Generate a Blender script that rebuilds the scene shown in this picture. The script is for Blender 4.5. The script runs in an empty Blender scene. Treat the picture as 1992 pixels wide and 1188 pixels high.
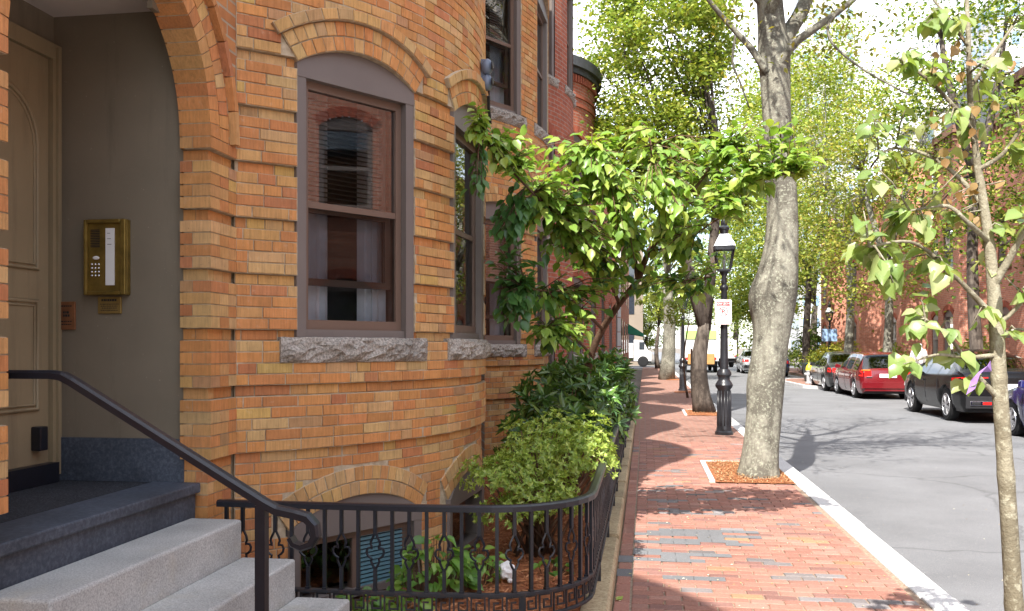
import bpy, bmesh, math, random
import numpy as np
from mathutils import Vector, Matrix
PI = math.pi
rad = math.radians
rng = random.Random(11)
nrg = np.random.default_rng(5)
scene = bpy.context.scene
COL = scene.collection

# ---------------------------------------------------------------- camera
YAW = 8.42
EYE = 1.55
cam_data = bpy.data.cameras.new("camera")
cam_data.sensor_width = 36.0
cam_data.lens = 36.0 * 1750 / 1992
cam_data.shift_y = 81 / 1992
cam_data.clip_start = 0.05
cam_data.clip_end = 3000
cam = bpy.data.objects.new("camera", cam_data)
cam.location = (0, 0, EYE)
cam.rotation_euler = (PI / 2, 0, rad(YAW))
COL.objects.link(cam)
scene.camera = cam

# ---------------------------------------------------------------- sky, sun, exposure
SUN_TO = Vector((-0.22, -0.88, 1.0)).normalized()
world = bpy.data.worlds.new("World")
scene.world = world
world.use_nodes = True
wn, wl = world.node_tree.nodes, world.node_tree.links
wn.clear()
w_out = wn.new("ShaderNodeOutputWorld")
w_bg = wn.new("ShaderNodeBackground")
w_sky = wn.new("ShaderNodeTexSky")
w_sky.sky_type = 'NISHITA'
w_sky.sun_disc = False
w_sky.sun_elevation = math.asin(SUN_TO.z)
w_sky.sun_rotation = math.atan2(SUN_TO.x, SUN_TO.y)
w_sky.air_density = 1.0
w_sky.dust_density = 1.2
w_tc = wn.new("ShaderNodeTexCoord")
w_map = wn.new("ShaderNodeMapping")
w_map.inputs['Scale'].default_value = (1.0, 1.0, 2.2)
w_noise = wn.new("ShaderNodeTexNoise")
w_noise.inputs['Scale'].default_value = 2.3
w_noise.inputs['Detail'].default_value = 8
w_noise.inputs['Roughness'].default_value = 0.55
w_ramp = wn.new("ShaderNodeValToRGB")
w_ramp.color_ramp.elements[0].position = 0.40
w_ramp.color_ramp.elements[1].position = 0.64
w_mix = wn.new("ShaderNodeMixRGB")
w_mix.inputs['Color2'].default_value = (10.5, 10.6, 10.9, 1)
wl.new(w_tc.outputs['Generated'], w_map.inputs['Vector'])
wl.new(w_map.outputs['Vector'], w_noise.inputs['Vector'])
wl.new(w_noise.outputs['Fac'], w_ramp.inputs['Fac'])
wl.new(w_ramp.outputs['Color'], w_mix.inputs['Fac'])
wl.new(w_sky.outputs['Color'], w_mix.inputs['Color1'])
wl.new(w_mix.outputs['Color'], w_bg.inputs['Color'])
w_bg.inputs['Strength'].default_value = 0.128
wl.new(w_bg.outputs['Background'], w_out.inputs['Surface'])

sun_data = bpy.data.lights.new("sun", 'SUN')
sun_data.energy = 4.1
sun_data.angle = rad(0.53)
sun_data.color = (1.0, 0.95, 0.87)
sun = bpy.data.objects.new("sun", sun_data)
sun.rotation_euler = (-SUN_TO).to_track_quat('-Z', 'Y').to_euler()
sun.location = (-10, -30, 40)
COL.objects.link(sun)

scene.view_settings.view_transform = 'Standard'
scene.view_settings.look = 'None'
scene.view_settings.gamma = 1.0
scene.view_settings.use_curve_mapping = False
scene.view_settings.exposure = 1.55
scene.cycles.use_denoising = True
scene.cycles.max_bounces = 6
scene.cycles.diffuse_bounces = 3
scene.cycles.transparent_max_bounces = 8
scene.cycles.sample_clamp_indirect = 6.0

# ---------------------------------------------------------------- materials
def srgb(r, g, b):
    def f(c):
        c /= 255.0
        return c / 12.92 if c <= 0.04045 else ((c + 0.055) / 1.055) ** 2.4
    return (f(r), f(g), f(b))

class Mat:
    """small node-material writer"""
    def __init__(s, name, rough=0.7, spec=0.4, metal=0.0):
        s.m = bpy.data.materials.new(name)
        s.m.use_nodes = True
        s.n, s.l = s.m.node_tree.nodes, s.m.node_tree.links
        s.b = s.n["Principled BSDF"]
        s.b.inputs['Roughness'].default_value = rough
        s.b.inputs['Specular IOR Level'].default_value = spec
        s.b.inputs['Metallic'].default_value = metal
        s.out = s.n["Material Output"]
    def node(s, kind, **kw):
        n = s.n.new(kind)
        for k, v in kw.items():
            setattr(n, k, v)
        return n
    def link(s, a, b):
        s.l.new(a, b)
    def coord(s, scale=(1, 1, 1), kind='Object'):
        tc = s.node("ShaderNodeTexCoord")
        mp = s.node("ShaderNodeMapping")
        mp.inputs['Scale'].default_value = scale
        s.link(tc.outputs[kind], mp.inputs['Vector'])
        return mp.outputs['Vector']
    def noise(s, scale=5, detail=4, rough=0.55, vec=None, mapscale=None, kind='Object'):
        if vec is None:
            vec = s.coord(mapscale or (1, 1, 1), kind)
        n = s.node("ShaderNodeTexNoise")
        n.inputs['Scale'].default_value = scale
        n.inputs['Detail'].default_value = detail
        n.inputs['Roughness'].default_value = rough
        s.link(vec, n.inputs['Vector'])
        return n.outputs['Fac']
    def ramp(s, fac, stops):
        r = s.node("ShaderNodeValToRGB")
        el = r.color_ramp.elements
        while len(el) < len(stops):
            el.new(0.5)
        for e, (p, c) in zip(el, stops):
            e.position = p
            e.color = (c[0], c[1], c[2], 1) if not isinstance(c, (int, float)) else (c, c, c, 1)
        s.link(fac, r.inputs['Fac'])
        return r.outputs['Color']
    def mix(s, fac, a, b, mode='MIX'):
        m = s.node("ShaderNodeMixRGB", blend_type=mode)
        for sock, v in ((m.inputs['Fac'], fac), (m.inputs['Color1'], a), (m.inputs['Color2'], b)):
            if isinstance(v, (int, float)):
                sock.default_value = v if sock.type == 'VALUE' else (v, v, v, 1)
            elif isinstance(v, (tuple, list)):
                sock.default_value = (v[0], v[1], v[2], 1)
            else:
                s.link(v, sock)
        return m.outputs['Color']
    def attr(s, name='Col'):
        a = s.node("ShaderNodeAttribute")
        a.attribute_name = name
        return a.outputs['Color']
    def base(s, c):
        if isinstance(c, (tuple, list)):
            s.b.inputs['Base Color'].default_value = (c[0], c[1], c[2], 1)
        else:
            s.link(c, s.b.inputs['Base Color'])
        return s
    def bump(s, h, strength=0.3, dist=0.01):
        b = s.node("ShaderNodeBump")
        b.inputs['Strength'].default_value = strength
        b.inputs['Distance'].default_value = dist
        s.link(h, b.inputs['Height'])
        s.link(b.outputs['Normal'], s.b.inputs['Normal'])
        return s

MATS = {}
def simple(name, col, rough=0.6, spec=0.4, metal=0.0, var=0.12, scale=6.0, bump=0.0, bscale=60.0):
    m = Mat(name, rough, spec, metal)
    c = m.ramp(m.noise(scale, 5), [(0.25, [x * (1 - var) for x in col]), (0.75, [min(1, x * (1 + var)) for x in col])])
    m.base(c)
    if bump:
        m.bump(m.noise(bscale, 3), bump, 0.004)
    MATS[name] = m.m
    return m.m

# fired clay bricks whose colour is stored per brick; wire-cut streaks run down each face
m = Mat("brick", 0.88, 0.25)
streak = m.noise(1.0, 4, 0.6, mapscale=(95, 95, 7))
blot = m.noise(13, 5, 0.6)
c = m.mix(1.0, m.attr(), m.ramp(streak, [(0.25, 0.72), (0.55, 1.0), (0.8, 1.12)]), 'MULTIPLY')
c = m.mix(1.0, c, m.ramp(blot, [(0.25, 0.84), (0.7, 1.06)]), 'MULTIPLY')
grime = m.noise(2.1, 6, 0.65)
c = m.mix(m.ramp(grime, [(0.60, 0.0), (0.80, 0.24)]), c, (0.18, 0.14, 0.095))
run = m.noise(1.0, 5, 0.6, mapscale=(11, 11, 1.1))
c = m.mix(m.ramp(run, [(0.56, 0.0), (0.76, 0.28)]), c, (0.17, 0.12, 0.08))
c = m.mix(m.ramp(m.noise(26, 5, 0.7), [(0.60, 0.0), (0.72, 0.30)]), c, (0.50, 0.40, 0.29))
c = m.mix(m.ramp(m.noise(75, 3, 0.7), [(0.66, 0.0), (0.72, 0.55)]), c, (0.10, 0.06, 0.04))
m.base(c)
m.bump(m.mix(0.5, streak, m.noise(90, 4, 0.7)), 0.6, 0.004)
MATS["brick"] = m.m

m = Mat("mortar", 0.95, 0.1)
m.base(m.ramp(m.noise(30, 5), [(0.3, (0.34, 0.26, 0.17)), (0.7, (0.52, 0.43, 0.31))]))
m.bump(m.noise(220, 3), 0.4, 0.003)
MATS["mortar"] = m.m

def tex_brick(name, c1, c2, mort, bw=0.205, bh=0.066, ms=0.007, dark=0.35):
    m = Mat(name, 0.88, 0.25)
    bt = m.node("ShaderNodeTexBrick")
    bt.inputs['Scale'].default_value = 1.0
    bt.inputs['Brick Width'].default_value = bw
    bt.inputs['Row Height'].default_value = bh
    bt.inputs['Mortar Size'].default_value = ms
    bt.inputs['Mortar Smooth'].default_value = 0.15
    bt.inputs['Bias'].default_value = -0.1
    bt.inputs['Color1'].default_value = (*c1, 1)
    bt.inputs['Color2'].default_value = (*c2, 1)
    bt.inputs['Mortar'].default_value = (*mort, 1)
    v = m.coord((1, 1, 1), 'UV')
    m.link(v, bt.inputs['Vector'])
    c = m.mix(1.0, bt.outputs['Color'], m.ramp(m.noise(9, 5, vec=v), [(0.25, 0.72), (0.75, 1.15)]), 'MULTIPLY')
    c = m.mix(m.ramp(m.noise(0.5, 6, 0.65, vec=v), [(0.5, 0.0), (0.8, dark)]), c, (0.12, 0.07, 0.05))
    m.base(c)
    inv = m.node("ShaderNodeInvert")
    m.link(bt.outputs['Fac'], inv.inputs['Color'])
    m.bump(inv.outputs['Color'], 0.5, 0.006)
    MATS[name] = m.m
    return m.m
tex_brick("brick_wall_red", (0.40, 0.115, 0.062), (0.30, 0.082, 0.05), (0.34, 0.24, 0.19))
tex_brick("brick_wall_orange", (0.52, 0.23, 0.085), (0.42, 0.16, 0.06), (0.40, 0.32, 0.22))
tex_brick("brick_wall_far", (0.50, 0.20, 0.125), (0.42, 0.16, 0.105), (0.42, 0.31, 0.25), dark=0.12)
tex_brick("brick_paving_far", (0.29, 0.15, 0.11), (0.25, 0.125, 0.095), (0.24, 0.18, 0.15), bw=0.205, bh=0.1, ms=0.008, dark=0.15)

m = Mat("paver", 0.85, 0.3)
c = m.mix(1.0, m.attr(), m.ramp(m.noise(60, 5), [(0.3, 0.78), (0.7, 1.14)]), 'MULTIPLY')
c = m.mix(m.ramp(m.noise(2.4, 6, 0.65), [(0.5, 0.0), (0.78, 0.34)]), c, (0.30, 0.22, 0.18))
c = m.mix(m.ramp(m.noise(170, 2), [(0.66, 0.0), (0.72, 0.5)]), c, (0.55, 0.48, 0.42))
m.base(c)
m.bump(m.noise(180, 4), 0.4, 0.003)
MATS["paver"] = m.m
m = Mat("joint_sand", 0.95, 0.1)
m.base(m.ramp(m.noise(55, 5), [(0.3, (0.17, 0.115, 0.085)), (0.72, (0.36, 0.28, 0.21))]))
MATS["joint_sand"] = m.m

m = Mat("asphalt", 0.9, 0.3)
g = m.ramp(m.noise(210, 3, 0.7), [(0.3, (0.09, 0.092, 0.097)), (0.5, (0.148, 0.15, 0.157)), (0.72, (0.25, 0.252, 0.258))])
c = m.mix(1.0, g, m.ramp(m.noise(0.7, 6, 0.6), [(0.3, 0.78), (0.7, 1.12)]), 'MULTIPLY')
c = m.mix(m.ramp(m.noise(2.6, 6, 0.7), [(0.60, 0.0), (0.74, 0.35)]), c, (0.075, 0.075, 0.078))
c = m.mix(m.ramp(m.noise(38, 4, 0.7), [(0.62, 0.0), (0.70, 0.45)]), c, (0.34, 0.34, 0.335))
vor = m.node("ShaderNodeTexVoronoi", feature='DISTANCE_TO_EDGE')
vor.inputs['Scale'].default_value = 0.33
warp = m.node("ShaderNodeMixRGB"); warp.inputs['Fac'].default_value = 0.35
co = m.coord()
nz = m.node("ShaderNodeTexNoise"); nz.inputs['Scale'].default_value = 1.7; nz.inputs['Detail'].default_value = 5
m.link(co, nz.inputs['Vector']); m.link(co, warp.inputs['Color1']); m.link(nz.outputs['Color'], warp.inputs['Color2'])
m.link(warp.outputs['Color'], vor.inputs['Vector'])
c = m.mix(m.ramp(vor.outputs['Distance'], [(0.0, 0.5), (0.008, 0.0)]), c, (0.06, 0.06, 0.06))
m.base(c)
m.bump(m.noise(260, 3), 0.5, 0.004)
MATS["asphalt"] = m.m

def speckle(name, dark, mid, light, scale=170, rough=0.75, big=0.12, bump=0.3, stain=None):
    m = Mat(name, rough, 0.35)
    c = m.ramp(m.noise(scale, 3, 0.75), [(0.34, dark), (0.5, mid), (0.66, light)])
    c = m.mix(1.0, c, m.ramp(m.noise(2.2, 6, 0.6), [(0.3, 1 - big), (0.7, 1 + big)]), 'MULTIPLY')
    if stain:
        c = m.mix(m.ramp(m.noise(3.3, 6, 0.65), [(0.55, 0.0), (0.75, 0.55)]), c, stain)
    m.base(c)
    m.bump(m.noise(scale, 4), bump, 0.003)
    MATS[name] = m.m
speckle("granite_step", (0.28, 0.28, 0.268), (0.41, 0.41, 0.392), (0.53, 0.53, 0.505), 130, big=0.2, stain=(0.40, 0.35, 0.25))
speckle("granite_kerb", (0.36, 0.355, 0.35), (0.50, 0.495, 0.49), (0.62, 0.615, 0.61), 90)
speckle("granite_sill", (0.13, 0.115, 0.10), (0.29, 0.26, 0.225), (0.44, 0.40, 0.35), 75, 0.9, 0.22, 0.8)
speckle("bluestone", (0.042, 0.052, 0.07), (0.06, 0.072, 0.095), (0.09, 0.105, 0.13), 45, 0.55, 0.3, 0.2, stain=(0.022, 0.026, 0.034))
speckle("landing_mat", (0.010, 0.011, 0.014), (0.022, 0.024, 0.03), (0.09, 0.095, 0.11), 150, 0.8, 0.3, 0.8)
speckle("sandstone", (0.27, 0.20, 0.11), (0.40, 0.31, 0.185), (0.50, 0.41, 0.27), 55, 0.9, 0.25, 0.5, stain=(0.22, 0.16, 0.09))
simple("paint_grey", srgb(112, 103, 98), 0.5, 0.4, var=0.06, scale=4)
simple("paint_brown", srgb(108, 88, 76), 0.45, 0.4, var=0.06, scale=5)
def worn_paint(name, col, dirt=(0.055, 0.045, 0.032)):
    m = Mat(name, 0.55, 0.35)
    c = m.ramp(m.noise(2.2, 6, 0.6), [(0.25, [x * 0.86 for x in col]), (0.75, [x * 1.08 for x in col])])
    c = m.mix(m.ramp(m.noise(1.0, 6, 0.65, mapscale=(9, 9, 1.0)), [(0.52, 0.0), (0.75, 0.35)]), c, dirt)
    c = m.mix(m.ramp(m.noise(55, 3, 0.7), [(0.70, 0.0), (0.74, 0.5)]), c, (0.42, 0.38, 0.32))
    m.base(c)
    m.bump(m.noise(22, 4), 0.12, 0.004)
    MATS[name] = m.m
worn_paint("paint_taupe", srgb(126, 116, 100))
worn_paint("paint_door", srgb(148, 134, 106))
simple("plaster_white", srgb(214, 205, 200), 0.7, 0.3, var=0.03)
simple("iron_black", (0.011, 0.012, 0.018), 0.38, 0.5, var=0.25, scale=20, bump=0.15, bscale=140)
m = Mat("iron_rusty", 0.6, 0.4)
m.base(m.mix(m.ramp(m.noise(26, 6, 0.7), [(0.5, 0.0), (0.68, 0.75)]), (0.02, 0.02, 0.024), (0.085, 0.042, 0.026)))
m.bump(m.noise(120, 3), 0.25, 0.003)
MATS["iron_rusty"] = m.m
simple("lamp_iron", (0.020, 0.021, 0.025), 0.34, 0.5, var=0.2, scale=15)
simple("zinc", (0.55, 0.56, 0.57), 0.35, 0.5, 0.6, var=0.1)
simple("brass", (0.26, 0.18, 0.045), 0.45, 0.5, 0.7, var=0.35, scale=14)
simple("brass_dull", (0.33, 0.22, 0.07), 0.5, 0.5, 0.6, var=0.2, scale=20)
simple("copper_dull", (0.30, 0.13, 0.06), 0.5, 0.5, 0.55, var=0.25, scale=22)
simple("paper_white", (0.78, 0.77, 0.76), 0.7, 0.3, var=0.04)
simple("ink_dark", (0.03, 0.028, 0.025), 0.7, 0.3)
simple("interior_dark", (0.022, 0.022, 0.024), 0.9, 0.1, var=0.2)
simple("interior_wall", (0.16, 0.15, 0.14), 0.9, 0.1, var=0.2)
simple("curtain", (0.80, 0.82, 0.86), 0.9, 0.1, var=0.1)
simple("blind", (0.22, 0.22, 0.21), 0.8, 0.2, var=0.08)
simple("screen", (0.045, 0.045, 0.048), 0.8, 0.2)
simple("slate", (0.055, 0.058, 0.066), 0.6, 0.4, var=0.25, scale=9)
simple("trim_light", (0.40, 0.38, 0.35), 0.7, 0.3, var=0.1)
simple("brownstone", (0.19, 0.105, 0.075), 0.85, 0.2, var=0.15)
simple("concrete_pale", (0.42, 0.415, 0.41), 0.8, 0.3, var=0.08, scale=0.5)
simple("dark_glass", (0.02, 0.028, 0.038), 0.06, 0.8, var=0.2)
simple("blue_glass", (0.16, 0.23, 0.31), 0.08, 0.8, var=0.35, scale=0.6)
simple("rubber", (0.012, 0.012, 0.013), 0.75, 0.25, var=0.2)
simple("alloy", (0.58, 0.58, 0.60), 0.28, 0.5, 0.85, var=0.06)
simple("chrome", (0.72, 0.72, 0.74), 0.14, 0.5, 1.0, var=0.04)
simple("plastic_black", (0.015, 0.015, 0.017), 0.5, 0.4)
simple("tail_red", (0.55, 0.018, 0.015), 0.12, 0.6, var=0.15)
simple("tail_white", (0.70, 0.70, 0.70), 0.15, 0.6)
simple("amber", (0.65, 0.22, 0.03), 0.15, 0.6)
simple("sign_white", (0.80, 0.80, 0.80), 0.4, 0.4, var=0.03)
simple("sign_red", (0.55, 0.035, 0.04), 0.4, 0.4, var=0.05)
simple("sign_blue", (0.22, 0.33, 0.50), 0.4, 0.4, var=0.05)
simple("paint_yellow", (0.70, 0.50, 0.03), 0.4, 0.4)
simple("paint_silver", (0.45, 0.46, 0.47), 0.4, 0.4, 0.3)
simple("paint_orange", (0.42, 0.22, 0.08), 0.4, 0.4)
simple("truck_white", (0.60, 0.60, 0.60), 0.35, 0.4, var=0.03)
simple("render_tan", (0.20, 0.165, 0.13), 0.85, 0.2, var=0.12, scale=0.4)
simple("awning_green", (0.02, 0.16, 0.10), 0.7, 0.3)
simple("planter_green", (0.022, 0.045, 0.038), 0.5, 0.4)
simple("cloth_white", (0.80, 0.80, 0.81), 0.85, 0.2, var=0.06, scale=25)
simple("cloth_dark", (0.05, 0.06, 0.09), 0.85, 0.2)
simple("skin", (0.50, 0.30, 0.21), 0.55, 0.4)
simple("hair_grey", (0.35, 0.33, 0.31), 0.7, 0.3)
simple("ribbon", (0.26, 0.15, 0.40), 0.55, 0.4, var=0.2, scale=30)
simple("spot_grey", (0.11, 0.135, 0.19), 0.4, 0.5, var=0.1)
m = Mat("mulch", 0.95, 0.15)
m.base(m.ramp(m.noise(48, 5, 0.7), [(0.3, (0.14, 0.05, 0.024)), (0.5, (0.33, 0.125, 0.055)), (0.72, (0.48, 0.22, 0.105))]))
m.bump(m.noise(60, 4, 0.7), 1.0, 0.02)
MATS["mulch"] = m.m
m = Mat("mulch_chip", 0.9, 0.15)
m.base(m.attr())
MATS["mulch_chip"] = m.m
simple("soil", (0.10, 0.07, 0.05), 0.95, 0.1, var=0.4, scale=30)
simple("ground", (0.16, 0.14, 0.12), 0.95, 0.1, var=0.2, scale=0.5)

def paint(name, col, rough=0.22, metal=0.0):
    m = Mat(name, rough, 0.5 if sum(col) > 0.05 else 0.28, metal)
    m.base(col)
    m.b.inputs['Coat Weight'].default_value = 0.8 if sum(col) > 0.05 else 0.12
    m.b.inputs['Coat Roughness'].default_value = 0.04
    MATS[name] = m.m
paint("car_red", (0.125, 0.005, 0.009))
paint("car_black", (0.006, 0.0062, 0.007))
paint("car_grey", (0.022, 0.023, 0.025), 0.3, 0.2)
paint("car_blue", (0.012, 0.014, 0.10))
paint("car_silver", (0.42, 0.44, 0.46), 0.25, 0.5)
paint("car_navy", (0.02, 0.035, 0.09))

def glass(name, ior=1.55, tint=(0.9, 0.95, 0.95), rough=0.0):
    m = Mat(name)
    fr = m.node("ShaderNodeFresnel"); fr.inputs['IOR'].default_value = ior
    tr = m.node("ShaderNodeBsdfTransparent"); tr.inputs['Color'].default_value = (*tint, 1)
    gl = m.node("ShaderNodeBsdfGlossy"); gl.inputs['Roughness'].default_value = rough
    mx = m.node("ShaderNodeMixShader")
    m.link(fr.outputs['Fac'], mx.inputs['Fac'])
    m.link(tr.outputs['BSDF'], mx.inputs[1]); m.link(gl.outputs['BSDF'], mx.inputs[2])
    m.link(mx.outputs['Shader'], m.out.inputs['Surface'])
    MATS[name] = m.m
glass("window_glass", 2.5, (0.85, 0.88, 0.88))
glass("screen_glass", 1.45, (0.62, 0.64, 0.66))
glass("car_glass", 1.9, (0.03, 0.035, 0.04))
glass("lamp_glass", 1.6, (0.85, 0.88, 0.88))

# bark, with furrows that run up the trunk
def bark(name, dark, light, sc=14, lichen=None):
    m = Mat(name, 0.92, 0.15)
    n1 = m.noise(1.0, 6, 0.65, mapscale=(sc, sc, sc * 0.22))
    c = m.ramp(n1, [(0.3, dark), (0.62, light)])
    c = m.mix(m.ramp(m.noise(1.7, 6, 0.68), [(0.47, 0.0), (0.56, 0.85)]), c, [x * 0.8 for x in dark])
    if lichen:
        c = m.mix(m.ramp(m.noise(34, 4, 0.7), [(0.52, 0.0), (0.64, 0.75)]), c, lichen)
    m.base(c)
    m.bump(m.mix(0.5, n1, m.noise(60, 5, 0.7)), 0.9, 0.02)
    MATS[name] = m.m
bark("bark_grey", (0.12, 0.11, 0.09), (0.26, 0.25, 0.205), 14, (0.34, 0.35, 0.275))
bark("bark_dark", (0.045, 0.036, 0.03), (0.13, 0.108, 0.09), 16)
bark("bark_young", (0.17, 0.145, 0.10), (0.30, 0.275, 0.205), 10, (0.38, 0.365, 0.28))
bark("bark_brown", (0.10, 0.06, 0.04), (0.20, 0.12, 0.08), 30)

def leafmat(name, trans=0.35, rough=0.42, spec=0.35, tcol=(1.15, 1.15, 0.5)):
    m = Mat(name, rough, spec)
    col = m.attr()
    m.base(col)
    tl = m.node("ShaderNodeBsdfTranslucent")
    m.link(m.mix(1.0, col, tcol, 'MULTIPLY'), tl.inputs['Color'])
    mx = m.node("ShaderNodeMixShader"); mx.inputs['Fac'].default_value = trans
    m.link(m.b.outputs['BSDF'], mx.inputs[1]); m.link(tl.outputs['BSDF'], mx.inputs[2])
    m.link(mx.outputs['Shader'], m.out.inputs['Surface'])
    MATS[name] = m.m
leafmat("leaf", 0.45, 0.33, 0.55)
leafmat("leaf_glossy", 0.22, 0.28, 0.5)
leafmat("leaf_far", 0.40, 0.6, 0.2)

# ---------------------------------------------------------------- mesh helpers
CA, SA = math.cos(rad(YAW)), math.sin(rad(YAW))
def proj(p):
    """photo pixel of a world point: used only to rank pieces by how large they show"""
    u = p[0] * CA + p[1] * SA
    w = -p[0] * SA + p[1] * CA
    if w < 0.1:
        return None
    return 996 + 1750 * u / w, 675 - 1750 * (p[2] - EYE) / w, w

BOXF = [(0, 3, 2, 1), (4, 5, 6, 7), (0, 1, 5, 4), (1, 2, 6, 5), (2, 3, 7, 6), (3, 0, 4, 7)]

class MB:
    def __init__(s):
        s.v, s.f, s.mi, s.c, s.uv = [], [], [], [], {}
    def add(s, verts, faces, mi=0, col=None, uvs=None):
        o = len(s.v)
        s.v.extend([tuple(p) for p in verts])
        for i, f in enumerate(faces):
            if uvs is not None:
                s.uv[len(s.f)] = uvs[i]
            s.f.append(tuple(o + k for k in f))
            s.mi.append(mi)
        s.c.extend([col if col is not None else (1, 1, 1)] * len(verts))
        return s
    def box(s, x0, x1, y0, y1, z0, z1, mi=0, col=None):
        return s.add([(x0, y0, z0), (x1, y0, z0), (x1, y1, z0), (x0, y1, z0),
                      (x0, y0, z1), (x1, y0, z1), (x1, y1, z1), (x0, y1, z1)], BOXF, mi, col)
    def mbox(s, fn, a0, a1, b0, b1, c0, c1, mi=0, col=None):
        """box in a mapped space fn(a, b, c)"""
        return s.add([fn(a0, b0, c0), fn(a1, b0, c0), fn(a1, b0, c1), fn(a0, b0, c1),
                      fn(a0, b1, c0), fn(a1, b1, c0), fn(a1, b1, c1), fn(a0, b1, c1)], BOXF, mi, col)
    def obox(s, c, ax, ay, az, mi=0, col=None):
        c, ax, ay, az = Vector(c), Vector(ax), Vector(ay), Vector(az)
        p = [c - ax - ay - az, c + ax - ay - az, c + ax + ay - az, c - ax + ay - az,
             c - ax - ay + az, c + ax - ay + az, c + ax + ay + az, c - ax + ay + az]
        return s.add(p, BOXF, mi, col)
    def bar(s, p, q, w, h=None, mi=0, up=(0, 0, 1), col=None):
        p, q = Vector(p), Vector(q)
        h = h or w
        d = q - p
        L = d.length
        if L < 1e-6:
            return s
        d /= L
        u = Vector(up)
        if abs(d.dot(u)) > 0.98:
            u = Vector((1, 0, 0))
        sx = d.cross(u).normalized()
        sy = sx.cross(d).normalized()
        return s.obox((p + q) / 2, sx * (w / 2), sy * (h / 2), d * (L / 2), mi, col)
    def tube(s, pts, radii, n=8, mi=0, cap=True, col=None, closed=False):
        pts = [Vector(p) for p in pts]
        if isinstance(radii, (int, float)):
            radii = [radii] * len(pts)
        m = len(pts)
        verts, faces = [], []
        ref = None
        for i, p in enumerate(pts):
            if closed:
                d = pts[(i + 1) % m] - pts[i - 1]
            else:
                d = pts[min(i + 1, m - 1)] - pts[max(i - 1, 0)]
            d.normalize()
            if ref is None:
                ref = Vector((1, 0, 0)) if abs(d.x) < 0.8 else Vector((0, 1, 0))
            a = (ref - d * ref.dot(d)).normalized()
            ref = a
            b = d.cross(a)
            for k in range(n):
                t = 2 * PI * k / n
                verts.append(p + (a * math.cos(t) + b * math.sin(t)) * radii[i])
        rings = m if closed else m - 1
        for i in range(rings):
            j = (i + 1) % m
            for k in range(n):
                k2 = (k + 1) % n
                faces.append((i * n + k, i * n + k2, j * n + k2, j * n + k))
        if cap and not closed:
            faces.append(tuple(range(n - 1, -1, -1)))
            faces.append(tuple((m - 1) * n + k for k in range(n)))
        return s.add(verts, faces, mi, col)
    def lathe(s, prof, n=16, c=(0, 0, 0), mi=0, col=None, axis='z'):
        verts, faces = [], []
        for r, z in prof:
            for k in range(n):
                t = 2 * PI * k / n
                x, y = r * math.cos(t), r * math.sin(t)
                if axis == 'z':
                    verts.append((c[0] + x, c[1] + y, c[2] + z))
                else:
                    verts.append((c[0] + z, c[1] + x, c[2] + y))
        for i in range(len(prof) - 1):
            for k in range(n):
                k2 = (k + 1) % n
                faces.append((i * n + k, i * n + k2, (i + 1) * n + k2, (i + 1) * n + k))
        faces.append(tuple(range(n - 1, -1, -1)))
        faces.append(tuple((len(prof) - 1) * n + k for k in range(n)))
        return s.add(verts, faces, mi, col)
    def quad(s, a, b, c, d, mi=0, uv=None, col=None):
        return s.add([a, b, c, d], [(0, 1, 2, 3)], mi, col, [uv] if uv else None)
    def prism(s, poly, z0, z1, mi=0, col=None):
        n = len(poly)
        v = [(x, y, z0) for x, y in poly] + [(x, y, z1) for x, y in poly]
        f = [tuple(range(n - 1, -1, -1)), tuple(range(n, 2 * n))]
        f += [(i, (i + 1) % n, n + (i + 1) % n, n + i) for i in range(n)]
        return s.add(v, f, mi, col)
    def build(s, name, mats, parent=None, smooth=False, world=True, autosmooth=None):
        me = bpy.data.meshes.new(name)
        me.from_pydata(s.v, [], s.f)
        if isinstance(mats, str):
            mats = [mats]
        for mn in mats:
            me.materials.append(MATS[mn])
        if len(mats) > 1:
            me.polygons.foreach_set("material_index", s.mi)
        if any(c != (1, 1, 1) for c in s.c):
            set_col(me, np.array(s.c, dtype=np.float32))
        if s.uv:
            lay = me.uv_layers.new(name="UVMap")
            dat = np.zeros(len(me.loops) * 2, dtype=np.float32)
            for fi, uv in s.uv.items():
                ls = me.polygons[fi].loop_start
                for k, (a, b) in enumerate(uv):
                    dat[(ls + k) * 2] = a
                    dat[(ls + k) * 2 + 1] = b
            lay.data.foreach_set("uv", dat)
        if smooth:
            me.polygons.foreach_set("use_smooth", [True] * len(me.polygons))
        me.update()
        if smooth and autosmooth:
            me.set_sharp_from_angle(angle=rad(autosmooth))
        return link(name, me, parent, world)

def set_col(me, c):
    at = me.color_attributes.new("Col", 'FLOAT_COLOR', 'POINT')
    full = np.ones((len(c), 4), dtype=np.float32)
    full[:, :3] = c
    at.data.foreach_set("color", full.ravel())

def link(name, me, parent=None, world=True):
    o = bpy.data.objects.new(name, me)
    COL.objects.link(o)
    if parent is not None:
        o.parent = parent
        if world and parent.parent is None:
            o.matrix_parent_inverse = parent.matrix_basis.inverted()
    return o

def tag(o, label=None, cat=None, group=None, kind=None):
    for k, v in (("label", label), ("category", cat), ("group", group), ("kind", kind)):
        if v:
            o[k] = v
    return o

def empty(name, loc, label=None, cat=None, group=None, kind=None, rz=0):
    o = bpy.data.objects.new(name, None)
    o.location = loc
    o.rotation_euler = (0, 0, rz)
    o.empty_display_size = 0.2
    COL.objects.link(o)
    o.matrix_basis = Matrix.Translation(Vector(loc)) @ Matrix.Rotation(rz, 4, 'Z')
    return tag(o, label, cat, group, kind)

def copy_tree(o, parent=None):
    c = o.copy()
    COL.objects.link(c)
    if parent is not None:
        c.parent = parent
    for ch in list(o.children):
        copy_tree(ch, c)
    return c
# ---------------------------------------------------------------- ground, road, kerbs, pavements
def structure(name, mb, mats, label=None, smooth=False):
    o = mb.build(name, mats, smooth=smooth)
    return tag(o, label, None, None, "structure")

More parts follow.
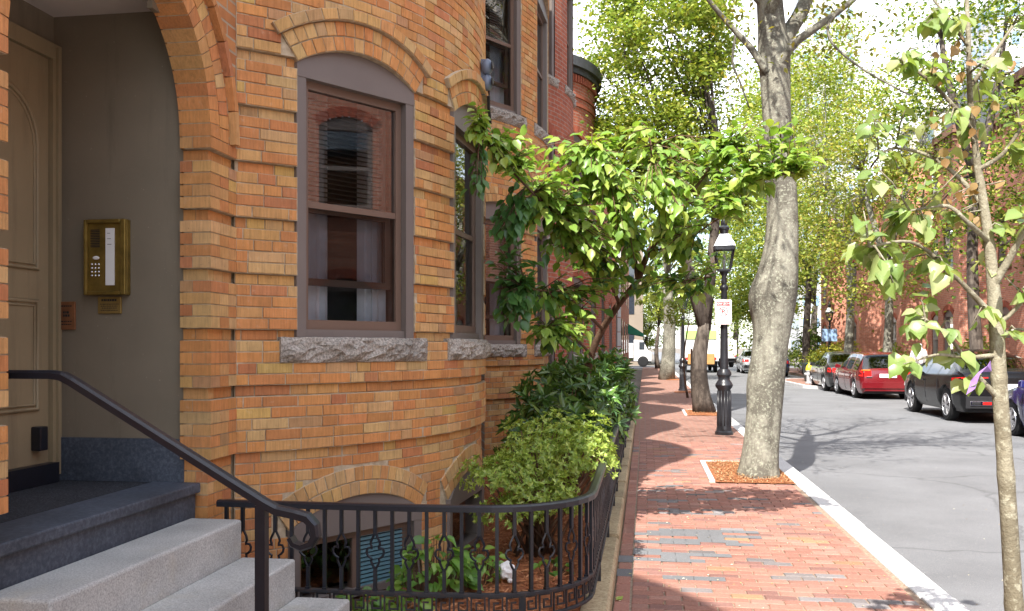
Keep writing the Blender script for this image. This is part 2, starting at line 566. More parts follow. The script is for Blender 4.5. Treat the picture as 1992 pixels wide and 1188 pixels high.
mb = MB()
mb.quad((-900, -300, -0.16), (900, -300, -0.16), (900, 1500, -0.16), (-900, 1500, -0.16))
structure("ground", mb, "ground", "bare ground under and beyond the street")
mb = MB()
mb.box(1.86, 8.75, -30, 300, -0.30, -0.12)
mb.box(-60, 60, 72, 82, -0.31, -0.124)
structure("road", mb, "asphalt", "sunlit grey asphalt road with fine cracks")

SW_X0, SW_X1 = -0.19, 1.685
PAVE_END = 15.0
mb = MB()
mb.box(SW_X0, SW_X1, -30, PAVE_END, -0.25, -0.008)
x0, x1, y0, y1 = SW_X0, SW_X1, PAVE_END, 70
mb.box(x0, x1, y0, y1, -0.25, -0.02, 0)
mb.quad((x0, y0, 0), (x1, y0, 0), (x1, y1, 0), (x0, y1, 0), 1, [(x0, y0), (x1, y0), (x1, y1), (x0, y1)])
sidewalk = structure("sidewalk", mb, ["joint_sand", "brick_paving_far"], "red brick sidewalk running between the garden fences and the road")

def near(x, y, boxes):
    return any(a <= x <= b and c <= y <= d for a, b, c, d in boxes)
PATCH = [(0.02, 0.80, 7.15, 7.75), (-0.09, 0.42, 6.58, 7.02), (-0.09, 0.22, 6.10, 6.24)]   # asphalt repairs
GREYISH = [(0.0, 0.7, 9.1, 9.4), (-0.05, 0.9, 9.75, 10.0), (0.1, 0.8, 8.5, 8.75), (-0.05, 0.6, 11.3, 11.6), (0.75, 1.35, 6.2, 6.5), (0.9, 1.6, 5.55, 5.8)]
pavers = []
patch_mb = MB()
def pv(x0, x1, y0, y1):
    cx, cy = (x0 + x1) / 2, (y0 + y1) / 2
    if cx > 0.76 and 10.5 < cy < 12.45:
        return
    t = rng.random()
    g = 0.005
    if True:
        if near(cx, cy, GREYISH) and t < 0.55 or t < 0.045:
            k = rng.uniform(0.75, 1.25); col = (0.17 * k, 0.155 * k, 0.155 * k)
        elif t < 0.075:
            col = (0.30, 0.175, 0.10)
        elif t < 0.20:
            col = (0.225, 0.115, 0.095)
        elif t < 0.42:
            col = (0.31, 0.162, 0.125)
        else:
            col = (0.285, 0.134, 0.10)
        k = rng.uniform(0.84, 1.14); col = tuple(c * k for c in col)
    ri = int(cy * 10)
    else_patch = any(a + .16 * math.sin(ri * 1.9 + a) <= cx <= b + .22 * math.sin(ri * 2.7 + b) and c <= cy <= d for a, b, c, d in PATCH)
    if else_patch and rng.random() < 0.93:
        patch_mb.add([(x0 - .003, y0 - .003, -0.0005), (x1 + .003, y0 - .003, -0.0005), (x1 + .003, y1 + .003, 0.0), (x0 - .003, y1 + .003, 0.0)], [(0, 1, 2, 3)])
        return
    j = lambda: rng.uniform(-0.0022, 0.0022)
    zt = [rng.uniform(-0.002, 0.0025) + j() * 0.5 for _ in range(4)] if g > 0.001 else [0.0] * 4
    b = 0.004
    v = [(x0 + g + j(), y0 + g, -0.03), (x1 - g + j(), y0 + g, -0.03), (x1 - g, y1 - g + j(), -0.03), (x0 + g, y1 - g, -0.03)]
    u = [(p[0], p[1], -0.004) for p in v]
    cxm, cym = cx, cy
    top = [(p[0] + (b if p[0] < cxm else -b), p[1] + (b if p[1] < cym else -b), zt[i]) for i, p in enumerate(v)]
    f = [(0, 1, 5, 4), (1, 2, 6, 5), (2, 3, 7, 6), (3, 0, 4, 7), (4, 5, 9, 8), (5, 6, 10, 9), (6, 7, 11, 10), (7, 4, 8, 11), (8, 9, 10, 11)]
    q = proj((cx, cy, 0))
    area = 0
    if q and -20 < q[0] < 2012 and q[1] < 1200:
        area = (x1 - x0) * (y1 - y0) / q[2] ** 3
    pavers.append((area, v + u + top, f, col))
row = 0
y = 4.3
while y < PAVE_END - 0.05:
    x = -0.085 - (0.1 if row % 2 else 0.0)
    while x < 1.66:
        a, b = max(x, -0.085), min(x + 0.204, 1.64)
        if b - a > 0.03:
            pv(a, b, y, y + 0.1)
        x += 0.204
    y += 0.1
    row += 1
y = 4.3
while y < PAVE_END:
    pv(-0.19, -0.09, y, y + 0.2)
    y += 0.204
pavers.sort(key=lambda t: -t[0])
rest = MB()
for i, (a, v, f, col) in enumerate(pavers):
    if i < 300 and a > 0:
        MB().add(v, f, 0, col).build("paver", "paver", sidewalk)
    else:
        rest.add(v, f, 0, col)
tag(rest.build("brick_paving", "paver", sidewalk), kind="stuff")
patch_mb.build("asphalt_patch", "asphalt", sidewalk)

# kerbs: granite stones, end to end
def kerb_run(name, xa, xb, y0, y1, lab, ln=2.2, far=False):
    root = empty(name, ((xa + xb) / 2, y0, 0), lab, None, None, "structure")
    y = y0
    while y < y1:
        e = min(y + ln * rng.uniform(0.85, 1.15), y1)
        o = MB().box(xa + rng.uniform(0, 0.006), xb - rng.uniform(0, 0.008), y + 0.007, e - 0.007, -0.3, rng.uniform(-0.006, 0.008)).build("kerb_stone", "granite_kerb", root)
        bevel(o, 0.012)
        y = e
    return root
def bevel(o, w, seg=2):
    md = o.modifiers.new("bevel", 'BEVEL')
    md.width = w
    md.segments = seg
    md.limit_method = 'ANGLE'
    return o
kerb_run("kerb", 1.69, 1.90, 2.0, 70, "pale granite kerb between the brick sidewalk and the road")
kerb_run("far_kerb", 8.70, 8.86, 8, 35.5, "granite kerb behind the parked cars", 3)

mb = MB()
x0, x1, y0, y1 = 8.86, 13.5, -20, 70
mb.box(x0, x1, y0, y1, -0.3, -0.02, 0)
mb.quad((x0, y0, 0), (x1, y0, 0), (x1, y1, 0), (x0, y1, 0), 1, [(x0, y0), (x1, y0), (x1, y1), (x0, y1)])
bump = [(8.87, 35.6), (7.4, 36.2), (6.5, 38.0), (6.4, 44), (7.2, 46.2), (8.87, 47)]
mb.prism(bump, -0.3, -0.004, 1)
mb.uv[len(mb.f) - 7] = [(p[0], p[1]) for p in bump]
structure("far_sidewalk", mb, ["joint_sand", "brick_paving_far"], "brick sidewalk on the far side of the road with a bulge past the red car")
root = empty("corner_kerb", (6.5, 38, 0), "rounded granite kerb of the pavement bulge past the parked cars", None, None, "structure")
for (a, b) in zip(bump[:-1], bump[1:]):
    MB().bar((a[0] - 0.07, a[1], -0.14), (b[0] - 0.07, b[1], -0.14), 0.15, 0.29).build("kerb_stone", "granite_kerb", root)

# tree pits
def pit(y0, y1, x0, label, border=True):
    m = MB()
    n = 14
    g = {}
    for i in range(n + 1):
        for k in range(n + 1):
            x = x0 + (1.68 - x0) * i / n; y = y0 + (y1 - y0) * k / n
            e = min(i, n - i, k, n - k) / n * 2
            g[i, k] = len(m.v); m.v.append((x, y, 0.006 + 0.03 * e + rng.uniform(0, 0.008))); m.c.append((1, 1, 1))
    for i in range(n):
        for k in range(n):
            m.f.append((g[i, k], g[i + 1, k], g[i + 1, k + 1], g[i, k + 1])); m.mi.append(0)
    o = structure("tree_pit", m, "mulch", label, True)
    if border:
        for b in ((x0 - 0.065, x0 - 0.004, y0 + .1, y1 + 0.06), (x0, 1.68, y1 + 0.004, y1 + 0.06)):
            MB().box(*b, -0.1, 0.016).build("edging_stone", "granite_kerb", o)
    return o
pit(10.5, 12.4, 0.80, "square of orange bark mulch round the foot of the big street tree")
pit(20.7, 22.6, 0.95, "square of bark mulch round the foot of the forked street tree")
pit(31.0, 31.9, 1.0, "small mulch square beside the second lamp post", False)
pit(42.8, 44.4, 1.0, "mulch square round the distant grey trunk", False)

# scattered petals and bits of leaf that lie on the bricks and the road
mb = MB()
for _ in range(520):
    y = 4.6 + 12 * rng.random() ** 1.6
    x = rng.uniform(-0.18, 1.66) if rng.random() < 0.8 else rng.uniform(1.95, 4.0)
    if x > 0.76 and 10.5 < y < 12.45:
        continue
    z = 0.0045 if x < 1.7 else -0.117
    r = rng.uniform(0.004, 0.013); t = rng.uniform(0, PI)
    c = rng.choice([(0.55, 0.48, 0.33), (0.62, 0.58, 0.46), (0.42, 0.40, 0.16), (0.40, 0.27, 0.12)])
    a = (r * math.cos(t), r * math.sin(t)); b = (-a[1] * 0.5, a[0] * 0.5)
    mb.add([(x - a[0], y - a[1], z), (x + b[0], y + b[1], z + 0.004), (x + a[0], y + a[1], z + 0.001), (x - b[0], y - b[1], z + 0.002)], [(0, 3, 2, 1)], 0, c)
tag(mb.build("fallen_petals", "mulch_chip"), "tiny pale petals and leaf bits strewn over the brick sidewalk", "leaf litter", None, "stuff")
for i, (x, y, a, c, lab) in enumerate([(2.75, 6.9, 0.3, (0.50, 0.52, 0.16), "crumpled green-yellow leaf lying on the asphalt near the kerb"),
                                      (3.35, 6.55, 1.2, (0.55, 0.50, 0.22), "small pale leaf lying on the asphalt by the young trunk"),
                                      (-0.14, 5.55, 2.0, (0.42, 0.55, 0.14), "bright green leaf fallen beside the sandstone coping")]):
    m = MB()
    z = 0.004 if x < 1.7 else -0.117
    for s in range(3):
        t = a + s * 0.9
        ux, uy = math.cos(t) * 0.045, math.sin(t) * 0.045
        m.add([(x, y, z), (x + ux * 0.5 - uy * 0.4, y + uy * 0.5 + ux * 0.4, z + 0.012), (x + ux, y + uy, z + 0.006), (x + ux * 0.5 + uy * 0.4, y + uy * 0.5 - ux * 0.4, z + 0.014)], [(0, 3, 2), (0, 2, 1)], 0, c)
    tag(m.build("fallen_leaf", "leaf"), lab, "leaf", "fallen leaves")
mb = MB()
for (x0, x1, y0, y1, k) in ((0.82, 1.67, 10.52, 12.38, 2600), (0.97, 1.67, 20.7, 22.6, 900)):
    for _ in range(k):
        x, y = rng.uniform(x0, x1), rng.uniform(y0, y1)
        a = rng.uniform(0, PI); L = rng.uniform(0.008, 0.022); w = rng.uniform(0.002, 0.005)
        ux, uy, vx, vy = math.cos(a) * L, math.sin(a) * L, -math.sin(a) * w, math.cos(a) * w
        e = min(x - x0, x1 - x, y - y0, y1 - y)
        z = 0.016 + min(0.03, e * .1) + rng.uniform(0, .012); t1 = rng.uniform(-.008, .008)
        c = rng.choice([(0.36, 0.17, 0.07), (0.28, 0.12, 0.05), (0.44, 0.25, 0.12), (0.20, 0.09, 0.04), (0.42, 0.32, 0.18)])
        mb.add([(x - ux - vx, y - uy - vy, z - t1), (x + ux - vx, y + uy - vy, z + t1), (x + ux + vx, y + uy + vy, z + t1), (x - ux + vx, y - uy + vy, z - t1)], [(0, 1, 2, 3)], 0, c)
tag(mb.build("pit_chips", "mulch_chip"), "orange bark chips lying in the tree squares", "bark chips", None, "stuff")
# ---------------------------------------------------------------- curved bays, brick by brick
class Bay:
    def __init__(s, cx, cy, R):
        s.cx, s.cy, s.R = cx, cy, R
        s.smax = R * math.acos((-2.144 - cx) / R)
    def map(s, a, z, d):
        ph = -a / s.R
        return (s.cx + (s.R + d) * math.cos(ph), s.cy - (s.R + d) * math.sin(ph), z)
class Flat:
    """wall parallel to the street at x; a runs along +y"""
    def __init__(s, x, sign=1):
        s.x, s.sign = x, sign
    def map(s, a, z, d):
        return (s.x + d * s.sign, a, z)
class Hole:
    def __init__(s, sc, w, z0, zs, rise, t=0.0):
        s.sc, s.w, s.z0, s.zs, s.t = sc, w, z0, zs, t
        s.ra = (w * w / 4 + rise * rise) / (2 * rise) if rise else 0
        s.zc = zs + rise - s.ra if rise else zs
        s.rise = rise
    def cut(s, z, t=None):
        t = s.t if t is None else t
        if z < s.z0:
            return None
        if z <= s.zs:
            return s.sc - s.w / 2, s.sc + s.w / 2
        if not s.rise:
            return None
        r = s.ra + t
        dz = z - s.zc
        if dz >= r:
            return None
        h = math.sqrt(r * r - dz * dz)
        lim = (s.ra + t) * (s.w / 2) / s.ra
        h = min(h, lim)
        return s.sc - h, s.sc + h
def spans(s0, s1, cuts):
    out = [(s0, s1)]
    for c in cuts:
        if not c:
            continue
        nxt = []
        for a, b in out:
            if c[1] <= a or c[0] >= b:
                nxt.append((a, b))
                continue
            if c[0] > a:
                nxt.append((a, c[0]))
            if c[1] < b:
                nxt.append((c[1], b))
        out = nxt
    return [(a, b) for a, b in out if b - a > 0.008]

ORANGE = [((0.57, 0.25, 0.085), 7), ((0.52, 0.205, 0.076), 4), ((0.57, 0.32, 0.125), 4), ((0.58, 0.38, 0.175), 3.6), ((0.44, 0.16, 0.076), 1.3), ((0.42, 0.245, 0.13), 0.8), ((0.56, 0.38, 0.12), 0.6)]
PALE = [((0.57, 0.345, 0.14), 4), ((0.58, 0.39, 0.18), 3), ((0.54, 0.27, 0.105), 2), ((0.47, 0.31, 0.155), 1)]
def tone(pal=ORANGE, k=0.10):
    t = rng.random() * sum(w for _, w in pal)
    for c, w in pal:
        t -= w
        if t <= 0:
            break
    if pal[0][0][0] > 0.45:
        c = tuple(0.74 * a + 0.26 * b for a, b in zip(c, (0.545, 0.275, 0.105)))
    j = rng.uniform(1 - k, 1 + k)
    return tuple(min(0.8, x * j * rng.uniform(0.96, 1.04)) for x in c)

def piece(surf, pts, d0, d1):
    """a brick: four (s, z) corners, from depth d0 out to d1, with a small arris"""
    cs = sum(p[0] for p in pts) / 4; cz = sum(p[1] for p in pts) / 4
    b = 0.0025
    v = [surf.map(p[0], p[1], d0) for p in pts]
    v += [surf.map(p[0], p[1], d1 - b) for p in pts]
    v += [surf.map(p[0] + (b if p[0] < cs else -b), p[1] + (b if p[1] < cz else -b), d1) for p in pts]
    f = [(0, 1, 5, 4), (1, 2, 6, 5), (2, 3, 7, 6), (3, 0, 4, 7), (4, 5, 9, 8), (5, 6, 10, 9), (6, 7, 11, 10), (7, 4, 8, 11), (8, 9, 10, 11)]
    m = surf.map(cs, cz, d1)
    return v, f, m

class Masonry:
    """collects bricks of a house; the largest in the picture become parts, the rest one mass"""
    def __init__(s):
        s.items = []
    def brick(s, surf, pts, d0, d1, col, bond=1.0):
        v, f, m = piece(surf, pts, d0, d1)
        s.raw(v, f, col)
    def raw(s, v, f, col):
        qs = [proj(p) for p in v[-4:]]
        area = 0
        if all(qs):
            xs = [q[0] for q in qs]; ys = [q[1] for q in qs]
            if max(xs) > 0 and min(xs) < 1992 and max(ys) > 0 and min(ys) < 1188:
                area = abs(sum(qs[i][0] * qs[(i + 1) % 4][1] - qs[(i + 1) % 4][0] * qs[i][1] for i in range(4))) / 2
                # faces turned away do not show
                a = sum(qs[i][0] * qs[(i + 1) % 4][1] - qs[(i + 1) % 4][0] * qs[i][1] for i in range(4))
        s.items.append((area, v, f, col))
    def flush(s, root, n=300, name="brick", mass="brickwork"):
        s.items.sort(key=lambda t: -t[0])
        r = MB()
        for i, (a, v, f, col) in enumerate(s.items):
            if i < n and a > 60:
                MB().add(v, f, 0, col).build(name, "brick", root)
            else:
                r.add(v, f, 0, col)
        if r.f:
            tag(r.build(mass, "brick", root), kind="stuff")

def course_wall(mas, wall, surf, s0, s1, z0, n, h, off, holes, pal=ORANGE, extra=(), L=0.203):
    """n brick courses with mortar behind; off(i) is how proud course i stands"""
    for i in range(n):
        za = z0 + i * h
        zb = za + h
        zm = (za + zb) / 2
        o = off(i)
        ex = [(e[0], e[1]) for e in extra if e[2] <= zm <= e[3]]
        cuts = [q.cut(zm) for q in holes] + ex
        for a, b in spans(s0, s1, [q.cut(zm, 0.03) for q in holes] + ex):
            k = max(1, int((b - a) / 0.3))
            for q in range(k):
                wall.mbox(surf.map, a + (b - a) * q / k, a + (b - a) * (q + 1) / k, za, zb, -0.10, o - 0.003)
        for a, b in spans(s0, s1, cuts):
            x = a - rng.uniform(0, 1) * L
            while x < b:
                ln = L if rng.random() < 0.74 else L * 0.5
                p, q = max(a, x), min(b, x + ln)
                if b - q < 0.03:
                    q = b
                if q - p > 0.022:
                    g = 0.0032
                    jj = rng.uniform(-0.0015, 0.0015)
                    mas.brick(surf, [(p + g, za + g + jj), (q - g, za + g - jj * 0.5), (q - g, zb - g - jj * 0.5), (p + g, zb - g + jj * 0.5)], -0.06, o + rng.uniform(-0.0018, 0.0018), tone(pal))
                x += ln
                if q == b:
                    break

def arch_ring(mas, wall, surf, hole, r0, r1, proud, pal, wid=0.064, back=-0.08, ext=0.0):
    ang = math.asin(min(1, hole.w / 2 / hole.ra)) + ext
    n = max(3, int(2 * ang * (r0 + r1) / 2 / wid))
    for i in range(n):
        t0 = -ang + 2 * ang * i / n
        t1 = -ang + 2 * ang * (i + 1) / n
        P = lambda r, t: (hole.sc + r * math.sin(t), hole.zc + r * math.cos(t))
        g = 0.003
        e0, e1 = t0 + g / r1, t1 - g / r1
        mas.brick(surf, [P(r0 + g, e0), P(r0 + g, e1), P(r1 - g, e1), P(r1 - g, e0)], back, proud + rng.uniform(-0.002, 0.002), tone(pal))
        v, f, _ = piece(surf, [P(r0, t0), P(r0, t1), P(r1, t1), P(r1, t0)], back, proud - 0.005)
        wall.add(v, f)

def rough_sill(surf, s0, s1, z0, z1, name, parent, mat="granite_sill", proj_d=0.05):
    m = MB()
    nx, nz = 34, 7
    idx = {}
    def vert(k, a, z, d):
        idx[k] = len(m.v); m.v.append(surf.map(a, z, d)); m.c.append((1, 1, 1))
    ph = [rng.uniform(0, 6) for _ in range(6)]
    for i in range(nx + 1):
        for j in range(nz + 1):
            a = s0 + (s1 - s0) * i / nx; z = z0 + (z1 - z0) * j / nz
            e = min(1, min(j, nz - j) * 0.55) * min(1, min(i, nx - i) * 0.5 + 0.25)
            u = a * 9
            d = 0.5 + 0.28 * math.sin(u * 1.7 + ph[0] + 2.2 * j / nz) + 0.22 * math.sin(u * 3.9 + ph[1] - 3 * j / nz) + rng.uniform(-0.33, 0.33)
            vert(('f', i, j), a + rng.uniform(-1, 1) * 0.003, z + (rng.uniform(-0.008, 0.008) if 0 < j < nz else rng.uniform(-0.003, 0.003)), 0.008 + (proj_d * max(0.0, d)) * e)
        vert(('t', i), s0 + (s1 - s0) * i / nx, z1 + 0.004, -0.13)
        vert(('b', i), s0 + (s1 - s0) * i / nx, z0, -0.13)
    F = m.f
    for i in range(nx):
        for j in range(nz):
            F.append((idx['f', i, j], idx['f', i + 1, j], idx['f', i + 1, j + 1], idx['f', i, j + 1]))
        F.append((idx['f', i, nz], idx['f', i + 1, nz], idx['t', i + 1], idx['t', i]))
        F.append((idx['b', i], idx['b', i + 1], idx['f', i + 1, 0], idx['f', i, 0]))
    for i in (0, nx):
        F.append(tuple([idx['f', i, j] for j in range(nz + 1)] + [idx['t', i], idx['b', i]]))
    m.mi = [0] * len(F)
    return m.build(name, mat, parent)

class Frame:
    """flat window plane set across a curved (or flat) opening"""
    def __init__(s, surf, sc, w, d=-0.012):
        a, b = Vector(surf.map(sc - w / 2, 0, d)), Vector(surf.map(sc + w / 2, 0, d))
        s.o = (a + b) / 2
        s.ex = (b - a).normalized()
        s.n = s.ex.cross(Vector((0, 0, 1))).normalized()
        if s.n.dot(Vector(surf.map(sc, 0, 1)) - Vector(surf.map(sc, 0, 0))) < 0:
            s.n = -s.n
        s.hw = (b - a).length / 2
    def map(s, x, z, y):
        p = s.o + s.ex * x + s.n * y
        return (p.x, p.y, z)

def window(root, surf, hole, head_z=None, sill=True, detail=2, name="window", lower_screen=True, curtains=True, casing="paint_grey", sash="paint_brown", blinds=True, sill_w=0.14, label=None):
    F = Frame(surf, hole.sc, hole.w)
    hw, z0, zs = F.hw, hole.z0, hole.zs
    top = zs + hole.rise
    hz = head_z if head_z else zs - 0.06
    M = F.map
    c = MB()
    ci = hw - 0.062
    c.mbox(M, -hw, -ci, z0, hz, -0.17, 0.0)
    c.mbox(M, ci, hw, z0, hz, -0.17, 0.0)
    c.mbox(M, -ci, ci, z0, z0 + 0.045, -0.17, -0.02)
    n = 14 if hole.rise else 1
    for i in range(n):
        xa, xb = -hw + 2 * hw * i / n, -hw + 2 * hw * (i + 1) / n
        f = lambda x: (hole.zc + math.sqrt(max(0, hole.ra ** 2 - (x / hw * hole.w / 2) ** 2)) if hole.rise else zs)
        za, zb = f(xa), f(xb)
        c.add([M(xa, hz, -0.17), M(xb, hz, -0.17), M(xb, hz, 0.004), M(xa, hz, 0.004), M(xa, za, -0.17), M(xb, zb, -0.17), M(xb, zb, 0.004), M(xa, za, 0.004)], BOXF)
    w = c.build(name, casing, root)
    if label:
        w["label"] = label
    zb, zt = z0 + 0.045, hz
    zm = zb + (zt - zb) * 0.505
    st = 0.042
    def sashf(x, za, ze, ya, yb, bot=0.05, tp=0.04, nm="sash"):
        s = MB()
        s.mbox(M, -x, -x + st, za, ze, ya, yb); s.mbox(M, x - st, x, za, ze, ya, yb)
        s.mbox(M, -x + st, x - st, za, za + bot, ya, yb); s.mbox(M, -x + st, x - st, ze - tp, ze, ya, yb)
        return s.build(nm, sash, w)
    if detail >= 1:
        sashf(ci - 0.002, zb, zt, -0.085, -0.045, 0.055, 0.045, "storm_frame")
        mr = MB().mbox(M, -ci + st, ci - st, zm - 0.018, zm + 0.018, -0.08, -0.05).build("meeting_rail", sash, w)
    a, b = -ci + st - 0.004, ci - st + 0.004
    def pane(za, ze, y, mat, nm="pane"):
        return MB().quad(M(a, za, y), M(b, za, y), M(b, ze, y), M(a, ze, y)).build(nm, mat, w)
    pane(zm, zt - 0.04, -0.066, "window_glass")
    if lower_screen:
        pane(zb + 0.05, zm, -0.062, "screen_glass", "insect_screen")
        if detail >= 2:
            zi = zb + (zm - zb) * 0.36
            sashf(ci - st, zi, zm, -0.135, -0.10, 0.04, 0.035, "raised_sash")
            pane(zi + 0.03, zm - 0.02, -0.118, "screen_glass")
    else:
        pane(zb + 0.05, zm, -0.066, "window_glass")
    if blinds:
        s = MB()
        k = 0
        z = zm + 0.02
        while z < zt - 0.05:
            s.mbox(M, a + 0.02, b - 0.02, z, z + 0.004, -0.185, -0.165)
            z += 0.028
        s.build("blind", "blind", w)
    if curtains:
        for sg in (-1, 1):
            s = MB()
            xs = np.linspace(ci * sg * 0.98, sg * ci * (0.22 if sg < 0 else 0.42), 13)
            for i in range(12):
                ya = -0.20 + 0.016 * math.sin(i * 1.9 + sg); yb_ = -0.20 + 0.016 * math.sin((i + 1) * 1.9 + sg)
                s.quad(M(xs[i], zb, ya), M(xs[i + 1], zb, yb_), M(xs[i + 1], zt, yb_), M(xs[i], zt, ya))
            s.build("curtain", "curtain", w, smooth=True)
    s = MB()
    R0, R1 = -hw - 0.12, hw + 0.12
    zA, zB, y0, y1 = z0 - 0.02, top + 0.05, -0.175, -1.0
    s.quad(M(R0, zA, y1), M(R1, zA, y1), M(R1, zB, y1), M(R0, zB, y1))
    s.quad(M(R0, zA, y0), M(R0, zA, y1), M(R0, zB, y1), M(R0, zB, y0))
    s.quad(M(R1, zA, y0), M(R1, zA, y1), M(R1, zB, y1), M(R1, zB, y0))
    s.quad(M(R0, zA, y0), M(R1, zA, y0), M(R1, zA, y1), M(R0, zA, y1))
    s.quad(M(R0, zB, y0), M(R1, zB, y0), M(R1, zB, y1), M(R0, zB, y1))
    s.build("room", "interior_wall" if detail >= 2 else "interior_dark", w)
    if sill:
        if detail >= 1:
            rough_sill(surf, hole.sc - hole.w / 2 - 0.10, hole.sc + hole.w / 2 + 0.11, z0 - sill_w, z0, "sill", w)
        else:
            m = MB(); k = 4
            for i in range(k):
                sa = hole.sc - hole.w / 2 - 0.08 + (hole.w + 0.16) * i / k
                m.mbox(surf.map, sa, sa + (hole.w + 0.16) / k, z0 - sill_w, z0, -0.1, 0.05)
            m.build("sill", "trim_light", w)
    return w

def shell(mb, surf, s0, s1, z0, z1, holes, step=0.25, d=0.0, rows=0.1, uoff=0.0):
    """textured wall sheet with openings"""
    zs = {round(z0, 4), round(z1, 4)}
    for q in holes:
        for z in (q.z0, q.zs):
            if z0 < z < z1:
                zs.add(round(z, 4))
        if q.rise:
            for k in range(1, 7):
                zz = q.zs + q.rise * math.sin(PI / 2 * k / 6)
                if z0 < zz < z1:
                    zs.add(round(zz, 4))
    zs = sorted(zs)
    for za, zb in zip(zs[:-1], zs[1:]):
        zm = (za + zb) / 2
        for a, b in spans(s0, s1, [q.cut(zm, 0) for q in holes]):
            k = max(1, int((b - a) / step))
            for i in range(k):
                p, q = a + (b - a) * i / k, a + (b - a) * (i + 1) / k
                mb.quad(surf.map(p, za, d), surf.map(q, za, d), surf.map(q, zb, d), surf.map(p, zb, d), 0, [(p + uoff, za), (q + uoff, za), (q + uoff, zb), (p + uoff, zb)])

FX = -2.144     # plane of the left-hand fronts
ROOF = 7.9
def plan_roof(cy, ya, yb, bay, proud, xback=-12.0):
    """outline of a house: flat front from ya to yb with its bow"""
    pts = [(xback, ya), (FX + proud, ya)]
    n = 26
    sm = bay.R * math.acos(min(1, (FX - bay.cx) / (bay.R + 0)))
    for i in range(n + 1):
        a = -sm + 2 * sm * i / n
        p = bay.map(a, 0, proud)
        if p[0] > FX + proud:
            pts.append((p[0], p[1]))
    pts += [(FX + proud, yb), (xback, yb)]
    return pts

# ---------------------------------------------------------------- the orange house in front, with doorway and bow
houseA = empty("orange_row_house", (-3.0, 3.0, 0), "orange and tan brick house front with arched doorway and nearest round bay", "house")
bay1 = Bay(-3.69, 6.466, 2.5)
H1 = 0.06
ZB = 0.985
def offA(i0):
    def f(i):
        k = i + i0
        if k < 0:
            return -0.034
        if k <= 35 and k % 5 == 0 and k > 0:
            return -0.034
        return 0.0
    return f
hw1 = Hole(-1.492, 0.86, 1.605, 3.125, 0.13, 0.165)
hw2 = Hole(-0.155, 0.86, 1.605, 3.125, 0.13, 0.165)
hb1 = Hole(-1.47, 0.98, 0.08, 0.535, 0.15, 0.17)
hb2 = Hole(-0.14, 0.98, 0.08, 0.535, 0.15, 0.17)
mas = Masonry()
wall = MB()
I0 = -15
n = 52 - I0
sills = [(-1.492 - 0.53, -1.492 + 0.54, 1.47, 1.605), (-0.155 - 0.53, -0.155 + 0.54, 1.47, 1.605)]
hoods = []
course_wall(mas, wall, bay1, -bay1.smax, 0.62, ZB + I0 * H1, n, H1, offA(I0), [hw1, hw2, hb1, hb2], extra=sills)
for q in (hw1, hw2):
    arch_ring(mas, wall, bay1, q, q.ra, q.ra + 0.082, 0.006, PALE + ORANGE[:2])
    arch_ring(mas, wall, bay1, q, q.ra + 0.083, q.ra + 0.165, 0.006, PALE + ORANGE[:2])
    arch_ring(mas, wall, bay1, q, q.ra + 0.166, q.ra + 0.232, 0.036, PALE, 0.098, ext=0.03)
for q in (hb1, hb2):
    arch_ring(mas, wall, bay1, q, q.ra, q.ra + 0.084, -0.026, PALE)
    arch_ring(mas, wall, bay1, q, q.ra + 0.085, q.ra + 0.17, -0.026, PALE)

# pier beside the doorway: real quoins, turned on alternate courses
YR, XR = 4.22, -2.312
zi = -12
def quoin(x0, x1, y0, y1, za, zb, col=None):
    g = 0.003
    x0, x1, y0, y1, za, zb = x0 + g, x1, y0 + g * 0.3, y1 - g, za + g, zb - g
    b = 0.0025
    v = [(x0, y0, za), (x1, y0, za), (x1, y1, za), (x0, y1, za), (x0, y0, zb), (x1, y0, zb), (x1, y1, zb), (x0, y1, zb)]
    mas.raw([v[3], v[2], v[6], v[7], v[0], v[1], v[5], v[4]], [(0, 1, 2, 3), (4, 7, 6, 5), (0, 4, 5, 1), (1, 5, 6, 2), (2, 6, 7, 3), (3, 7, 4, 0)], col or tone())
NCP = int(round((2.605 - (ZB - 12 * H1)) / H1))
for i in range(NCP + 1):
    za = ZB + (i - 12) * H1
    zb = min(za + H1, 2.605)
    if zb - za < 0.02:
        continue
    o = offA(-12)(i)
    fx, ry = FX + o + rng.uniform(-0.001, 0.001), YR - o + rng.uniform(-0.001, 0.001)
    wall.box(XR + 0.02, fx - 0.005, ry + 0.005, 4.52, za, zb)
    if i % 2:
        quoin(XR, fx, ry, YR + 0.10, za, zb)
        quoin(-2.24, fx, YR + 0.10, YR + 0.20, za, zb)
        quoin(-2.24, fx, YR + 0.20, 4.515, za, zb)
    else:
        if rng.random() < 0.8:
            quoin(-2.244, fx, ry, YR + 0.195, za, zb)
        else:
            quoin(-2.244, fx, ry, YR + 0.10, za, zb); quoin(-2.244, fx, YR + 0.10, YR + 0.195, za, zb)
        quoin(XR, -2.245, ry, YR + 0.10, za, zb)
        quoin(-2.24, fx, YR + 0.195, 4.515, za, zb)
    # far-left pier of the doorway
    wall.box(XR + 0.02, fx - 0.005, 2.0, 2.775 + o, za, zb)
    e = 2.78 + o
    cutp = e - (0.2 if i % 2 else 0.1)
    quoin(XR, fx, cutp, e, za, zb); quoin(-2.24, fx, cutp - 0.2, cutp, za, zb); quoin(-2.24, fx, cutp - 0.4, cutp - 0.2, za, zb)

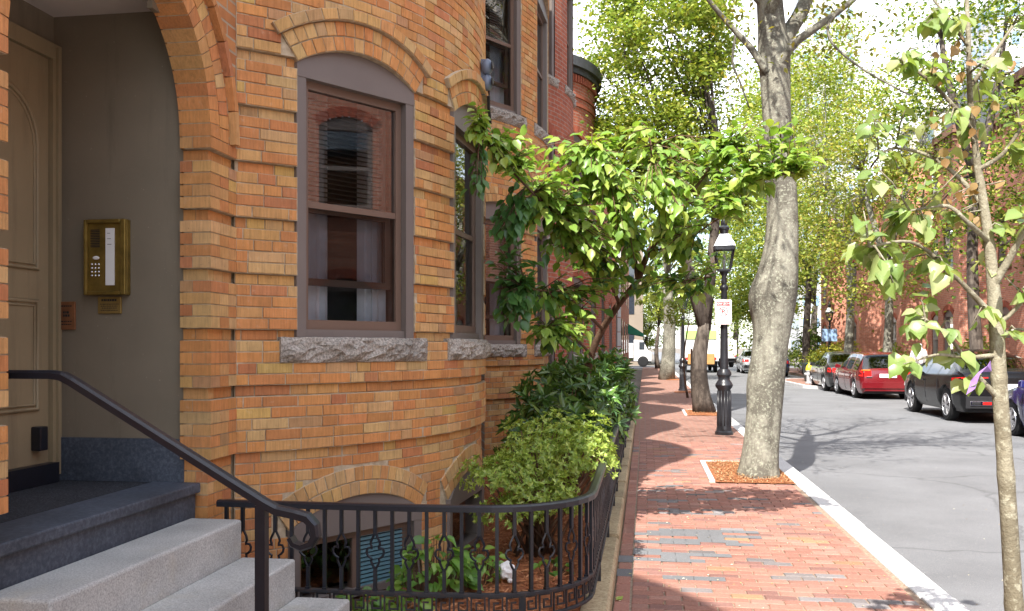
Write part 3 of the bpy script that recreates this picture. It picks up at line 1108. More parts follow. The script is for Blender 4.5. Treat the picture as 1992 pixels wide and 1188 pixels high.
# round arch of the doorway
AY, AZ, AR = 3.5, 2.605, 0.72
def ringpiece(r0, r1, t0, t1, x0, x1, col):
    g = 0.003
    P = lambda r, t, x: (x, AY + r * math.sin(t), AZ + r * math.cos(t))
    t0 += g / r1; t1 -= g / r1
    v = [P(r0, t0, x0), P(r0, t1, x0), P(r1, t1, x0), P(r1, t0, x0), P(r0, t0, x1), P(r0, t1, x1), P(r1, t1, x1), P(r1, t0, x1)]
    mas.raw(v, [(0, 3, 2, 1), (4, 5, 6, 7), (0, 1, 5, 4), (1, 2, 6, 5), (2, 3, 7, 6), (3, 0, 4, 7)], col)
def ring(r0, r1, n, x0, x1, pal, pal_from=-PI / 2, pal_to=PI / 2):
    for i in range(n):
        t0 = pal_from + (pal_to - pal_from) * i / n
        t1 = pal_from + (pal_to - pal_from) * (i + 1) / n
        ringpiece(r0 + 0.003, r1 - 0.003, t0, t1, x0, x1 + rng.uniform(-0.002, 0.002), tone(pal))
ring(AR, AR + 0.1, 35, XR, FX, ORANGE)
ring(AR + 0.1, AR + 0.2, 40, -2.25, FX, PALE + ORANGE[:2])
ring(AR + 0.212, AR + 0.258, 17, -2.2, FX + 0.034, ORANGE)
mas_n = 48
for i in range(mas_n):
    t0 = -PI / 2 + PI * i / mas_n; t1 = -PI / 2 + PI * (i + 1) / mas_n
    P = lambda r, t, x: (x, AY + r * math.sin(t), AZ + r * math.cos(t))
    r0, r1, x0, x1 = AR + 0.005, AR + 0.215, XR + 0.01, FX - 0.006
    wall.add([P(r0, t0, x0), P(r0, t1, x0), P(r1, t1, x0), P(r1, t0, x0), P(r0, t0, x1), P(r0, t1, x1), P(r1, t1, x1), P(r1, t0, x1)], BOXF)
wall.box(-2.45, -2.19, 4.38, 4.62, -0.1, 3.4)  # unseen backing added to stop light leaking between pier and bay
wall.build("wall", "mortar", houseA)
mas.flush(houseA, 300)

# everything of the house that lies beyond the courses drawn one by one
mb = MB()
f0 = Flat(FX)
bay0 = Bay(-3.69, -2.85, 2.5)
shell(mb, bay1, -bay1.smax, bay1.smax, ZB + (I0 + n) * H1, ROOF, [], d=-0.002)
shell(mb, bay1, 0.62, bay1.smax, -0.2, ZB + (I0 + n) * H1, [], d=-0.002)
shell(mb, bay0, -bay0.smax, bay0.smax, -0.2, ROOF, [])
shell(mb, f0, -9.0, bay0.cy - 1.96, -0.2, ROOF, [])
shell(mb, f0, bay0.cy + 1.96, 2.4, -0.2, ROOF, [])
doorhole = Hole(3.5, 2 * (AR + 0.21), -0.3, 2.605, 0.0)
K = 24
ys = np.linspace(2.4, 4.52, K + 1)
for ya, yb in zip(ys[:-1], ys[1:]):
    def low(y):
        r = AR + 0.20
        return AZ + math.sqrt(max(0, r * r - (y - AY) ** 2)) if abs(y - AY) < r else 2.605
    d = -0.004
    mb.quad(f0.map(ya, low(ya), d), f0.map(yb, low(yb), d), f0.map(yb, ROOF, d), f0.map(ya, ROOF, d), 0, [(ya, low(ya)), (yb, low(yb)), (yb, ROOF), (ya, ROOF)])
shell(mb, f0, 8.40, 8.75, -0.2, ROOF, [])
mb.build("upper_wall", "brick_wall_orange", houseA)
mb = MB()
mb.prism(plan_roof(bay1.cy, 2.45, 8.75, bay1, 0.10), ROOF, ROOF + 0.25)
mb.prism(plan_roof(bay0.cy, -9.0, 2.44, bay0, 0.10), ROOF, ROOF + 0.25)
mb.quad((-12, -9, -0.2), (FX, -9, -0.2), (FX, -9, ROOF), (-12, -9, ROOF))
mb.quad((-12, -9, -0.2), (-12, 13, -0.2), (-12, 13, ROOF), (-12, -9, ROOF))
mb.build("roof", "slate", houseA)
window(houseA, bay1, hw1, 3.05, label="tall sash window with pale curtains and blind, nearest of the bay")
window(houseA, bay1, hw2, 3.05, label="sash window on the street side of the bay, seen edge-on")
def basement(root, q, lab):
    w = window(root, bay1, q, 0.47, sill=False, detail=0, lower_screen=False, curtains=False, blinds=False, label=lab)
    return w
wb = basement(houseA, hb1, "basement window under a brick arch behind the railing")
F = Frame(bay1, hb1.sc, hb1.w)
s = MB()
for k in range(13):
    z = 0.12 + k * 0.025
    s.mbox(F.map, 0.02, 0.40, z, z + 0.016, -0.064, -0.050)
MATS["shade_teal"] = simple("shade_teal", (0.10, 0.20, 0.24), 0.6)
s.build("shutter", "shade_teal", wb)
for x_ in (-0.40, 0.0, 0.385):
    MB().mbox(F.map, x_ - .02, x_ + .02, 0.12, 0.47, -0.10, -0.05).build("mullion", "paint_brown", wb)
MB().mbox(F.map, -.42, .42, 0.425, 0.468, -0.12, -0.045).build("top_rail", "paint_brown", wb)
basement(houseA, hb2, "basement window at the street side of the bay")

# recessed porch
BX, PY0, PY1, CZ, FZ = -3.03, 2.74, 4.265, 3.26, 0.865
mb = MB()
mb.box(BX - .1, XR + 0.02, PY1, PY1 + .05, FZ - .1, CZ + .1)
mb.box(BX - .1, XR + 0.02, PY0 - .05, PY0, FZ - .1, CZ + .1)
mb.box(BX - 0.06, BX - 0.002, PY0 - .02, PY1 + .02, FZ, CZ + .08)
mb.box(XR + 0.002, XR + 0.03, AY + 0.42, PY1, 3.14, CZ)
mb.box(XR + 0.002, XR + 0.03, PY0, AY - 0.42, 3.14, CZ)
mb.build("porch_wall", "paint_taupe", houseA)
MB().box(BX - .04, FX - 0.02, PY0 - .03, PY1 + .03, CZ, CZ + 0.05).build("porch_ceiling", "plaster_white", houseA)
MB().box(BX, -2.31, 2.605, 4.40, FZ - 0.35, FZ - 0.002).build("porch_floor", "landing_mat", houseA)
mb = MB()
MB().box(BX + 0.001, XR + 0.008, PY1 - 0.018, PY1 - 0.001, FZ, 1.085).build("skirting", "bluestone", houseA)
MB().box(BX + 0.001, XR + 0.008, PY0 + 0.001, PY0 + 0.018, FZ, 1.085).build("skirting", "bluestone", houseA)
MB().box(BX - 0.05, BX + 0.075, 3.0, 4.20, FZ, 0.965).build("threshold", "iron_black", houseA)
# casing and the two door leaves
mb = MB()
for (a, b, d) in ((4.192, 4.262, 0.045), (4.215, 4.235, 0.06), (2.742, 2.81, 0.045)):
    mb.box(BX, BX + d, a, b, 0.9, 3.10 if d < 0.05 else 3.08)
mb.box(BX, BX + 0.045, 2.81, 4.192, 3.02, 3.10)
mb.build("door_frame", "paint_door", houseA)
for sgn, (ya, yb), lab in ((1, (3.503, 4.188), None), (-1, (2.812, 3.497), None)):
    dm = MB().box(BX, BX + 0.022, ya, yb, 0.965, 3.018)
    door = dm.build("door", "paint_door", houseA)
    c = (ya + yb) / 2
    hwid = 0.255
    def mould(pts):
        for off, r in ((0, 0.013), (0.022, 0.008)):
            q = [(BX + 0.024, c + (p[0] - c) * (1 - off / hwid), p[1] + off * p[2]) for p in pts]
            MB().tube(q, r, 6, closed=True).build("moulding", "paint_door", door, smooth=True)
    arc = [(c - hwid, 1.94, 1), (c + hwid, 1.94, 1)] + [(c + hwid * math.cos(t), 2.56 + hwid * math.sin(t), -1) for t in np.linspace(0, PI, 13)]
    mould(arc)
    mould([(c - hwid, 1.24, 1), (c + hwid, 1.24, 1), (c + hwid, 1.78, -1), (c - hwid, 1.78, -1)])
    if sgn > 0:
        b = MB().box(BX + 0.022, BX + 0.075, 4.055, 4.115, 1.035, 1.155).build("letter_box", "iron_black", door)
        bevel(b, 0.006)

# ---------------------------------------------------------------- things in the porch
ic = empty("intercom_panel", (-2.71, PY1, 1.81), "brass apartment intercom panel with white name list on the porch wall", "intercom")
y0 = PY1
o = MB().box(-2.83, -2.60, y0 - 0.035, y0 - 0.001, 1.815, 2.20).build("backplate", "brass", ic); bevel(o, 0.006)
m = MB()
for b in ((-2.83, -2.812, 1.815, 2.2), (-2.63, -2.60, 1.815, 2.2), (-2.812, -2.63, 1.815, 1.835), (-2.812, -2.63, 2.18, 2.2)):
    m.box(b[0], b[1], y0 - 0.055, y0 - 0.036, b[2], b[3])
bevel(m.build("rim", "brass", ic), 0.005)
MB().box(-2.716, -2.668, y0 - 0.041, y0 - 0.036, 1.865, 2.155).build("name_list", "paper_white", ic)
m = MB()
for k in range(3):
    m.box(-2.706, -2.690 + 0.004 * k, y0 - 0.0425, y0 - 0.0412, 2.128 - k * 0.028, 2.130 - k * 0.028)
m.build("print", "ink_dark", ic)
for k in range(11):
    MB().box(-2.80, -2.75, y0 - 0.040, y0 - 0.036, 2.06 + k * 0.0085, 2.0638 + k * 0.0085).build("speaker_slot", "ink_dark", ic)
bd = MB().lathe([(0.017, 0), (0.017, 0.006), (0.009, 0.010)], 14, (0, 0, 0)).build("badge", "paper_white", ic, world=False)
bd.rotation_euler = (PI / 2, 0, 0); bd.scale = (1, 0.55, 1); bd.location = (-2.77 + 2.71, -0.034, 2.005 - 1.81)
for r_ in range(4):
    for c_ in range(3):
        kb = MB().lathe([(0.0062, 0), (0.0062, 0.004), (0.004, 0.006)], 8).build("key_button", "chrome", ic, world=False)
        kb.rotation_euler = (PI / 2, 0, 0); kb.location = (-2.795 + 0.019 * c_ + 2.71, -0.034, 1.972 - 0.019 * r_ - 1.81)
def plaque(name, x0, x1, z0, z1, mat, lab, lines):
    p = empty(name, ((x0 + x1) / 2, PY1, z0), lab, "plaque")
    o = MB().box(x0, x1, PY1 - 0.012, PY1 - 0.001, z0, z1).build("plate", mat, p); bevel(o, 0.003)
    m = MB()
    for (za, h, ind) in lines:
        zz = z1 - za
        x = x0 + ind
        while x < x1 - ind - 0.003:
            l = rng.uniform(0.004, 0.013)
            m.box(x, min(x + l, x1 - ind), PY1 - 0.0135, PY1 - 0.0118, zz - h, zz)
            x += l + 0.003
    m.build("lettering", "ink_dark", p)
plaque("brass_notice", -2.778, -2.648, 1.722, 1.808, "brass_dull", "small brass notice plate right below the intercom", [(0.012, 0.011, 0.022), (0.036, 0.004, 0.014), (0.046, 0.004, 0.018), (0.056, 0.004, 0.024), (0.068, 0.003, 0.018)])
plaque("copper_notice", -3.0, -2.905, 1.64, 1.785, "copper_dull", "copper coloured notice plate low beside the door", [(0.02, 0.006, 0.018), (0.05, 0.012, 0.03), (0.066, 0.012, 0.03), (0.10, 0.005, 0.018), (0.115, 0.005, 0.02)])

# ---------------------------------------------------------------- stoop
stoop = empty("stoop", (-1.7, 3.45, 0), "speckled granite front steps with a dark bluestone top step", "steps")
SY0, SY1 = 2.73, 4.16
for i, (xa, xb, z) in enumerate([(-2.222, -1.952, 0.708), (-1.951, -1.675, 0.525), (-1.674, -1.40, 0.343), (-1.399, -1.12, 0.16)]):
    o = MB().box(xa, xb, SY0 + rng.uniform(0, .004), SY1 + rng.uniform(-.004, .004), -0.1, z).build("step", "granite_step", stoop)
    bevel(o, 0.014, 3)
o = MB().box(-2.30, -2.225, 2.785, 4.215, 0.60, 0.822).build("riser", "bluestone", stoop)
o = MB().box(-2.46, -2.198, 2.785, 4.225, 0.823, 0.872).build("top_slab", "bluestone", stoop); bevel(o, 0.008)

def sweep(mb, path, w, h, up=(0, 0, 1), closed=False):
    """rectangular bar along a polyline: w across, h along up"""
    P = [Vector(p) for p in path]
    U = Vector(up)
    n = len(P)
    ring_ = []
    for i, p in enumerate(P):
        d = (P[min(i + 1, n - 1)] - P[max(i - 1, 0)]).normalized()
        sx = d.cross(U)
        if sx.length < 1e-4:
            sx = Vector((1, 0, 0))
        sx.normalize()
        sy = sx.cross(d).normalized()
        ring_.append([p + sx * (a * w / 2) + sy * (b * h / 2) for a, b in ((-1, -1), (1, -1), (1, 0.55), (0.55, 1), (-0.55, 1), (-1, 0.55))])
    v = [q for r in ring_ for q in r]
    k = 6
    f = []
    for i in range(n - 1):
        for j in range(k):
            j2 = (j + 1) % k
            f.append((i * k + j, i * k + j2, (i + 1) * k + j2, (i + 1) * k + j))
    f.append(tuple(range(k - 1, -1, -1))); f.append(tuple((n - 1) * k + j for j in range(k)))
    mb.add(v, f)
    return mb

rail = empty("handrail", (-1.31, 2.95, 0.16), "black iron handrail with curled end on the near side of the steps", "handrail")
HY = 2.95
pts = [(-2.95, 1.452), (-2.10, 1.452), (-2.06, 1.447), (-2.02, 1.428), (-1.30, 1.012), (-1.255, 0.990), (-1.19, 0.978), (-1.145, 0.967), (-1.118, 0.94), (-1.112, 0.905), (-1.13, 0.875), (-1.165, 0.862), (-1.195, 0.873), (-1.208, 0.895)]
m = MB()
sweep(m, [(x, HY, z) for x, z in pts], 0.052, 0.036, up=(0.0, 0.0, 1))
# the curl turns over, so build it as a bar swept in its own plane
rail_o = m
m2 = MB()
P = [Vector((x, HY, z)) for x, z in pts]
verts = []
for i, p in enumerate(P):
    d = (P[min(i + 1, len(P) - 1)] - P[max(i - 1, 0)]).normalized()
    nrm = Vector((0, 1, 0)).cross(d) * -1
    tk = 0.031 if i < 7 else 0.031 - 0.002 * (i - 7)
    for a, b in ((-1, -1), (1, -1), (1, 0.4), (0.6, 1), (-0.6, 1), (-1, 0.4)):
        verts.append(p + Vector((0, a * 0.023, 0)) + nrm * (b * tk / 2))
f = []
for i in range(len(P) - 1):
    for j in range(6):
        f.append((i * 6 + j, i * 6 + (j + 1) % 6, (i + 1) * 6 + (j + 1) % 6, (i + 1) * 6 + j))
f += [(5, 4, 3, 2, 1, 0), tuple((len(P) - 1) * 6 + j for j in range(6))]
m2.add(verts, f)
m2.build("rail", "iron_black", rail)
MB().box(-1.329, -1.293, HY - 0.018, HY + 0.018, 0.16, 1.005).build("post", "iron_black", rail)
# ---------------------------------------------------------------- garden: coping, railing, mulch
FENCE = [(-2.13, 4.275), (-1.6, 4.275), (-1.1, 4.28), (-0.85, 4.30)]
for t in np.linspace(0.1, 1.0, 9):
    a = -PI / 2 + t * PI / 2
    FENCE.append((-0.82 + 0.54 * math.cos(a) * 1.0, 4.86 + 0.555 * math.sin(a)))
FENCE += [(-0.28, y) for y in np.arange(5.2, 8.7, 0.4)] + [(-0.28, 8.7)]
class Path:
    def __init__(s, pts):
        s.p = [Vector((x, y, 0)) for x, y in pts]
        s.L = [0]
        for a, b in zip(s.p[:-1], s.p[1:]):
            s.L.append(s.L[-1] + (b - a).length)
    def at(s, t):
        for i in range(len(s.L) - 1):
            if t <= s.L[i + 1] or i == len(s.L) - 2:
                k = (t - s.L[i]) / (s.L[i + 1] - s.L[i])
                d = (s.p[i + 1] - s.p[i]).normalized()
                return s.p[i].lerp(s.p[i + 1], k), d
def baluster_meshes():
    plain = MB().box(-0.0085, 0.0085, -0.0085, 0.0085, 0.345, 0.755)
    plain.box(-0.012, 0.012, -0.012, 0.012, 0.33, 0.362)
    orn = MB().box(-0.0085, 0.0085, -0.0085, 0.0085, 0.345, 0.462)
    orn.box(-0.012, 0.012, -0.012, 0.012, 0.33, 0.362)
    orn.box(-0.0085, 0.0085, -0.0085, 0.0085, 0.632, 0.755)
    half = [(0.0, 0.455), (0.013, 0.478), (0.021, 0.497), (0.018, 0.510), (0.030, 0.517), (0.041, 0.530), (0.044, 0.546), (0.037, 0.561), (0.024, 0.563), (0.018, 0.558), (0.019, 0.571), (0.024, 0.583), (0.020, 0.600), (0.010, 0.619), (0.0, 0.640)]
    for s in (-1, 1):
        orn.tube([(s * x, 0, z) for x, z in half], 0.0062, 5)
    key = MB()
    U = 0.086
    b = [(0.004, 0.232, 0.004, 0.335), (0.004, 0.327, 0.075, 0.335), (0.067, 0.262, 0.075, 0.335), (0.024, 0.262, 0.075, 0.270), (0.024, 0.262, 0.032, 0.306), (0.024, 0.298, 0.055, 0.306)]
    key.box(-0.043, -0.035, -0.004, 0.004, 0.236, 0.336)
    key.box(-0.035, 0.031, -0.004, 0.004, 0.326, 0.336)
    key.box(0.023, 0.031, -0.004, 0.004, 0.262, 0.326)
    key.box(-0.019, 0.023, -0.004, 0.004, 0.262, 0.270)
    key.box(-0.019, -0.011, -0.004, 0.004, 0.270, 0.308)
    key.box(-0.011, 0.010, -0.004, 0.004, 0.300, 0.308)
    out = []
    for nm, q in (("baluster", plain), ("baluster", orn), ("key_ornament", key)):
        o = q.build(nm, "iron_rusty" if nm == "key_ornament" else "iron_black")
        out.append(o.data); bpy.data.objects.remove(o)
    return out
PLAIN, ORN, KEY = baluster_meshes()
def railing(pts, lab, detail=True):
    P = Path(pts)
    root = empty("garden_railing", (pts[0][0], pts[0][1], 0), lab, "railing", "iron garden railings")
    pl = [(p.x, p.y) for p in P.p]
    sweep(MB(), [(x, y, 0.765) for x, y in pl], 0.05, 0.032).build("top_rail", "iron_black", root)
    sweep(MB(), [(x, y, 0.345) for x, y in pl], 0.028, 0.018).build("bottom_rail", "iron_rusty", root)
    sweep(MB(), [(x, y, 0.230) for x, y in pl], 0.024, 0.014).build("base_rail", "iron_rusty", root)
    n = int(P.L[-1] / 0.086)
    for i in range(n):
        p, d = P.at((i + 0.5) * 0.086)
        rz = math.atan2(d.y, d.x)
        M = Matrix.Translation(p) @ Matrix.Rotation(rz, 4, 'Z')
        for me, nm in ((ORN if i % 2 else PLAIN, "baluster"), (KEY, "key_ornament")):
            o = bpy.data.objects.new(nm, me)
            COL.objects.link(o)
            o.parent = root
            o.matrix_parent_inverse = root.matrix_basis.inverted()
            o.matrix_basis = M
    k = 0.25
    while k < P.L[-1]:
        p, d = P.at(k)
        MB().box(p.x - 0.012, p.x + 0.012, p.y - 0.012, p.y + 0.012, 0.05, 0.34).build("foot", "iron_rusty", root)
        k += 1.3
    return root
railing(FENCE, "black iron garden railing curving round the nearest garden beside the steps")
railing([(-0.28, 8.78), (-0.28, 12.6)], "black iron railing along the garden behind the dark shrub")
railing([(-0.28, 12.7), (-0.28, 20.0)], "far iron railing along the gardens of the red houses")

def coping(pts, lab, ln=1.05):
    P = Path(pts)
    root = empty("garden_coping", (pts[0][0], pts[0][1], 0), lab, "coping", "sandstone copings under the railings")
    t = 0.0
    while t < P.L[-1] - 0.05:
        e = min(t + ln * rng.uniform(0.8, 1.15), P.L[-1])
        z = 0.125 + rng.uniform(-0.016, 0.016)
        k = max(1, int((e - t) / 0.12))
        v, f = [], []
        for i in range(k + 1):
            p, d = P.at(t + 0.007 + (e - t - 0.014) * i / k)
            nx, ny = d.y, -d.x
            a, b = (p.x - nx * 0.07, p.y - ny * 0.07), (p.x + nx * 0.085, p.y + ny * 0.085)
            jz = rng.uniform(-0.003, 0.003)
            v += [(*a, -0.1), (*b, -0.1), (b[0] + nx * 0.0, b[1] + ny * 0.0, z - 0.02), (b[0] - nx * 0.018, b[1] - ny * 0.018, z + jz), (*a, z + jz)]
        for i in range(k):
            for j in range(5):
                f.append((i * 5 + j, i * 5 + (j + 1) % 5, (i + 1) * 5 + (j + 1) % 5, (i + 1) * 5 + j))
        f += [(4, 3, 2, 1, 0), tuple(k * 5 + j for j in range(5))]
        MB().add(v, f).build("coping_stone", "sandstone", root)
        t = e
coping(FENCE, "sandstone coping under the nearest curved railing")
coping([(-0.28, 8.72), (-0.28, 20.0)], "sandstone coping under the farther railings")

# mulch bed: rises gently from the coping, dips at the basement windows
def bed_z(x, y):
    d = math.hypot(x - bay1.cx, y - bay1.cy) - 2.5
    if y > 8.75:
        d = 1
    near_wall = max(0.0, 1 - max(0.0, d) / 0.45)
    left = max(0.0, min(1, (-0.9 - x) / 0.5))
    return 0.15 - 0.10 * near_wall * left + 0.018 * math.sin(x * 7) * math.cos(y * 5) + 0.02 * math.sin(x * 2.3 + y * 3.1)
mb = MB()
xs = np.linspace(-2.3, -0.34, 40); ys = np.linspace(4.29, 20, 200)
for i, x in enumerate(xs):
    for k, y in enumerate(ys):
        mb.v.append((x, y, bed_z(x, y) + rng.uniform(-0.006, 0.006))); mb.c.append((1, 1, 1))
def in_bed(x, y):
    if y < 4.86 and x > -0.82:
        return math.hypot(x + 0.82, y - 4.86) < 0.56
    return True
W = len(ys)
for i in range(len(xs) - 1):
    for k in range(W - 1):
        if in_bed((xs[i] + xs[i + 1]) / 2, (ys[k] + ys[k + 1]) / 2):
            mb.f.append((i * W + k, (i + 1) * W + k, (i + 1) * W + k + 1, i * W + k + 1)); mb.mi.append(0)
structure("garden_bed", mb, "mulch", "orange bark mulch bed between the railing and the house", True)
mb = MB()
for _ in range(5200):
    x = rng.uniform(-1.9, -0.36); y = 4.33 + 3.2 * rng.random() ** 1.4
    if math.hypot(x - bay1.cx, y - bay1.cy) < 2.5 or not in_bed(x, y):
        continue
    z = bed_z(x, y) + rng.uniform(0.004, 0.014)
    a = rng.uniform(0, PI); L = rng.uniform(0.010, 0.028); w = rng.uniform(0.002, 0.005)
    ux, uy = math.cos(a) * L, math.sin(a) * L
    vx, vy = -math.sin(a) * w, math.cos(a) * w
    t1, t2 = rng.uniform(-.008, .008), rng.uniform(-.004, .004)
    c = rng.choice([(0.42, 0.17, 0.07), (0.34, 0.13, 0.055), (0.50, 0.24, 0.12), (0.25, 0.09, 0.045)])
    mb.add([(x - ux - vx, y - uy - vy, z - t1), (x + ux - vx, y + uy - vy, z + t1), (x + ux + vx, y + uy + vy, z + t1 + t2), (x - ux + vx, y - uy + vy, z - t1 + t2)], [(0, 1, 2, 3)], 0, c)
tag(mb.build("bark_chips", "mulch_chip"), "loose orange bark chips lying on the nearest garden bed", "bark chips", None, "stuff")

# small white thing lying in the mulch behind the railing
m = MB()
bm = bmesh.new()
bmesh.ops.create_icosphere(bm, subdivisions=3, radius=0.048)
for v in bm.verts:
    q = v.co.normalized()
    v.co *= 1 + 0.10 * math.sin(7 * q.x + 3 * q.y) + 0.08 * math.sin(9 * q.z + 4 * q.x)
    v.co.z *= 1.12
bmesh.ops.create_icosphere(bm, subdivisions=2, radius=0.017, matrix=Matrix.Translation((0.022, -0.025, -0.052)))
me = bpy.data.meshes.new("crumpled_paper"); bm.to_mesh(me); bm.free()
me.materials.append(MATS["paper_white"])
o = bpy.data.objects.new("crumpled_paper", me); COL.objects.link(o)
o.location = (-0.80, 5.2, bed_z(-0.80, 5.2) + 0.065)
tag(o, "small crumpled white lump lying on the mulch behind the railing", "litter")

# twin floodlight on the bay
fl = empty("floodlight", bay1.map(-0.02, 3.42, 0.0), "grey twin-headed floodlight fixed to the edge of the round bay", "floodlight")
def onbay(a, z, d):
    return Vector(bay1.map(a, z, d))
m = MB(); m.mbox(bay1.map, 0.02, 0.10, 3.40, 3.66, 0.0, 0.03); m.build("mount", "spot_grey", fl)
for zc in (3.60, 3.485):
    c = onbay(0.02, zc, 0.045)
    bm = bmesh.new()
    bmesh.ops.create_uvsphere(bm, u_segments=16, v_segments=10, radius=0.06)
    for v in bm.verts:
        v.co.x *= 0.75; v.co.y *= 0.75
    me = bpy.data.meshes.new("lamp_head"); bm.to_mesh(me); bm.free()
    me.materials.append(MATS["spot_grey"]); me.polygons.foreach_set("use_smooth", [True] * len(me.polygons))
    h = link("lamp_head", me, fl); h.matrix_basis = Matrix.Translation(c)
    MB().lathe([(0.03, -0.004), (0.034, 0.0), (0.022, 0.006)], 12, (c.x + 0.045, c.y - 0.03, c.z), axis='x').build("lens", "plastic_black", h, world=False)
    h.children[-1].matrix_parent_inverse = h.matrix_basis.inverted()
MB().tube([onbay(0.06, 3.40, 0.05), onbay(0.10, 3.32, 0.045), onbay(0.16, 3.22, 0.05)], 0.012, 6).build("cable", "plastic_black", fl)

# ---------------------------------------------------------------- the second orange house
def bow_windows(root, bay, rows, detail, **kw):
    for (sc, w, z0, zs, rise, hz) in rows:
        window(root, bay, Hole(sc, w, z0, zs, rise, 0.165), hz, detail=detail, **kw)

houseB = empty("orange_row_house", (-3.0, 11.0, 0), "second orange brick house with round bay, behind the small garden tree", "house")
bay2 = Bay(-3.69, 11.0, 2.5)
rowsB = [Hole(-1.42, 0.88, 1.58, 3.0, 0.13, 0.165), Hole(-0.1, 0.88, 1.58, 3.0, 0.13, 0.165), Hole(-1.42, 0.88, 4.15, 5.7, 0.13, 0.165), Hole(-0.1, 0.88, 4.15, 5.7, 0.13, 0.165)]
mas = Masonry(); wall = MB()
zb0 = 0.205
nB = 95
sl = [(q.sc - q.w / 2 - 0.1, q.sc + q.w / 2 + 0.11, q.z0 - 0.135, q.z0) for q in rowsB]
def offB(i):
    k = i - 13
    return -0.034 if (k < 0 or (0 < k <= 35 and k % 5 == 0)) else 0.0
course_wall(mas, wall, bay2, -2.15, 0.45, zb0, nB, H1, offB, rowsB, extra=sl)
for q in rowsB:
    arch_ring(mas, wall, bay2, q, q.ra, q.ra + 0.082, 0.006, PALE + ORANGE[:2])
    arch_ring(mas, wall, bay2, q, q.ra + 0.083, q.ra + 0.165, 0.006, PALE + ORANGE[:2])
wall.build("wall", "mortar", houseB)
mas.flush(houseB, 0)
mb = MB()
shell(mb, bay2, -bay2.smax, -2.15, -0.2, ROOF, [], d=-0.002)
shell(mb, bay2, 0.45, bay2.smax, -0.2, ROOF, [], d=-0.002)
shell(mb, bay2, -2.15, 0.45, -0.2, zb0, [], d=-0.002)
shell(mb, bay2, -2.15, 0.45, zb0 + nB * H1, ROOF, [], d=-0.002)
shell(mb, f0, 8.76, 9.05, -0.2, ROOF, [])
shell(mb, f0, 12.94, 12.98, -0.2, ROOF, [])
mb.build("upper_wall", "brick_wall_orange", houseB)
MB().prism(plan_roof(bay2.cy, 8.76, 12.97, bay2, 0.10), ROOF, ROOF + 0.25).build("roof", "slate", houseB)
for q in rowsB:
    window(houseB, bay2, q, q.zs - 0.06, detail=1 if q.sc > -1 else 2, blinds=q.sc < -1)

# downspout at the party wall
ds = empty("downspout", (-1.42, 12.75, 0), "grey downspout between the orange and the red house", "downspout")
sx, sy = bay2.map(1.15, 0, 0.05)[0] + 0.02, bay2.map(1.15, 0, 0)[1]
MB().tube([(-1.45, 12.62, 0.2), (-1.45, 12.62, 7.7)], 0.045, 10).build("pipe", "paint_grey", ds)
for z in (1.2, 3.4, 5.6):
    MB().lathe([(0.055, -0.03), (0.055, 0.03)], 12, (-1.45, 12.62, z)).build("bracket", "paint_grey", ds)

# ---------------------------------------------------------------- red houses further along the left side
def red_house(name, cy, ya, yb, top, floors, lab, detail, cornice=True, mat="brick_wall_red"):
    root = empty(name, (-3.0, cy, 0), lab, "house", "red brick row houses on the left")
    bay = Bay(-3.69, cy, 2.5)
    holes = []
    for z0, zs in floors:
        for sc in (-1.42, -0.1):
            holes.append(Hole(sc, 0.82, z0, zs, 0.14, 0.165))
    mb = MB()
    shell(mb, bay, -bay.smax, bay.smax, -0.2, top, holes)
    if ya < cy - 1.97:
        shell(mb, f0, ya, cy - 1.96, -0.2, top, [])
    if yb > cy + 1.97:
        shell(mb, f0, cy + 1.96, yb, -0.2, top, [])
    mb.build("wall", mat, root)
    for q in holes:
        window(root, bay, q, q.zs - 0.05, detail=detail, curtains=False, blinds=False, lower_screen=detail > 0)
        m = MB()
        ang = math.asin(q.w / 2 / q.ra)
        for i in range(11):
            t0, t1 = -ang + 2 * ang * i / 11 + 0.004, -ang + 2 * ang * (i + 1) / 11 - 0.004
            P = lambda r, t: (q.sc + r * math.sin(t), q.zc + r * math.cos(t))
            v, f, _ = piece(bay, [P(q.ra, t0), P(q.ra, t1), P(q.ra + 0.17, t1), P(q.ra + 0.17, t0)], -0.05, 0.012)
            m.add(v, f, 0, tone([((0.36, 0.10, 0.06), 2), ((0.30, 0.085, 0.05), 1)]))
        m.build("arch", "brick", root)
    # brick bands that stand proud
    for z in ([top - 0.95, top - 0.75] if cornice else []) + [floors[0][0] - 0.35]:
        m = MB()
        for i in range(26):
            a = -bay.smax + 2 * bay.smax * i / 26
            m.mbox(bay.map, a, a + 2 * bay.smax / 26, z, z + 0.07, -0.02, 0.03, 0, (0.33, 0.095, 0.055))
        m.build("string_course", "brick", root)
    m = MB()
    k = 44
    for i in range(k):
        a = -bay.smax + 2 * bay.smax * (i + 0.2) / k
        m.mbox(bay.map, a, a + 2 * bay.smax / k * 0.55, top - 0.42, top - 0.26, -0.02, 0.055, 0, (0.30, 0.085, 0.05))
    tag(m.build("dentils", "brick", root), kind="stuff")
    MB().prism(plan_roof(cy, ya, yb, bay, 0.09), top - 0.25, top - 0.12).build("bed_mould", "slate", root)
    MB().prism(plan_roof(cy, ya, yb, bay, 0.17), top - 0.119, top + 0.10).build("cornice", "slate", root)
    m = MB()
    m.prism([(-12, ya), (-4.2, ya), (-4.2, yb), (-12, yb)], top + 0.1, top + 0.4)
    m.build("roof", "slate", root)
    return root, bay
R3, bay3 = red_house("red_row_house", 14.95, 12.99, 17.4, 8.9, [(0.55, 2.35), (3.25, 4.75), (5.75, 7.5)], "nearest red brick house with round bay beyond the downspout", 1)
R4, bay4 = red_house("red_row_house", 21.4, 17.41, 23.9, 7.9, [(1.4, 3.0), (4.5, 6.2)], "red brick house with dark curved cornice seen against the sky", 0)
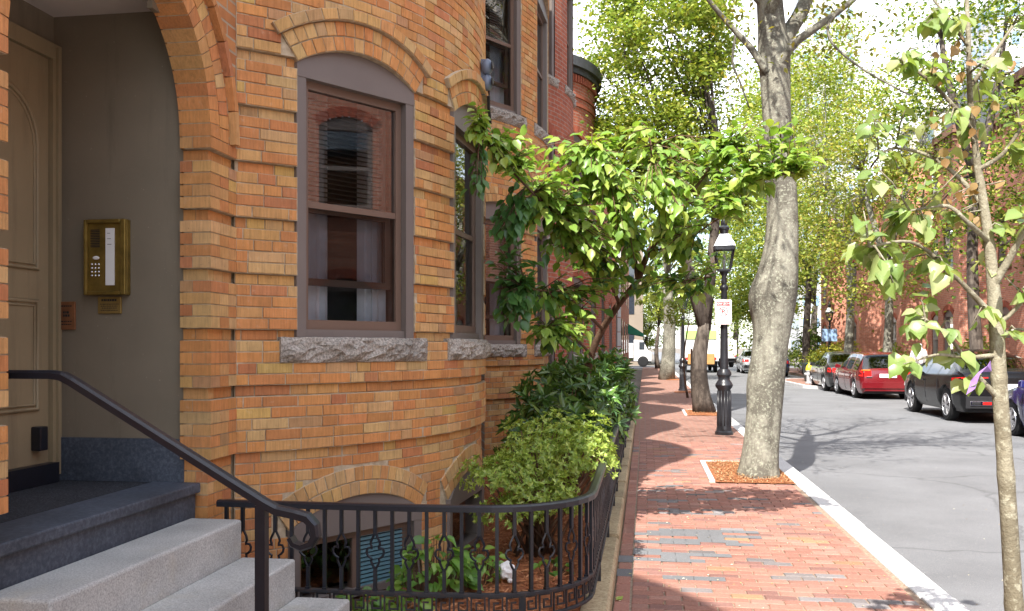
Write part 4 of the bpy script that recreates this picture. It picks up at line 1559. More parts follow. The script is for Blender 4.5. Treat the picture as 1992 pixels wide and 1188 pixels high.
R5, _ = red_house("red_row_house", 26.5, 23.91, 29.0, 7.9, [(1.4, 3.0), (4.5, 6.2)], "third red brick house along the left side, mostly hidden by leaves", 0)
R6, _ = red_house("red_row_house", 32.2, 29.01, 35.6, 7.7, [(1.4, 3.0), (4.5, 6.0)], "fourth red brick house along the left side, far down the sidewalk", 0)
R7, _ = red_house("red_row_house", 39.5, 35.61, 42.6, 7.7, [(1.4, 3.0), (4.5, 6.0)], "fifth red brick house along the left side, near the far corner", 0)
def plain_house(name, x0, x1, y0, y1, h, mat, lab, group, face, wins, trim="trim_light", gl="dark_glass"):
    """far block: brick walls with real window openings set into the face towards the street"""
    root = empty(name, ((x0 + x1) / 2, (y0 + y1) / 2, 0), lab, "house", group)
    m = MB()
    for a, b in (((x0, y0), (x1, y0)), ((x1, y0), (x1, y1)), ((x1, y1), (x0, y1)), ((x0, y1), (x0, y0))):
        L = math.hypot(b[0] - a[0], b[1] - a[1])
        m.quad((*a, -0.2), (*b, -0.2), (*b, h), (*a, h), 0, [(0, 0), (L, 0), (L, h), (0, h)])
    m.quad((x0, y0, h), (x1, y0, h), (x1, y1, h), (x0, y1, h))
    m.build("wall", mat, root)
    return root
ph = plain_house("corner_house", -14, -1.2, 43.5, 68, 9.5, "brick_wall_red", "red brick corner building at the end of the left row", None, None, None)
m = MB()
for k in range(13):
    w = 0.34 if k % 2 else 0.55
    MB().box(-1.6, -1.16, 43.46, 43.46 + w, 0.2 + k * 0.7, 0.86 + k * 0.7).build("quoin", "concrete_pale", ph)
m = MB()
for k in range(4):
    for z in (1.2, 4.2, 7.0):
        y = 46 + k * 5.4
        MB().box(-1.22, -1.17, y, y + 1.2, z, z + 1.8).build("window", "dark_glass", ph)
wb_ = empty("corner_building", (-1.0, 84, 0), "plain tan building at the far end of the sidewalk", "building")
MB().box(-14, -0.2, 84, 100, -0.2, 11).build("wall", "render_tan", wb_)
m = MB()
for x in (-1.6, -4, -6.5):
    for z in (1.4, 4.6, 7.8):
        MB().box(x - 0.6, x + 0.6, 83.95, 84.02, z, z + 1.9).build("window", "dark_glass", wb_)
aw = empty("awning", (-0.5, 66.5, 2.6), "dark green shop awning at the far left corner", "awning")
m = MB()
m.add([(-1.19, 64, 3.2), (-1.19, 67.5, 3.2), (-0.1, 67.5, 2.5), (-0.1, 64, 2.5), (-1.19, 64, 2.5), (-1.19, 67.5, 2.5), (-0.1, 67.5, 2.3), (-0.1, 64, 2.3)], [(0, 3, 2, 1), (3, 7, 6, 2), (0, 4, 7, 3), (1, 2, 6, 5)])
m.build("canopy", "awning_green", aw)
# ---------------------------------------------------------------- foliage helpers
def at(px, py, w):
    """point at a photo bearing and a depth in metres"""
    u = (px - 996) / 1750 * w
    return Vector((u * CA - w * SA, u * SA + w * CA, EYE + (675 - py) * w / 1750))

def mesh_arrays(name, V, F, C, mat, parent=None, smooth=False):
    me = bpy.data.meshes.new(name)
    V = np.asarray(V, dtype=np.float32); F = np.asarray(F, dtype=np.int32)
    me.vertices.add(len(V)); me.vertices.foreach_set("co", V.ravel())
    k = F.shape[1]
    me.loops.add(F.size); me.loops.foreach_set("vertex_index", F.ravel())
    me.polygons.add(len(F)); me.polygons.foreach_set("loop_start", np.arange(0, F.size, k, dtype=np.int32))
    me.update(calc_edges=True)
    if C is not None:
        set_col(me, np.asarray(C, dtype=np.float32))
    me.materials.append(MATS[mat])
    if smooth:
        me.polygons.foreach_set("use_smooth", [True] * len(me.polygons))
    me.validate()
    return link(name, me, parent)

def unit(a):
    return a / np.maximum(np.linalg.norm(a, axis=1, keepdims=True), 1e-6)

SIMPLE_T = np.array([[0, 0, 0], [0.45, 0.5, 0.10], [1, 0, -0.06], [0.45, -0.5, 0.10]])
SIMPLE_F = np.array([[0, 2, 1], [0, 3, 2]])
FULL_T = np.array([[0, 0, 0], [0.22, 0.40, 0.10], [0.56, 0.46, 0.09], [1, 0, -0.16], [0.56, -0.46, 0.09], [0.22, -0.40, 0.10], [0.3, 0, 0.0], [0.66, 0, -0.035], [0.84, 0.2, -0.02], [0.84, -0.2, -0.02]])
FULL_F = np.array([[0, 6, 1], [1, 6, 7], [1, 7, 2], [2, 7, 8], [8, 7, 3], [0, 5, 6], [5, 7, 6], [5, 4, 7], [4, 9, 7], [9, 3, 7]])
def leaves(P, D, N, S, aspect, C, full=False):
    """P base points, D directions, N leaf normals, S lengths, C colours"""
    P, D, N, S, C = [np.asarray(a, dtype=float) for a in (P, D, N, S, C)]
    D = unit(D)
    B = unit(np.cross(N, D)); U = np.cross(D, B)
    T, F = (FULL_T, FULL_F) if full else (SIMPLE_T, SIMPLE_F)
    n, k = len(P), len(T)
    V = P[:, None, :] + S[:, None, None] * (T[None, :, 0:1] * D[:, None, :] + aspect * T[None, :, 1:2] * B[:, None, :] + T[None, :, 2:3] * U[:, None, :])
    FF = (np.arange(n) * k)[:, None, None] + F[None]
    return V.reshape(-1, 3), FF.reshape(-1, 3), np.repeat(C, k, axis=0)

def leafcol(n, pal, jitter=0.18):
    pal = np.array(pal)
    c = pal[nrg.integers(0, len(pal), n)]
    return c * nrg.uniform(1 - jitter, 1 + jitter, (n, 1))

class Wood:
    def __init__(s):
        s.mb = MB(); s.tips = []
    def limb(s, pts, radii, n=8):
        s.mb.tube(pts, radii, n)
    def grow(s, p, d, L, r, depth, spread=0.6, up=0.25, minr=0.006, kids=(2, 4), n=6):
        p = Vector(p); d = Vector(d).normalized()
        pts, rr = [p.copy()], [r]
        k = 4
        for i in range(k):
            d = (d + Vector((rng.gauss(0, 1), rng.gauss(0, 1), rng.gauss(0, 1))) * 0.16 + Vector((0, 0, up * 0.3))).normalized()
            p = p + d * (L / k)
            pts.append(p.copy()); rr.append(max(minr, r * (1 - 0.62 * (i + 1) / k)))
        s.mb.tube(pts, rr, n, cap=False)
        if depth <= 0:
            s.tips.append((p.copy(), d.copy())); s.tips.append((pts[2].copy(), d.copy()))
            return
        for _ in range(rng.randint(*kids)):
            i = rng.randint(1, k)
            ax = Vector((rng.gauss(0, 1), rng.gauss(0, 1), rng.gauss(0, 0.6))).normalized()
            nd = (d + ax * spread + Vector((0, 0, up))).normalized()
            s.grow(pts[i], nd, L * rng.uniform(0.55, 0.8), max(minr, rr[i] * 0.66), depth - 1, spread, up, minr, kids, max(4, n - 1))
        s.grow(p, d, L * 0.7, max(minr, rr[-1]), depth - 1, spread, up, minr, kids, max(4, n - 1))

def crown_from(tips, per, rad_, size, pal, asp=0.55, flat=0.7, droop=0.3, keep=1.0):
    P, D, N, S = [], [], [], []
    for t, d in tips:
        if rng.random() > keep:
            continue
        k = int(per * rng.uniform(0.5, 1.5))
        q = nrg.normal(0, 1, (k, 3)) * rad_ * np.array([1, 1, flat]) + np.array(t)
        P.append(q)
        D.append(nrg.normal(0, 1, (k, 3)) * [1, 1, 0.5] + [0, 0, -droop])
    P = np.concatenate(P); D = np.concatenate(D)
    n = len(P)
    N = nrg.normal(0, 0.45, (n, 3)) + [0, 0, 1.0]
    S = size * nrg.uniform(0.7, 1.3, n)
    return leaves(P, D, N, S, asp, leafcol(n, pal))

def tree_thing(name, base, lab, group=None):
    return empty(name, base, lab, "tree", group)

YG = [(0.24, 0.31, 0.055), (0.30, 0.36, 0.07), (0.17, 0.25, 0.045), (0.36, 0.37, 0.08)]
MG = [(0.08, 0.145, 0.025), (0.12, 0.19, 0.03), (0.16, 0.22, 0.035), (0.055, 0.10, 0.02)]
OL = [(0.20, 0.22, 0.045), (0.26, 0.25, 0.055), (0.15, 0.18, 0.035), (0.33, 0.28, 0.06)]

# ---------------------------------------------------------------- big street tree
t1 = tree_thing("street_tree", (1.33, 11.03, 0), "big grey lichen-spotted street tree with a burl, rising from the mulch square", "street trees on the near sidewalk")
W1 = 10.72
spine = [(1474, 945, .27), (1475, 920, .235), (1479, 880, .213), (1488, 780, .20), (1495, 700, .205), (1500, 640, .228), (1504, 600, .248), (1509, 560, .248), (1516, 510, .218), (1521, 460, .19), (1522, 400, .175), (1517, 310, .168), (1510, 220, .165), (1507, 150, .175), (1505, 105, .185), (1502, 60, .165), (1498, 0, .15), (1494, -90, .14), (1490, -220, .125)]
def smooth_path(pts, k=4):
    out = []
    n = len(pts)
    for i in range(n - 1):
        p0, p1, p2, p3 = [np.array(pts[max(0, min(n - 1, j))], dtype=float) for j in (i - 1, i, i + 1, i + 2)]
        for t in np.linspace(0, 1, k, endpoint=False):
            out.append(0.5 * ((2 * p1) + (-p0 + p2) * t + (2 * p0 - 5 * p1 + 4 * p2 - p3) * t * t + (-p0 + 3 * p1 - 3 * p2 + p3) * t ** 3))
    out.append(np.array(pts[-1], dtype=float))
    return out
mb = MB()
sp = smooth_path(spine, 5)
nseg = 28
pv_, pf_ = [], []
for i, (px, py, r) in enumerate(sp):
    c = at(px, py, W1)
    for k in range(nseg):
        a = 2 * PI * k / nseg
        flare = 1.0
        if py > 860:
            flare += 0.16 * ((py - 860) / 85) ** 2 * (0.6 + 0.6 * math.sin(3 * a + 1))
        # burl bulging on the left side, with a scar below it
        left = max(0, math.cos(a - PI))
        if 480 < py < 700:
            flare += 0.20 * left ** 2 * math.exp(-((py - 575) / 42) ** 2) - 0.10 * left * math.exp(-((py - 640) / 40) ** 2)
        if 640 < py < 800:
            flare += 0.16 * left ** 3 * math.exp(-((py - 745) / 35) ** 2)
        rr = r * flare * (1 + 0.025 * math.sin(5 * a + py * 0.012) + 0.02 * math.sin(9 * a - py * 0.02) + rng.uniform(-0.008, 0.008))
        pv_.append((c.x + rr * math.cos(a), c.y + rr * math.sin(a), c.z))
for i in range(len(sp) - 1):
    for k in range(nseg):
        k2 = (k + 1) % nseg
        pf_.append((i * nseg + k, i * nseg + k2, (i + 1) * nseg + k2, (i + 1) * nseg + k))
mb.add(pv_, pf_)
mb.build("trunk", "bark_grey", t1, smooth=True)
wd = Wood()
def limb_px(wd, pts, w0, n=8, k=4):
    q = smooth_path(pts, k)
    P = [at(a[0], a[1], w0 + a[3]) for a in q]
    wd.limb(P, [max(0.006, a[2]) for a in q], n)
    return P
limb_px(wd, [(1505, 130, .10, 0), (1530, 70, .095, .05), (1560, 20, .085, .1), (1590, -60, .07, .3)], W1, 10)
limb_px(wd, [(1512, 130, .06, -.1), (1545, 85, .052, -.25), (1585, 55, .045, -.4), (1640, 15, .035, -.5), (1720, -50, .025, -.6)], W1, 8)
limb_px(wd, [(1492, 140, .05, -.1), (1462, 95, .04, -.1), (1432, 62, .034, -.1), (1395, 20, .028, -.2), (1330, -60, .02, -.4)], W1, 8)
limb_px(wd, [(1640, 15, .02, -.5), (1612, 45, .018, -.5), (1620, 85, .014, -.5), (1680, 135, .013, -.5), (1770, 185, .010, -.6)], W1, 6)
limb_px(wd, [(1432, 62, .018, -.1), (1425, 120, .014, 0), (1440, 160, .012, .1), (1458, 210, .008, .2)], W1, 6)
top = at(1490, -220, W1)
for k in range(9):
    a = 2 * PI * k / 9 + rng.uniform(-.3, .3)
    wd.grow(top + Vector((0, 0, rng.uniform(-1.6, 0.4))), (math.cos(a), math.sin(a), rng.uniform(0.25, 0.9)), rng.uniform(1.5, 2.2), 0.075, 3, 0.7, 0.12, 0.008, (2, 3))
for p, d in ((at(1590, -60, W1 + .3), (0.7, 0.2, 0.8)), (at(1720, -50, W1 - .6), (0.9, -0.1, 0.6)), (at(1330, -60, W1 - .4), (-0.7, -0.2, 0.7))):
    wd.grow(p, d, 1.5, 0.04, 2, 0.7, 0.15, 0.007)
wd.mb.build("limbs", "bark_grey", t1, smooth=True)
V, F, C = crown_from(wd.tips, 7, 0.22, 0.10, OL + YG, keep=0.42)
tag(mesh_arrays("crown", V, F, C, "leaf_far", t1), kind="stuff")
tw = []
for (px, py) in [(1640, 30), (1660, 55), (1700, 40), (1720, 70), (1620, 15), (1655, 85), (1690, 100), (1580, 20), (1750, 20), (1440, 150), (1455, 60), (1600, 90), (1560, 5), (1430, 20), (1400, 10), (1415, 50), (1600, 35), (1545, 100), (1555, 130)]:
    tw.append((at(px, py, W1 - .4 + rng.uniform(-.3, .3)), Vector((0, 0, -1))))
V, F, C = crown_from(tw, 22, 0.13, 0.075, OL, droop=0.6)
tag(mesh_arrays("low_leaves", V, F, C, "leaf_far", t1), kind="stuff")

# ---------------------------------------------------------------- street trees beyond
def round_tree(name, base, lab, trunk_h, trunk_r, crown_c, crown_r, n_leaf, size, pal, group=None, fork=None, barkm="bark_dark", gaps=0.5, limbs=7):
    t = tree_thing(name, base, lab, group)
    b = Vector(base)
    wd = Wood()
    path, rr = [], []
    for i in range(7):
        k = i / 6
        path.append(b + Vector((0.10 * math.sin(k * 4 + b.y), 0.08 * math.cos(k * 3 + b.x), trunk_h * k)))
        rr.append(trunk_r * (1.25 - 0.5 * k if i else 1.5))
    wd.limb(path, rr, 12)
    tops = [path[-1]]
    if fork:
        for dx, hh, r in fork:
            q = [path[-1] - Vector((0, 0, 0.15)), path[-1] + Vector((dx * 0.45, 0, hh * 0.35)), path[-1] + Vector((dx * 0.8, 0.1, hh * 0.7)), path[-1] + Vector((dx, 0.1, hh))]
            wd.limb(q, [r, r * 0.9, r * 0.75, r * 0.55], 9)
            tops.append(q[-1]); tops.append(q[2])
    cc, cr = Vector(crown_c), Vector(crown_r)
    pts = []
    for k in range(limbs * 4):
        u = Vector((rng.gauss(0, 1), rng.gauss(0, 1), rng.gauss(0, 1))).normalized() * rng.random() ** 0.4
        pts.append(cc + Vector((u.x * cr.x, u.y * cr.y, u.z * cr.z)) * 0.9)
    for k, e in enumerate(pts):
        s0 = min(tops, key=lambda q: (q - e).length)
        mid = s0.lerp(e, 0.5) + Vector((rng.gauss(0, .2), rng.gauss(0, .2), 0.35))
        r0 = trunk_r * (0.30 if k < limbs else 0.14)
        wd.limb([s0, s0.lerp(mid, 0.55) + Vector((0, 0, .1)), mid, mid.lerp(e, .6) + Vector((0, 0, .12)), e], [r0, r0 * .8, r0 * .55, r0 * .35, 0.012], 5)
        wd.tips.append((e, Vector((0, 0, 1)))); wd.tips.append((mid, Vector((0, 0, 1))))
    wd.mb.build("trunk", barkm, t, smooth=True)
    # clumps: an uneven shell with gaps between
    nc = max(16, int(n_leaf / 130))
    P = []
    for k in range(nc):
        u = nrg.normal(0, 1, 3); u /= np.linalg.norm(u)
        r = nrg.uniform(0.45, 1.05) ** 0.8
        c = np.array(cc) + u * np.array(cr) * r
        m = int(n_leaf / nc * nrg.uniform(0.4, 1.6))
        sg = gaps * nrg.uniform(0.6, 1.25) * min(cr) * 0.34
        P.append(c + nrg.normal(0, 1, (m, 3)) * sg * np.array([1.15, 1.15, 0.62]))
    P = np.concatenate(P)
    n = len(P)
    V, F, C = leaves(P, nrg.normal(0, 1, (n, 3)) * [1, 1, .5] + [0, 0, -.3], nrg.normal(0, .5, (n, 3)) + [0, 0, 1], size * nrg.uniform(.7, 1.3, n), 0.62, leafcol(n, pal, .25))
    tag(mesh_arrays("crown", V, F, C, "leaf_far", t), kind="stuff")
    return t
NG, FG, BG = "street trees on the near sidewalk", "trees across the road", "trees at the far end of the street"
round_tree("street_tree", (1.34, 21.6, 0), "forked street tree with dense yellow-green crown behind the lamp post", 2.1, 0.19, (0.30, 21.8, 8.3), (1.65, 2.0, 4.1), 36000, 0.12, YG + YG + MG[2:3], NG, [(-0.75, 3.2, .15), (0.32, 3.6, .14)], gaps=0.5)
round_tree("street_tree", (1.05, 43.6, 0), "pale grey street trunk far down the sidewalk", 5.0, 0.28, (1.6, 44, 8.2), (1.6, 2.0, 3.0), 5200, 0.15, YG, NG, barkm="bark_grey", gaps=0.5)
round_tree("street_tree", (0.9, 66, 0), "slim street tree at the far end of the sidewalk", 3.0, 0.14, (0.9, 66, 5.0), (1.2, 1.5, 2.0), 1800, 0.16, YG, NG)
round_tree("street_sapling", (1.26, 28.0, 0), "thin staked sapling beside the second lamp post", 2.3, 0.025, (1.0, 28.0, 3.0), (0.6, 0.6, 0.9), 900, 0.09, YG, NG, barkm="bark_brown", limbs=3)
round_tree("roadside_tree", (9.3, 36.8, 0), "grey trunk behind the red car with thin leafy crown", 5.0, 0.167, (8.9, 37, 7.8), (3.0, 3.0, 4.8), 10500, 0.16, OL + YG, FG, [(-0.9, 3.5, .13), (0.8, 3.2, .12)], "bark_grey", gaps=0.5, limbs=20)
round_tree("roadside_tree", (9.2, 43.0, 0), "grey trunk with a white band behind the grey car", 6.0, 0.186, (8.2, 43.5, 10.6), (3.2, 3.2, 6.2), 13500, 0.17, YG + OL[:1], FG, [(-1.0, 4.0, .15), (0.7, 4.2, .14)], "bark_grey", gaps=0.5, limbs=20)
round_tree("roadside_tree", (9.3, 54, 0), "dark trunk beside the yellow shrub across the road", 6.0, 0.198, (8.0, 55, 11.6), (3.6, 3.6, 7.6), 17500, 0.21, YG + MG[:1], FG, [(-1.2, 4.0, .15), (0.9, 4.2, .14)], "bark_dark", gaps=0.6, limbs=9)
round_tree("roadside_tree", (9.4, 27.5, 0), "tall tree across the road above the black car", 6.5, 0.161, (9.5, 28, 8.6), (2.4, 3.2, 5.0), 9500, 0.15, MG + YG, FG, [(-0.9, 4.0, .13), (0.8, 3.8, .12)], "bark_dark", gaps=0.6, limbs=10)
round_tree("roadside_tree", (9.2, 64, 0), "leafy tree across the road left of the yellow shrub", 4.0, 0.174, (7.6, 64, 6.8), (3.0, 3.0, 5.0), 10000, 0.25, YG, FG, barkm="bark_dark", gaps=0.6)
round_tree("roadside_tree", (8.9, 92, 0), "rounded green tree far across the road past the cars", 4.0, 0.3, (7.8, 92, 7.5), (4.0, 4.0, 5.0), 6500, 0.27, YG + MG, BG, gaps=0.6)
round_tree("roadside_tree", (2.2, 100, 0), "green tree closing the far end of the street behind the trucks", 4.0, 0.3, (3.0, 100, 9.0), (4.2, 4.0, 5.5), 6500, 0.27, MG + YG, BG, gaps=0.6)
round_tree("roadside_tree", (-2.5, 112, 0), "pale tree at the far left end of the street", 4.0, 0.3, (-1.0, 112, 8.0), (4.5, 4.0, 5.0), 5500, 0.28, YG, BG, gaps=0.6)
round_tree("roadside_tree", (14.0, 78, 0), "broad tree behind the far brick houses", 5.0, 0.3, (11.0, 78, 14.0), (5.0, 4.5, 9.0), 13000, 0.28, YG + OL, BG, gaps=0.6)
round_tree("roadside_tree", (0.2, 90, 0), "low green tree closing the end of the sidewalk", 2.6, 0.2, (0.2, 90, 5.0), (2.6, 2.4, 3.2), 4200, 0.26, YG, BG, gaps=0.6)
round_tree("roadside_tree", (5.6, 96, 0), "rounded tree behind the white van at the far crossing", 2.6, 0.2, (5.4, 96, 5.2), (3.0, 2.6, 3.6), 4800, 0.27, MG + YG, BG, gaps=0.6)
o = MB().tube([(1.42, 28.05, 0), (1.40, 28.05, 1.5)], 0.03, 6).build("tree_stake", "bark_brown")
tag(o, "brown wooden stake beside the thin sapling", "stake")

# ---------------------------------------------------------------- small garden tree with broad leaves
def leafy(root, specs, mat, parts, pal_fn, asp, leaf_name="leaf", mass="crown"):
    """specs: (base, direction, normal, length, colour). The largest in view become parts of their own."""
    rank = []
    for i, (p, d, n, s_, c) in enumerate(specs):
        q = proj(p)
        ok = q and 0 < q[0] < 1992 and 0 < q[1] < 1188
        rank.append((s_ / q[2] if ok else 0, i))
    rank.sort(reverse=True)
    own = [i for a, i in rank[:parts] if a > 0]
    rest = [i for a, i in rank if i not in set(own)] if len(own) < len(specs) else []
    # shared leaf meshes in a few shapes and tones
    pal = sorted({tuple(specs[i][4]) for i in own})
    meshes = {}
    for c in pal:
        for k in range(4):
            V, F, C = leaves([(0, 0, 0)], [(1, 0, 0)], [(0, 0.12 * k, 1)], [1.0], asp * (0.86, 1.0, 1.12, 0.94)[k], [c], True)
            t = V[:, 0]; V[:, 2] -= (0.05, 0.22, 0.38, -0.08)[k] * t * t; V[:, 1] += (0.08, -0.10, 0.0, 0.14)[k] * t * t
            V[:, 2] += (0.3, 0.05, 0.45, 0.2)[k] * np.abs(V[:, 1]) * (1 if k != 1 else -1)
            C = C * np.array([0.88, 1.0, 1.08, 0.96])[k]
            C[[0, 6, 7, 3]] *= 1.22
            o = mesh_arrays(leaf_name, V, F, C, mat, None, True)
            meshes[c, k] = o.data
            bpy.data.objects.remove(o)
    for i in own:
        p, d, n, s_, c = specs[i]
        d = Vector(d).normalized(); n = Vector(n); b = n.cross(d).normalized(); u = d.cross(b)
        M = Matrix(((d.x, b.x, u.x, p[0]), (d.y, b.y, u.y, p[1]), (d.z, b.z, u.z, p[2]), (0, 0, 0, 1))) @ Matrix.Scale(s_, 4)
        o = bpy.data.objects.new(leaf_name, meshes[tuple(c), rng.randrange(4)])
        COL.objects.link(o)
        o.parent = root
        o.matrix_parent_inverse = root.matrix_basis.inverted()
        o.matrix_basis = M
    if rest:
        V, F, C = leaves([specs[i][0] for i in rest], [specs[i][1] for i in rest], [specs[i][2] for i in rest], [specs[i][3] for i in rest], asp, [specs[i][4] for i in rest], True)
        tag(mesh_arrays(mass, V, F, C, mat, root, True), kind="stuff")

def twig_leaves(specs, a, b, n, size, pal, droop=0.5, spread=0.6):
    """leaves set alternately along a twig from a to b"""
    a, b = Vector(a), Vector(b)
    d = (b - a).normalized()
    side = d.cross(Vector((0, 0, 1)))
    side = side.normalized() if side.length > 0.05 else Vector((1, 0, 0))
    for i in range(n):
        t = (i + 0.6) / n
        p = a.lerp(b, t) + Vector((rng.gauss(0, .008), rng.gauss(0, .008), rng.gauss(0, .008)))
        sg = 1 if i % 2 else -1
        ld = d * rng.uniform(0.35, 0.9) + side * sg * rng.uniform(0.4, 1.0) * spread * 1.4 + Vector((rng.gauss(0, .22), rng.gauss(0, .22), -droop * rng.uniform(0.2, 1.2)))
        nn = Vector((rng.gauss(0, .38), rng.gauss(0, .38) - 0.25, 1.0))
        specs.append((tuple(p), tuple(ld), tuple(nn), size * rng.uniform(0.72, 1.2), rng.choice(pal)))

gt = tree_thing("garden_tree", (-0.55, 9.0, 0.12), "small spreading garden tree with broad bright green leaves leaning over the sidewalk")
wd = Wood()
sk = []
def adj(w):
    return w - 0.5 * min(1, max(0, (8.6 - w) / 0.8)) * min(1, max(0, (w - 6.2) / 0.7))
def gl(pts, n=8):
    q = smooth_path(pts, 5)
    P = [at(a[0], a[1], adj(a[3])) for a in q]
    wd.limb(P, [a[2] for a in q], n)
    sk.extend(P)
gl([(1140, 745, .040, 8.7), (1150, 690, .036, 8.6), (1172, 640, .033, 8.5), (1205, 590, .030, 8.3), (1240, 545, .028, 8.1), (1262, 490, .024, 7.9), (1300, 440, .020, 7.7), (1330, 400, .016, 7.6), (1372, 340, .010, 7.5), (1420, 290, .006, 7.4)], 9)
gl([(1240, 545, .018, 8.1), (1290, 540, .014, 7.9), (1350, 548, .011, 7.7), (1390, 535, .006, 7.5)])
gl([(1240, 545, .020, 8.1), (1232, 480, .016, 7.9), (1215, 420, .013, 7.6), (1190, 350, .009, 7.3), (1150, 290, .006, 7.1)])
gl([(1205, 590, .018, 8.3), (1170, 520, .014, 8.0), (1110, 460, .011, 7.5), (1050, 390, .009, 7.0), (985, 320, .007, 6.4), (935, 250, .005, 5.9)])
gl([(1172, 640, .016, 8.5), (1130, 600, .012, 8.0), (1080, 570, .009, 7.5), (1020, 560, .006, 7.0)])
gl([(1150, 690, .014, 8.6), (1110, 650, .010, 8.0), (1060, 640, .007, 7.4)])
gl([(1330, 400, .011, 7.6), (1400, 370, .009, 7.4), (1470, 350, .007, 7.2), (1550, 335, .004, 7.1)])
gl([(1262, 490, .012, 7.9), (1330, 470, .009, 7.6), (1390, 430, .007, 7.3), (1450, 400, .004, 7.2)])
gl([(1300, 440, .012, 7.7), (1290, 370, .009, 7.4), (1270, 310, .006, 7.2), (1260, 250, .004, 7.1)])
G_LIT = [(0.21, 0.35, 0.06), (0.26, 0.40, 0.08), (0.16, 0.29, 0.05), (0.31, 0.43, 0.11), (0.34, 0.42, 0.09)]  # leaf greens with sunlight put into the colour
G_DIM = [(0.07, 0.17, 0.045), (0.055, 0.135, 0.035), (0.10, 0.21, 0.055)]  # same leaves, darker greens with shade put into the colour
specs = []
def lobe(px, py, w, rx, ry, rw, n, pal, size=0.118, k=5):
    size *= 0.80
    for _ in range(int(n * 1.75)):
        u = Vector((rng.gauss(0, 1), rng.gauss(0, 1), rng.gauss(0, 1))).normalized() * rng.random() ** 0.45
        e = at(px + u.x * rx, py + u.y * ry, adj(w + u.z * rw))
        s0 = min(sk, key=lambda q: (q - e).length)
        a = s0.lerp(e, max(0.0, 1 - 0.34 / max(0.34, (e - s0).length)))
        if (e - s0).length > 0.4 and rng.random() < 0.5:
            mid = s0.lerp(e, 0.5) + Vector((0, 0, 0.05))
            wd.limb([s0, mid, e], [0.005, 0.004, 0.0025], 4)
        else:
            wd.limb([a, a.lerp(e, .5) + Vector((0, 0, .015)), e], [0.004, 0.003, 0.002], 4)
        twig_leaves(specs, a, e, rng.randint(k - 1, k + 2), size, pal)
lobe(1250, 345, 7.4, 265, 115, 0.7, 105, G_LIT)
lobe(1120, 330, 7.1, 140, 80, 0.6, 46, G_LIT)
lobe(990, 290, 6.2, 62, 66, 0.3, 26, G_LIT, 0.105)
lobe(928, 235, 5.75, 22, 40, 0.1, 7, G_LIT, 0.10)
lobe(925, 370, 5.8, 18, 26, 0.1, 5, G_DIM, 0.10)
lobe(1440, 300, 7.3, 100, 62, 0.5, 36, G_LIT)
lobe(1545, 290, 7.1, 52, 70, 0.3, 14, G_LIT)
lobe(1430, 370, 7.2, 80, 40, 0.4, 18, G_LIT)
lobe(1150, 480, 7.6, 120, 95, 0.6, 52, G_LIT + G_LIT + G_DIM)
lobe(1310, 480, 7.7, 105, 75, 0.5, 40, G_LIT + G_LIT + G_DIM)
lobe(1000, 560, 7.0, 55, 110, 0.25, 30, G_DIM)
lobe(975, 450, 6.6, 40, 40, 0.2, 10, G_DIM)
lobe(1070, 400, 7.2, 90, 60, 0.4, 22, G_LIT + G_DIM)
lobe(1480, 250, 7.2, 70, 35, 0.3, 12, G_LIT)
lobe(1190, 450, 7.2, 130, 70, 0.3, 36, G_LIT)
lobe(1240, 400, 6.9, 200, 60, 0.3, 30, G_LIT)
lobe(1100, 640, 7.3, 70, 40, 0.2, 12, G_LIT)
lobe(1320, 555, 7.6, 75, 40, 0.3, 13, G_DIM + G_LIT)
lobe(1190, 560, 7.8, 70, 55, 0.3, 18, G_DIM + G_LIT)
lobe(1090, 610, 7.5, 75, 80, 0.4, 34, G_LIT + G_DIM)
wd.mb.build("trunk", "bark_brown", gt, smooth=True)
leafy(gt, specs, "leaf", 300, None, 0.68)

# ---------------------------------------------------------------- young tree in the right foreground
yt = tree_thing("young_street_tree", (1.40, 3.70, 0), "slender young tree with pale ringed trunk and purple ribbon at the right edge")
wd = Wood(); sk = []
YW = 3.47
base = Vector((1.40, 3.70, 0.0))
def yl(pts, n=8, k=5):
    q = smooth_path(pts, k)
    P = [at(a[0], a[1], YW + a[3]) for a in q]
    wd.limb(P, [a[2] for a in q], n)
    sk.extend(P)
q = smooth_path([(1976, 1240, .040, 0.01), (1971, 1150, .0385, 0), (1962, 1000, .0365, 0), (1953, 870, .0345, 0), (1945, 760, .0335, 0), (1941, 690, .033, 0), (1936, 600, .030, 0), (1930, 530, .026, 0), (1924, 470, .023, 0), (1914, 400, .020, 0), (1903, 330, .017, 0), (1893, 250, .014, 0), (1886, 170, .012, 0), (1884, 80, .010, 0), (1878, -60, .008, 0)], 9)
P = [base] + [base.lerp(at(1976, 1240, YW), 0.5)] + [at(a[0], a[1], YW) for a in q]
R = [0.040, 0.037] + [a[2] * 0.84 * (1.09 if i % 16 == 7 else (1.04 if i % 16 in (6, 8) else 1.0)) for i, a in enumerate(q)]
tk = MB().tube(P, R, 16); tk.build("trunk", "bark_young", yt, smooth=True)
sk.extend(P[30:])
yl([(1930, 560, .017, 0), (1965, 500, .014, -.05), (2000, 440, .011, -.1), (2060, 380, .008, -.1)])
yl([(1936, 620, .014, 0), (1890, 570, .010, -.05), (1830, 510, .008, -.1), (1770, 470, .006, -.15), (1690, 480, .004, -.2)])
yl([(1944, 775, .012, 0), (1905, 735, .010, -.03), (1885, 710, .008, -.05), (1850, 660, .006, -.06), (1800, 620, .004, -.1)])
yl([(1941, 690, .010, 0), (1880, 695, .007, -.05), (1820, 690, .005, -.08), (1755, 712, .003, -.1)])
yl([(1914, 400, .011, 0), (1860, 340, .009, .05), (1800, 300, .007, .05), (1730, 290, .005, .05), (1690, 330, .003, .05)])
yl([(1903, 330, .010, 0), (1950, 300, .008, -.05), (1985, 250, .006, -.05)])
